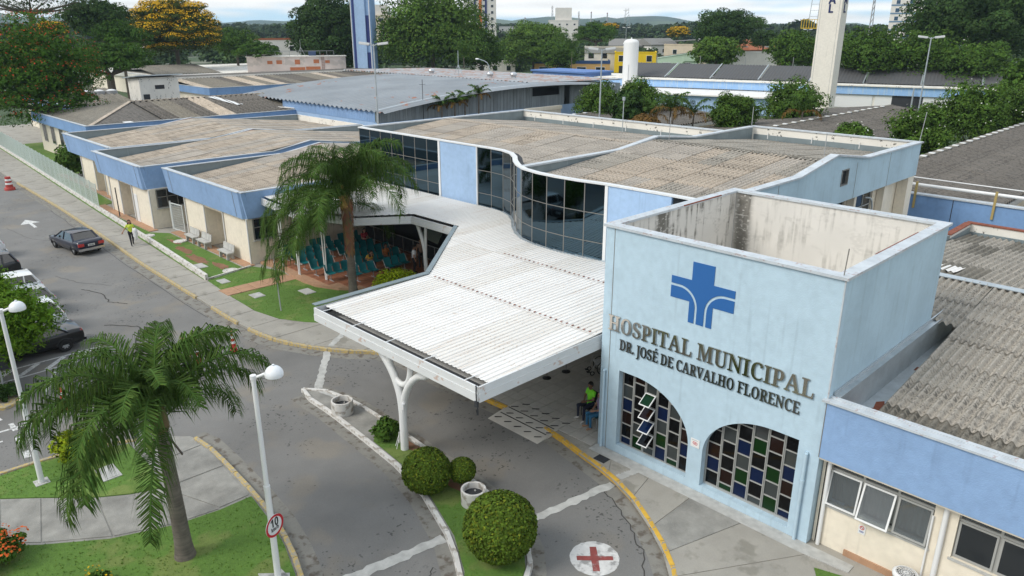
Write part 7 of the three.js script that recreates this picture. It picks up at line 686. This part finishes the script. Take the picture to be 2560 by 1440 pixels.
// towers
{ const t = thing('lettered_tower', 'slender off-white tower with dark blue vertical lettering', 'tower', [-47.0, 0, -107]), ink = mat({ color: [0.012, 0.022, 0.10] }); part('shaft', bx(-1.55, 1.55, 0, 25, -1.9, 0), mat({ map: plasterMap([0.70, 0.66, 0.585], 163, 0.06), roughness: 0.85 }), t); part('edge_joint', [bx(1.2, 1.24, 0, 25, 0, 0.01), bx(-1.3, -1.26, 0, 25, 0, 0.01)], C.grey, t); [['L', 15.85], ['A', 17.0], ['T', 18.15]].forEach(([c, y]) => { const g = new TextGeometry(c, { font: fontSans, size: 1.1, depth: 0.06, curveSegments: 4 }); part('letter', g.translate(-0.35, y - 0.4, 0), ink, t); const k = new TextGeometry(c, { font: fontSans, size: 1.1, depth: 0.06, curveSegments: 4 }); part('letter', k.rotateY(Math.PI / 2).translate(1.55, y - 0.4, -0.5), ink, t); }); part('platform', [bx(-3.9, -1.55, 13.4, 13.5, -1.6, 0), ...Array.from({ length: 7 }, (_, i) => bx(-3.9 + i * 0.37, -3.83 + i * 0.37, 13.5, 14.6, -0.05, 0)), bx(-3.9, -1.55, 14.55, 14.62, -0.05, 0)], mat({ color: [0.55, 0.36, 0.02] }), t); part('ladder_frame', [tube([-3.2, 14.5, -0.8], [-2.8, 22, -0.8], 0.05), tube([-2.0, 14.5, -0.8], [-1.8, 22, -0.8], 0.05), ...Array.from({ length: 9 }, (_, i) => bar([-3.1, 15 + i * 0.8, -0.8], [-1.9, 15 + i * 0.8, -0.8], 0.06))], C.galv, t); }
{ const t = thing('blue_tower', 'tall pale blue tower with dark blue vertical strips', 'tower', [-143.1, 0, -95.5], R(36)), ink = mat({ color: [0.022, 0.035, 0.15] }); part('shaft', bx(-2.2, 2.2, 0, 34, -3, 0), C.fascia, t); part('light_face', bx(-1.3, 1.0, 0, 34, 0, 0.25), C.panelBlue, t); part('dark_strip', bx(-1.9, -1.3, 0, 34, 0, 0.06), ink, t); part('dark_strip', bx(1.02, 1.75, 0, 8.5, 0, 0.06), ink, t); part('dark_strip', bx(1.02, 1.75, 10, 16, 0, 0.06), ink, t); part('white_edge', [bx(-2.25, -2.1, 0, 34, 0, 0.1), bx(1.85, 2.0, 0, 34, 0, 0.12)], C.white, t); }
// ---------------------------------------------------------------- the town beyond
function block(label, x, z, w, d, h, wm, { cols = 4, rows = 3, ww = 1.2, wh = 1.3, roof, y0 = 0.9, turn = 0, trim, name = 'town_house', winM = C.paneDark, par = 0.5 } = {}) {
  const t = thing(name, label, 'building', [x, 0, z], toCam(x, z) + turn); part('wall', bx(-w / 2, w / 2, 0, h, -d, 0), wm, t); if (par) part('parapet', [bx(-w / 2 - 0.1, w / 2 + 0.1, h, h + par, -0.25, 0.1), bx(-w / 2 - 0.1, -w / 2 + 0.2, h, h + par, -d, -0.25), bx(w / 2 - 0.2, w / 2 + 0.1, h, h + par, -d, -0.25)], trim || wm, t);
  const fh = (h - y0) / rows; for (let r = 0; r < rows; r++) for (let c = 0; c < cols; c++) { const cx = -w / 2 + (c + 0.5) * w / cols, y = y0 + r * fh + fh * 0.25, f = part('window', bx(cx - ww / 2 - 0.1, cx + ww / 2 + 0.1, y - 0.1, y + wh + 0.1, -0.05, 0.04), C.white, t); part('window_pane', bx(cx - ww / 2, cx + ww / 2, y, y + wh, 0, 0.07), winM, f); }
  if (roof) { const [rm, rh, ov] = roof; part('roof', new THREE.ExtrudeGeometry(new THREE.Shape([[-d / 2 - ov, 0], [d / 2 + ov, 0], [d / 2 + ov, 0.2], [0, rh], [-d / 2 - ov, 0.2]].map(p => new THREE.Vector2(...p))), { depth: w + ov * 2, bevelEnabled: false }).rotateY(Math.PI / 2).translate(-w / 2 - ov, h, -d / 2), rm, t); } return t;
}
const wallOf = (r, g, b, s) => mat({ map: plasterMap([r, g, b], s, 0.08), roughness: 0.9 }), W_off = wallOf(0.66, 0.63, 0.58, 171), W_cream = wallOf(0.66, 0.56, 0.42, 173), W_yel = wallOf(0.76, 0.52, 0.010, 175), W_green = wallOf(0.46, 0.60, 0.45, 177), W_grey = wallOf(0.42, 0.42, 0.41, 179), redRoof = mat({ color: [0.30, 0.105, 0.05], roughness: 1 }), greyRoof = mat({ color: [0.20, 0.195, 0.185], roughness: 1 });
const yb = block('bright yellow two-storey building behind the white tank', -148.5, -200.5, 13, 10, 6.1, W_yel, { cols: 3, rows: 1, ww: 1.6, wh: 1.7, y0: 2.6, par: 0.3 }); part('shopfront', bx(-5, 5.5, 0, 2.1, 0, 0.06), C.dark, yb); part('side_wall', bx(6.5, 6.56, 0, 6.1, -10, 0), W_cream, yb);
const gh = block('pale green house with sloping roofline right of the yellow building', -127, -191.5, 11.5, 8, 5.0, W_green, { cols: 2, rows: 1, ww: 1.9, wh: 1.5, y0: 1.6, par: 0 }); part('raking_gable', plate([[-5.75, 5.0], [5.75, 5.0], [5.75, 7.0], [-5.75, 5.2]], [], -8, 0), W_green, gh); part('rake_capping', bar([-6, 5.4, 0], [6, 7.2, 0], 0.5, 0.16), greyRoof, gh); part('green_stripe', [bar([-1.6, 0.5, 0.05], [2.2, 4.3, 0.05], 0.08, 0.5), bar([2.2, 4.3, 0.05], [5.7, 4.3, 0.05], 0.08, 0.4)], mat({ color: [0.16, 0.24, 0.15] }), gh);
const st = block('white shop with grey upper sign band and blue oval sign', -163, -203, 13, 10, 7.4, W_off, { cols: 3, rows: 1, ww: 1.8, wh: 1.6, y0: 2.8, par: 0.4 }); part('sign_band', bx(-6.4, 6.4, 5.6, 7.2, 0.02, 0.25), C.grey, st); part('sign_board', bx(-5.2, 1.2, 1.6, 3.0, 1.2, 1.4), mat({ color: [0.03, 0.06, 0.16] }), st); part('oval_sign', new THREE.CylinderGeometry(1, 1, 0.06, 32).rotateX(Math.PI / 2).scale(2.6, 0.62, 1).translate(-2, 2.3, 1.44), mat({ color: [0.25, 0.40, 0.58] }), st); part('oval_script', [new THREE.TorusGeometry(0.28, 0.07, 6, 14).translate(-3.4, 2.3, 1.5), bar([-3.0, 2.25, 1.5], [-0.4, 2.32, 1.5], 0.04, 0.16), new THREE.TorusGeometry(0.24, 0.07, 6, 14).translate(-0.5, 2.3, 1.5)], C.white, st);
block('grey-roofed house at the left of the hillside pair', -181, -239, 13, 9, 7.0, W_grey, { cols: 3, rows: 1, y0: 3.6, roof: [greyRoof, 2.6, 0.6], par: 0 }); block('grey-roofed house with white gable at the right of the hillside pair', -170, -247, 12, 9, 7.4, W_off, { cols: 3, rows: 1, y0: 3.8, roof: [greyRoof, 2.4, 0.6], par: 0, turn: 0.7 });
const yt = block('cream house with rooftop terrace and two satellite dishes', -143.5, -221, 14, 9, 8.2, W_cream, { cols: 2, rows: 1, y0: 4.5, par: 0.3 }); part('terrace_roof', new THREE.BoxGeometry(12, 0.18, 8).rotateZ(0.06).translate(-3, 9.4, -4), greyRoof, yt); for (const x of [4.2, 6]) part('satellite_dish', new THREE.SphereGeometry(0.65, 14, 6, 0, 6.28, 0, 0.9).rotateX(1.2).translate(x, 9.6, -1), C.white, yt);
const rh = block('house with red tiled roof and dark veranda on the right skyline', -120, -231, 11, 9, 6.8, mat({ color: [0.16, 0.11, 0.08] }), { cols: 3, rows: 1, y0: 3.4, roof: [redRoof, 3.2, 0.9], par: 0, turn: 0.5 }); block('white-walled building below the red-tiled house', -108.5, -202.5, 12, 9, 6.8, W_off, { cols: 2, rows: 1, y0: 9, par: 0.5, turn: 0.2, wh: 0.1 });
block('cream two-storey house with red roof edge behind the plant room', -203.5, -107, 13, 10, 10.3, W_off, { cols: 3, rows: 2, y0: 2.5, trim: redRoof, par: 0.5 }); block('ochre shop row below the light green tree', -150, -172, 22, 9, 3.6, mat({ color: [0.55, 0.33, 0.12] }), { cols: 4, rows: 1, ww: 2.6, wh: 1.6, y0: 0.2, trim: mat({ color: [0.02, 0.06, 0.16] }), par: 0.9 }); block('low white house left of the ochre shop row', -170, -160, 12, 9, 3.8, W_off, { cols: 3, rows: 1, y0: 0.6 });
const apA = block('pale block of flats behind the blue tower', -271, -188, 16, 14, 18, W_cream, { cols: 4, rows: 6, ww: 2, wh: 1.4 }); part('roof_storey', bx(-5, 5, 18, 22.5, -12, -2), W_off, apA);
const apB = block('white tower block with orange and navy stripes', -311, -282, 17, 15, 48, W_off, { cols: 4, rows: 15, ww: 1.3, wh: 1.3 }); part('orange_stripe', bx(-0.6, 0.9, 0, 48, 0.08, 0.3), mat({ color: [0.55, 0.13, 0.02] }), apB); part('navy_stripe', [bx(2.6, 3.6, 0, 48, 0.08, 0.25), bx(-3.2, -2.2, 0, 48, 0.08, 0.25)], mat({ color: [0.02, 0.03, 0.12] }), apB);
const apC = block('white block of flats with a stair tower on the skyline', -320, -358, 18, 14, 17.5, W_off, { cols: 4, rows: 5, ww: 1.1, wh: 0.9 }); part('stair_tower', bx(-5, 5, 17.5, 25, -10, -2), W_off, apC);
const apD = block('white high-rise with blue bands at the upper right', -100.5, -314.5, 27, 14, 27, W_off, { cols: 6, rows: 9, ww: 1.3, wh: 1.4, winM: mat({ color: [0.03, 0.07, 0.12], roughness: 0.2 }) }); for (let i = 0; i < 9; i++) part('blue_band', bx(-13.5, 13.5, 0.95 + i * 2.9, 1.45 + i * 2.9, 0.02, 0.09), mat({ color: [0.13, 0.22, 0.32] }), apD); part('roof_plant', bx(-6, 10, 27, 31, -11, -2), W_grey, apD);
block('pale block of flats hidden behind the yellow tree', -395, -144, 18, 14, 22, W_off, { cols: 4, rows: 7 }); block('distant pale block left of the white flats', -430, -420, 16, 12, 14, W_grey, { cols: 3, rows: 4 });
// street lamps, masts and chimneys
function doubleLamp(label, x, z, h, ry) { const t = thing('street_lamp', label, 'street lamp', [x, 0, z], ry, 'grey double-headed street lamps'); part('pole', tube([0, 0, 0], [0, h, 0], 0.11, 0.06, 8), C.galv, t); for (const s of [-1, 1]) { part('arm', bar([0, h - 0.15, 0], [s * 0.4, h + 0.02, 0], 0.07), C.galv, t); part('lamp_head', [new THREE.BoxGeometry(0.95, 0.18, 0.36).rotateZ(s * 0.12).translate(s * 0.85, h + 0.06, 0), new THREE.BoxGeometry(0.85, 0.06, 0.3).rotateZ(s * 0.12).translate(s * 0.85, h - 0.05, 0)], C.whiteMetal, t); } return t; }
doubleLamp('double-headed street lamp in front of the barrel shed', -60.4, -41.5, 12.1, R(45)); doubleLamp('double-headed street lamp rising behind the hall roof ridge', -49.3, -61, 11.5, R(45)); doubleLamp('double-headed street lamp right of the white lettered tower', -30, -95.4, 12.5, R(30)); doubleLamp('small double-headed street lamp above the shops', -165.5, -217.5, 13.6, R(40)); doubleLamp('small double-headed street lamp beside the red-tiled house', -108, -232, 13.0, R(25));
{ const t = thing('curved_lamp', 'curved single street lamp before the huge light green tree', 'street lamp', [-97, 0, -90]); part('pole', curve([[0, 0, 0], [0, 6.5, 0], [-0.3, 7.9, 0.3], [-1.4, 8.5, 1.2]], 0.07, 18), C.galv, t); part('lamp_head', new THREE.SphereGeometry(0.3, 10, 8).scale(1.4, 0.5, 0.8).translate(-1.6, 8.5, 1.4), C.white, t); }
function mast(label, x, z, h, w, name = 'lattice_mast') { const t = thing(name, label, 'mast', [x, 0, z]), g = []; for (const [a, b] of [[-1, -1], [1, -1], [0, 1]]) g.push(tube([a * w, 0, b * w], [a * w * 0.3, h, b * w * 0.3], 0.3, 0.2, 4)); part('legs', g, C.grey, t); part('bracing', Array.from({ length: 10 }, (_, i) => { const k = 1 - 0.07 * i; return bar([-w * k, h * i / 10, -w * k], [w * k, h * (i + 1) / 10, -w * k], 0.3); }), C.grey, t); part('antennas', [bx(-w * 0.8, w * 0.8, h - 2.5, h - 1.5, -0.5, 0.5)], C.white, t); return t; }
mast('lattice radio mast above the white flats', -609, -662, 37, 1.6); mast('short lattice mast right of the white flats', -585, -680, 31, 1.5); mast('steel frame tower of the distant works', -546, -716, 34, 5, 'frame_tower'); mast('power pylon on the right skyline', -190, -860, 38, 2.2); mast('lattice mast left of the white lettered tower', -170, -440, 31, 1.2); for (const [x, z, h, l] of [[-630, -640, 24, 'left'], [-575, -690, 30, 'middle'], [-560, -700, 29, 'right']]) { const t = thing('chimney', 'thin distant works chimney, ' + l + ' of three', 'chimney', [x, 0, z], 0, 'distant works chimneys'); part('stack', tube([0, 0, 0], [0, h, 0], 0.9, 0.6, 10), C.grey, t); part('rim', new THREE.CylinderGeometry(0.75, 0.75, 0.8, 10).translate(0, h, 0), C.rust, t); }
// hills and haze
{ const A = 150, Rn = 14, pos = [], idx = []; for (let j = 0; j <= Rn; j++) for (let i = 0; i <= A; i++) { const a = R(45.5) + (i / A - 0.5) * 2.2, d = 1900 + j * 110, u = i / A, n = fbm(u, j / Rn, 7, 5, 200, 3), m = fbm(u, 0.2, 14, 4, 210, 2), f = fbm(u * 1.0, j / Rn, 40, 3, 220, 8), ramp = Math.sin(Math.PI * clamp(j / Rn * 0.9 + 0.05)); pos.push(-Math.sin(a) * d, -4 + ramp * (12 + 76 * sstep(0.22, 0.78, n) * (0.35 + m) + 14 * (f - 0.5)), -Math.cos(a) * d); } for (let j = 0; j < Rn; j++) for (let i = 0; i < A; i++) { const a = j * (A + 1) + i; idx.push(a, a + 1, a + A + 2, a, a + A + 2, a + A + 1); } const g = new THREE.BufferGeometry(); g.setAttribute('position', new THREE.Float32BufferAttribute(pos, 3)); g.setIndex(idx); g.computeVertexNormals(); struct('hills', g, mat({ map: tex(256, (u, v) => { const a = fbm(u, v, 10, 5, 231), w = sstep(0.5, 0.62, fbm(u, v, 14, 4, 232)); return mix([0.028, 0.055, 0.040], [0.075, 0.105, 0.055], w * (0.4 + 0.6 * a)); }, 1500), roughness: 1 })); }
scene.fog = new THREE.FogExp2(new THREE.Color(0.66, 0.86, 1.0), 0.00013);
renderer.render(scene, camera);
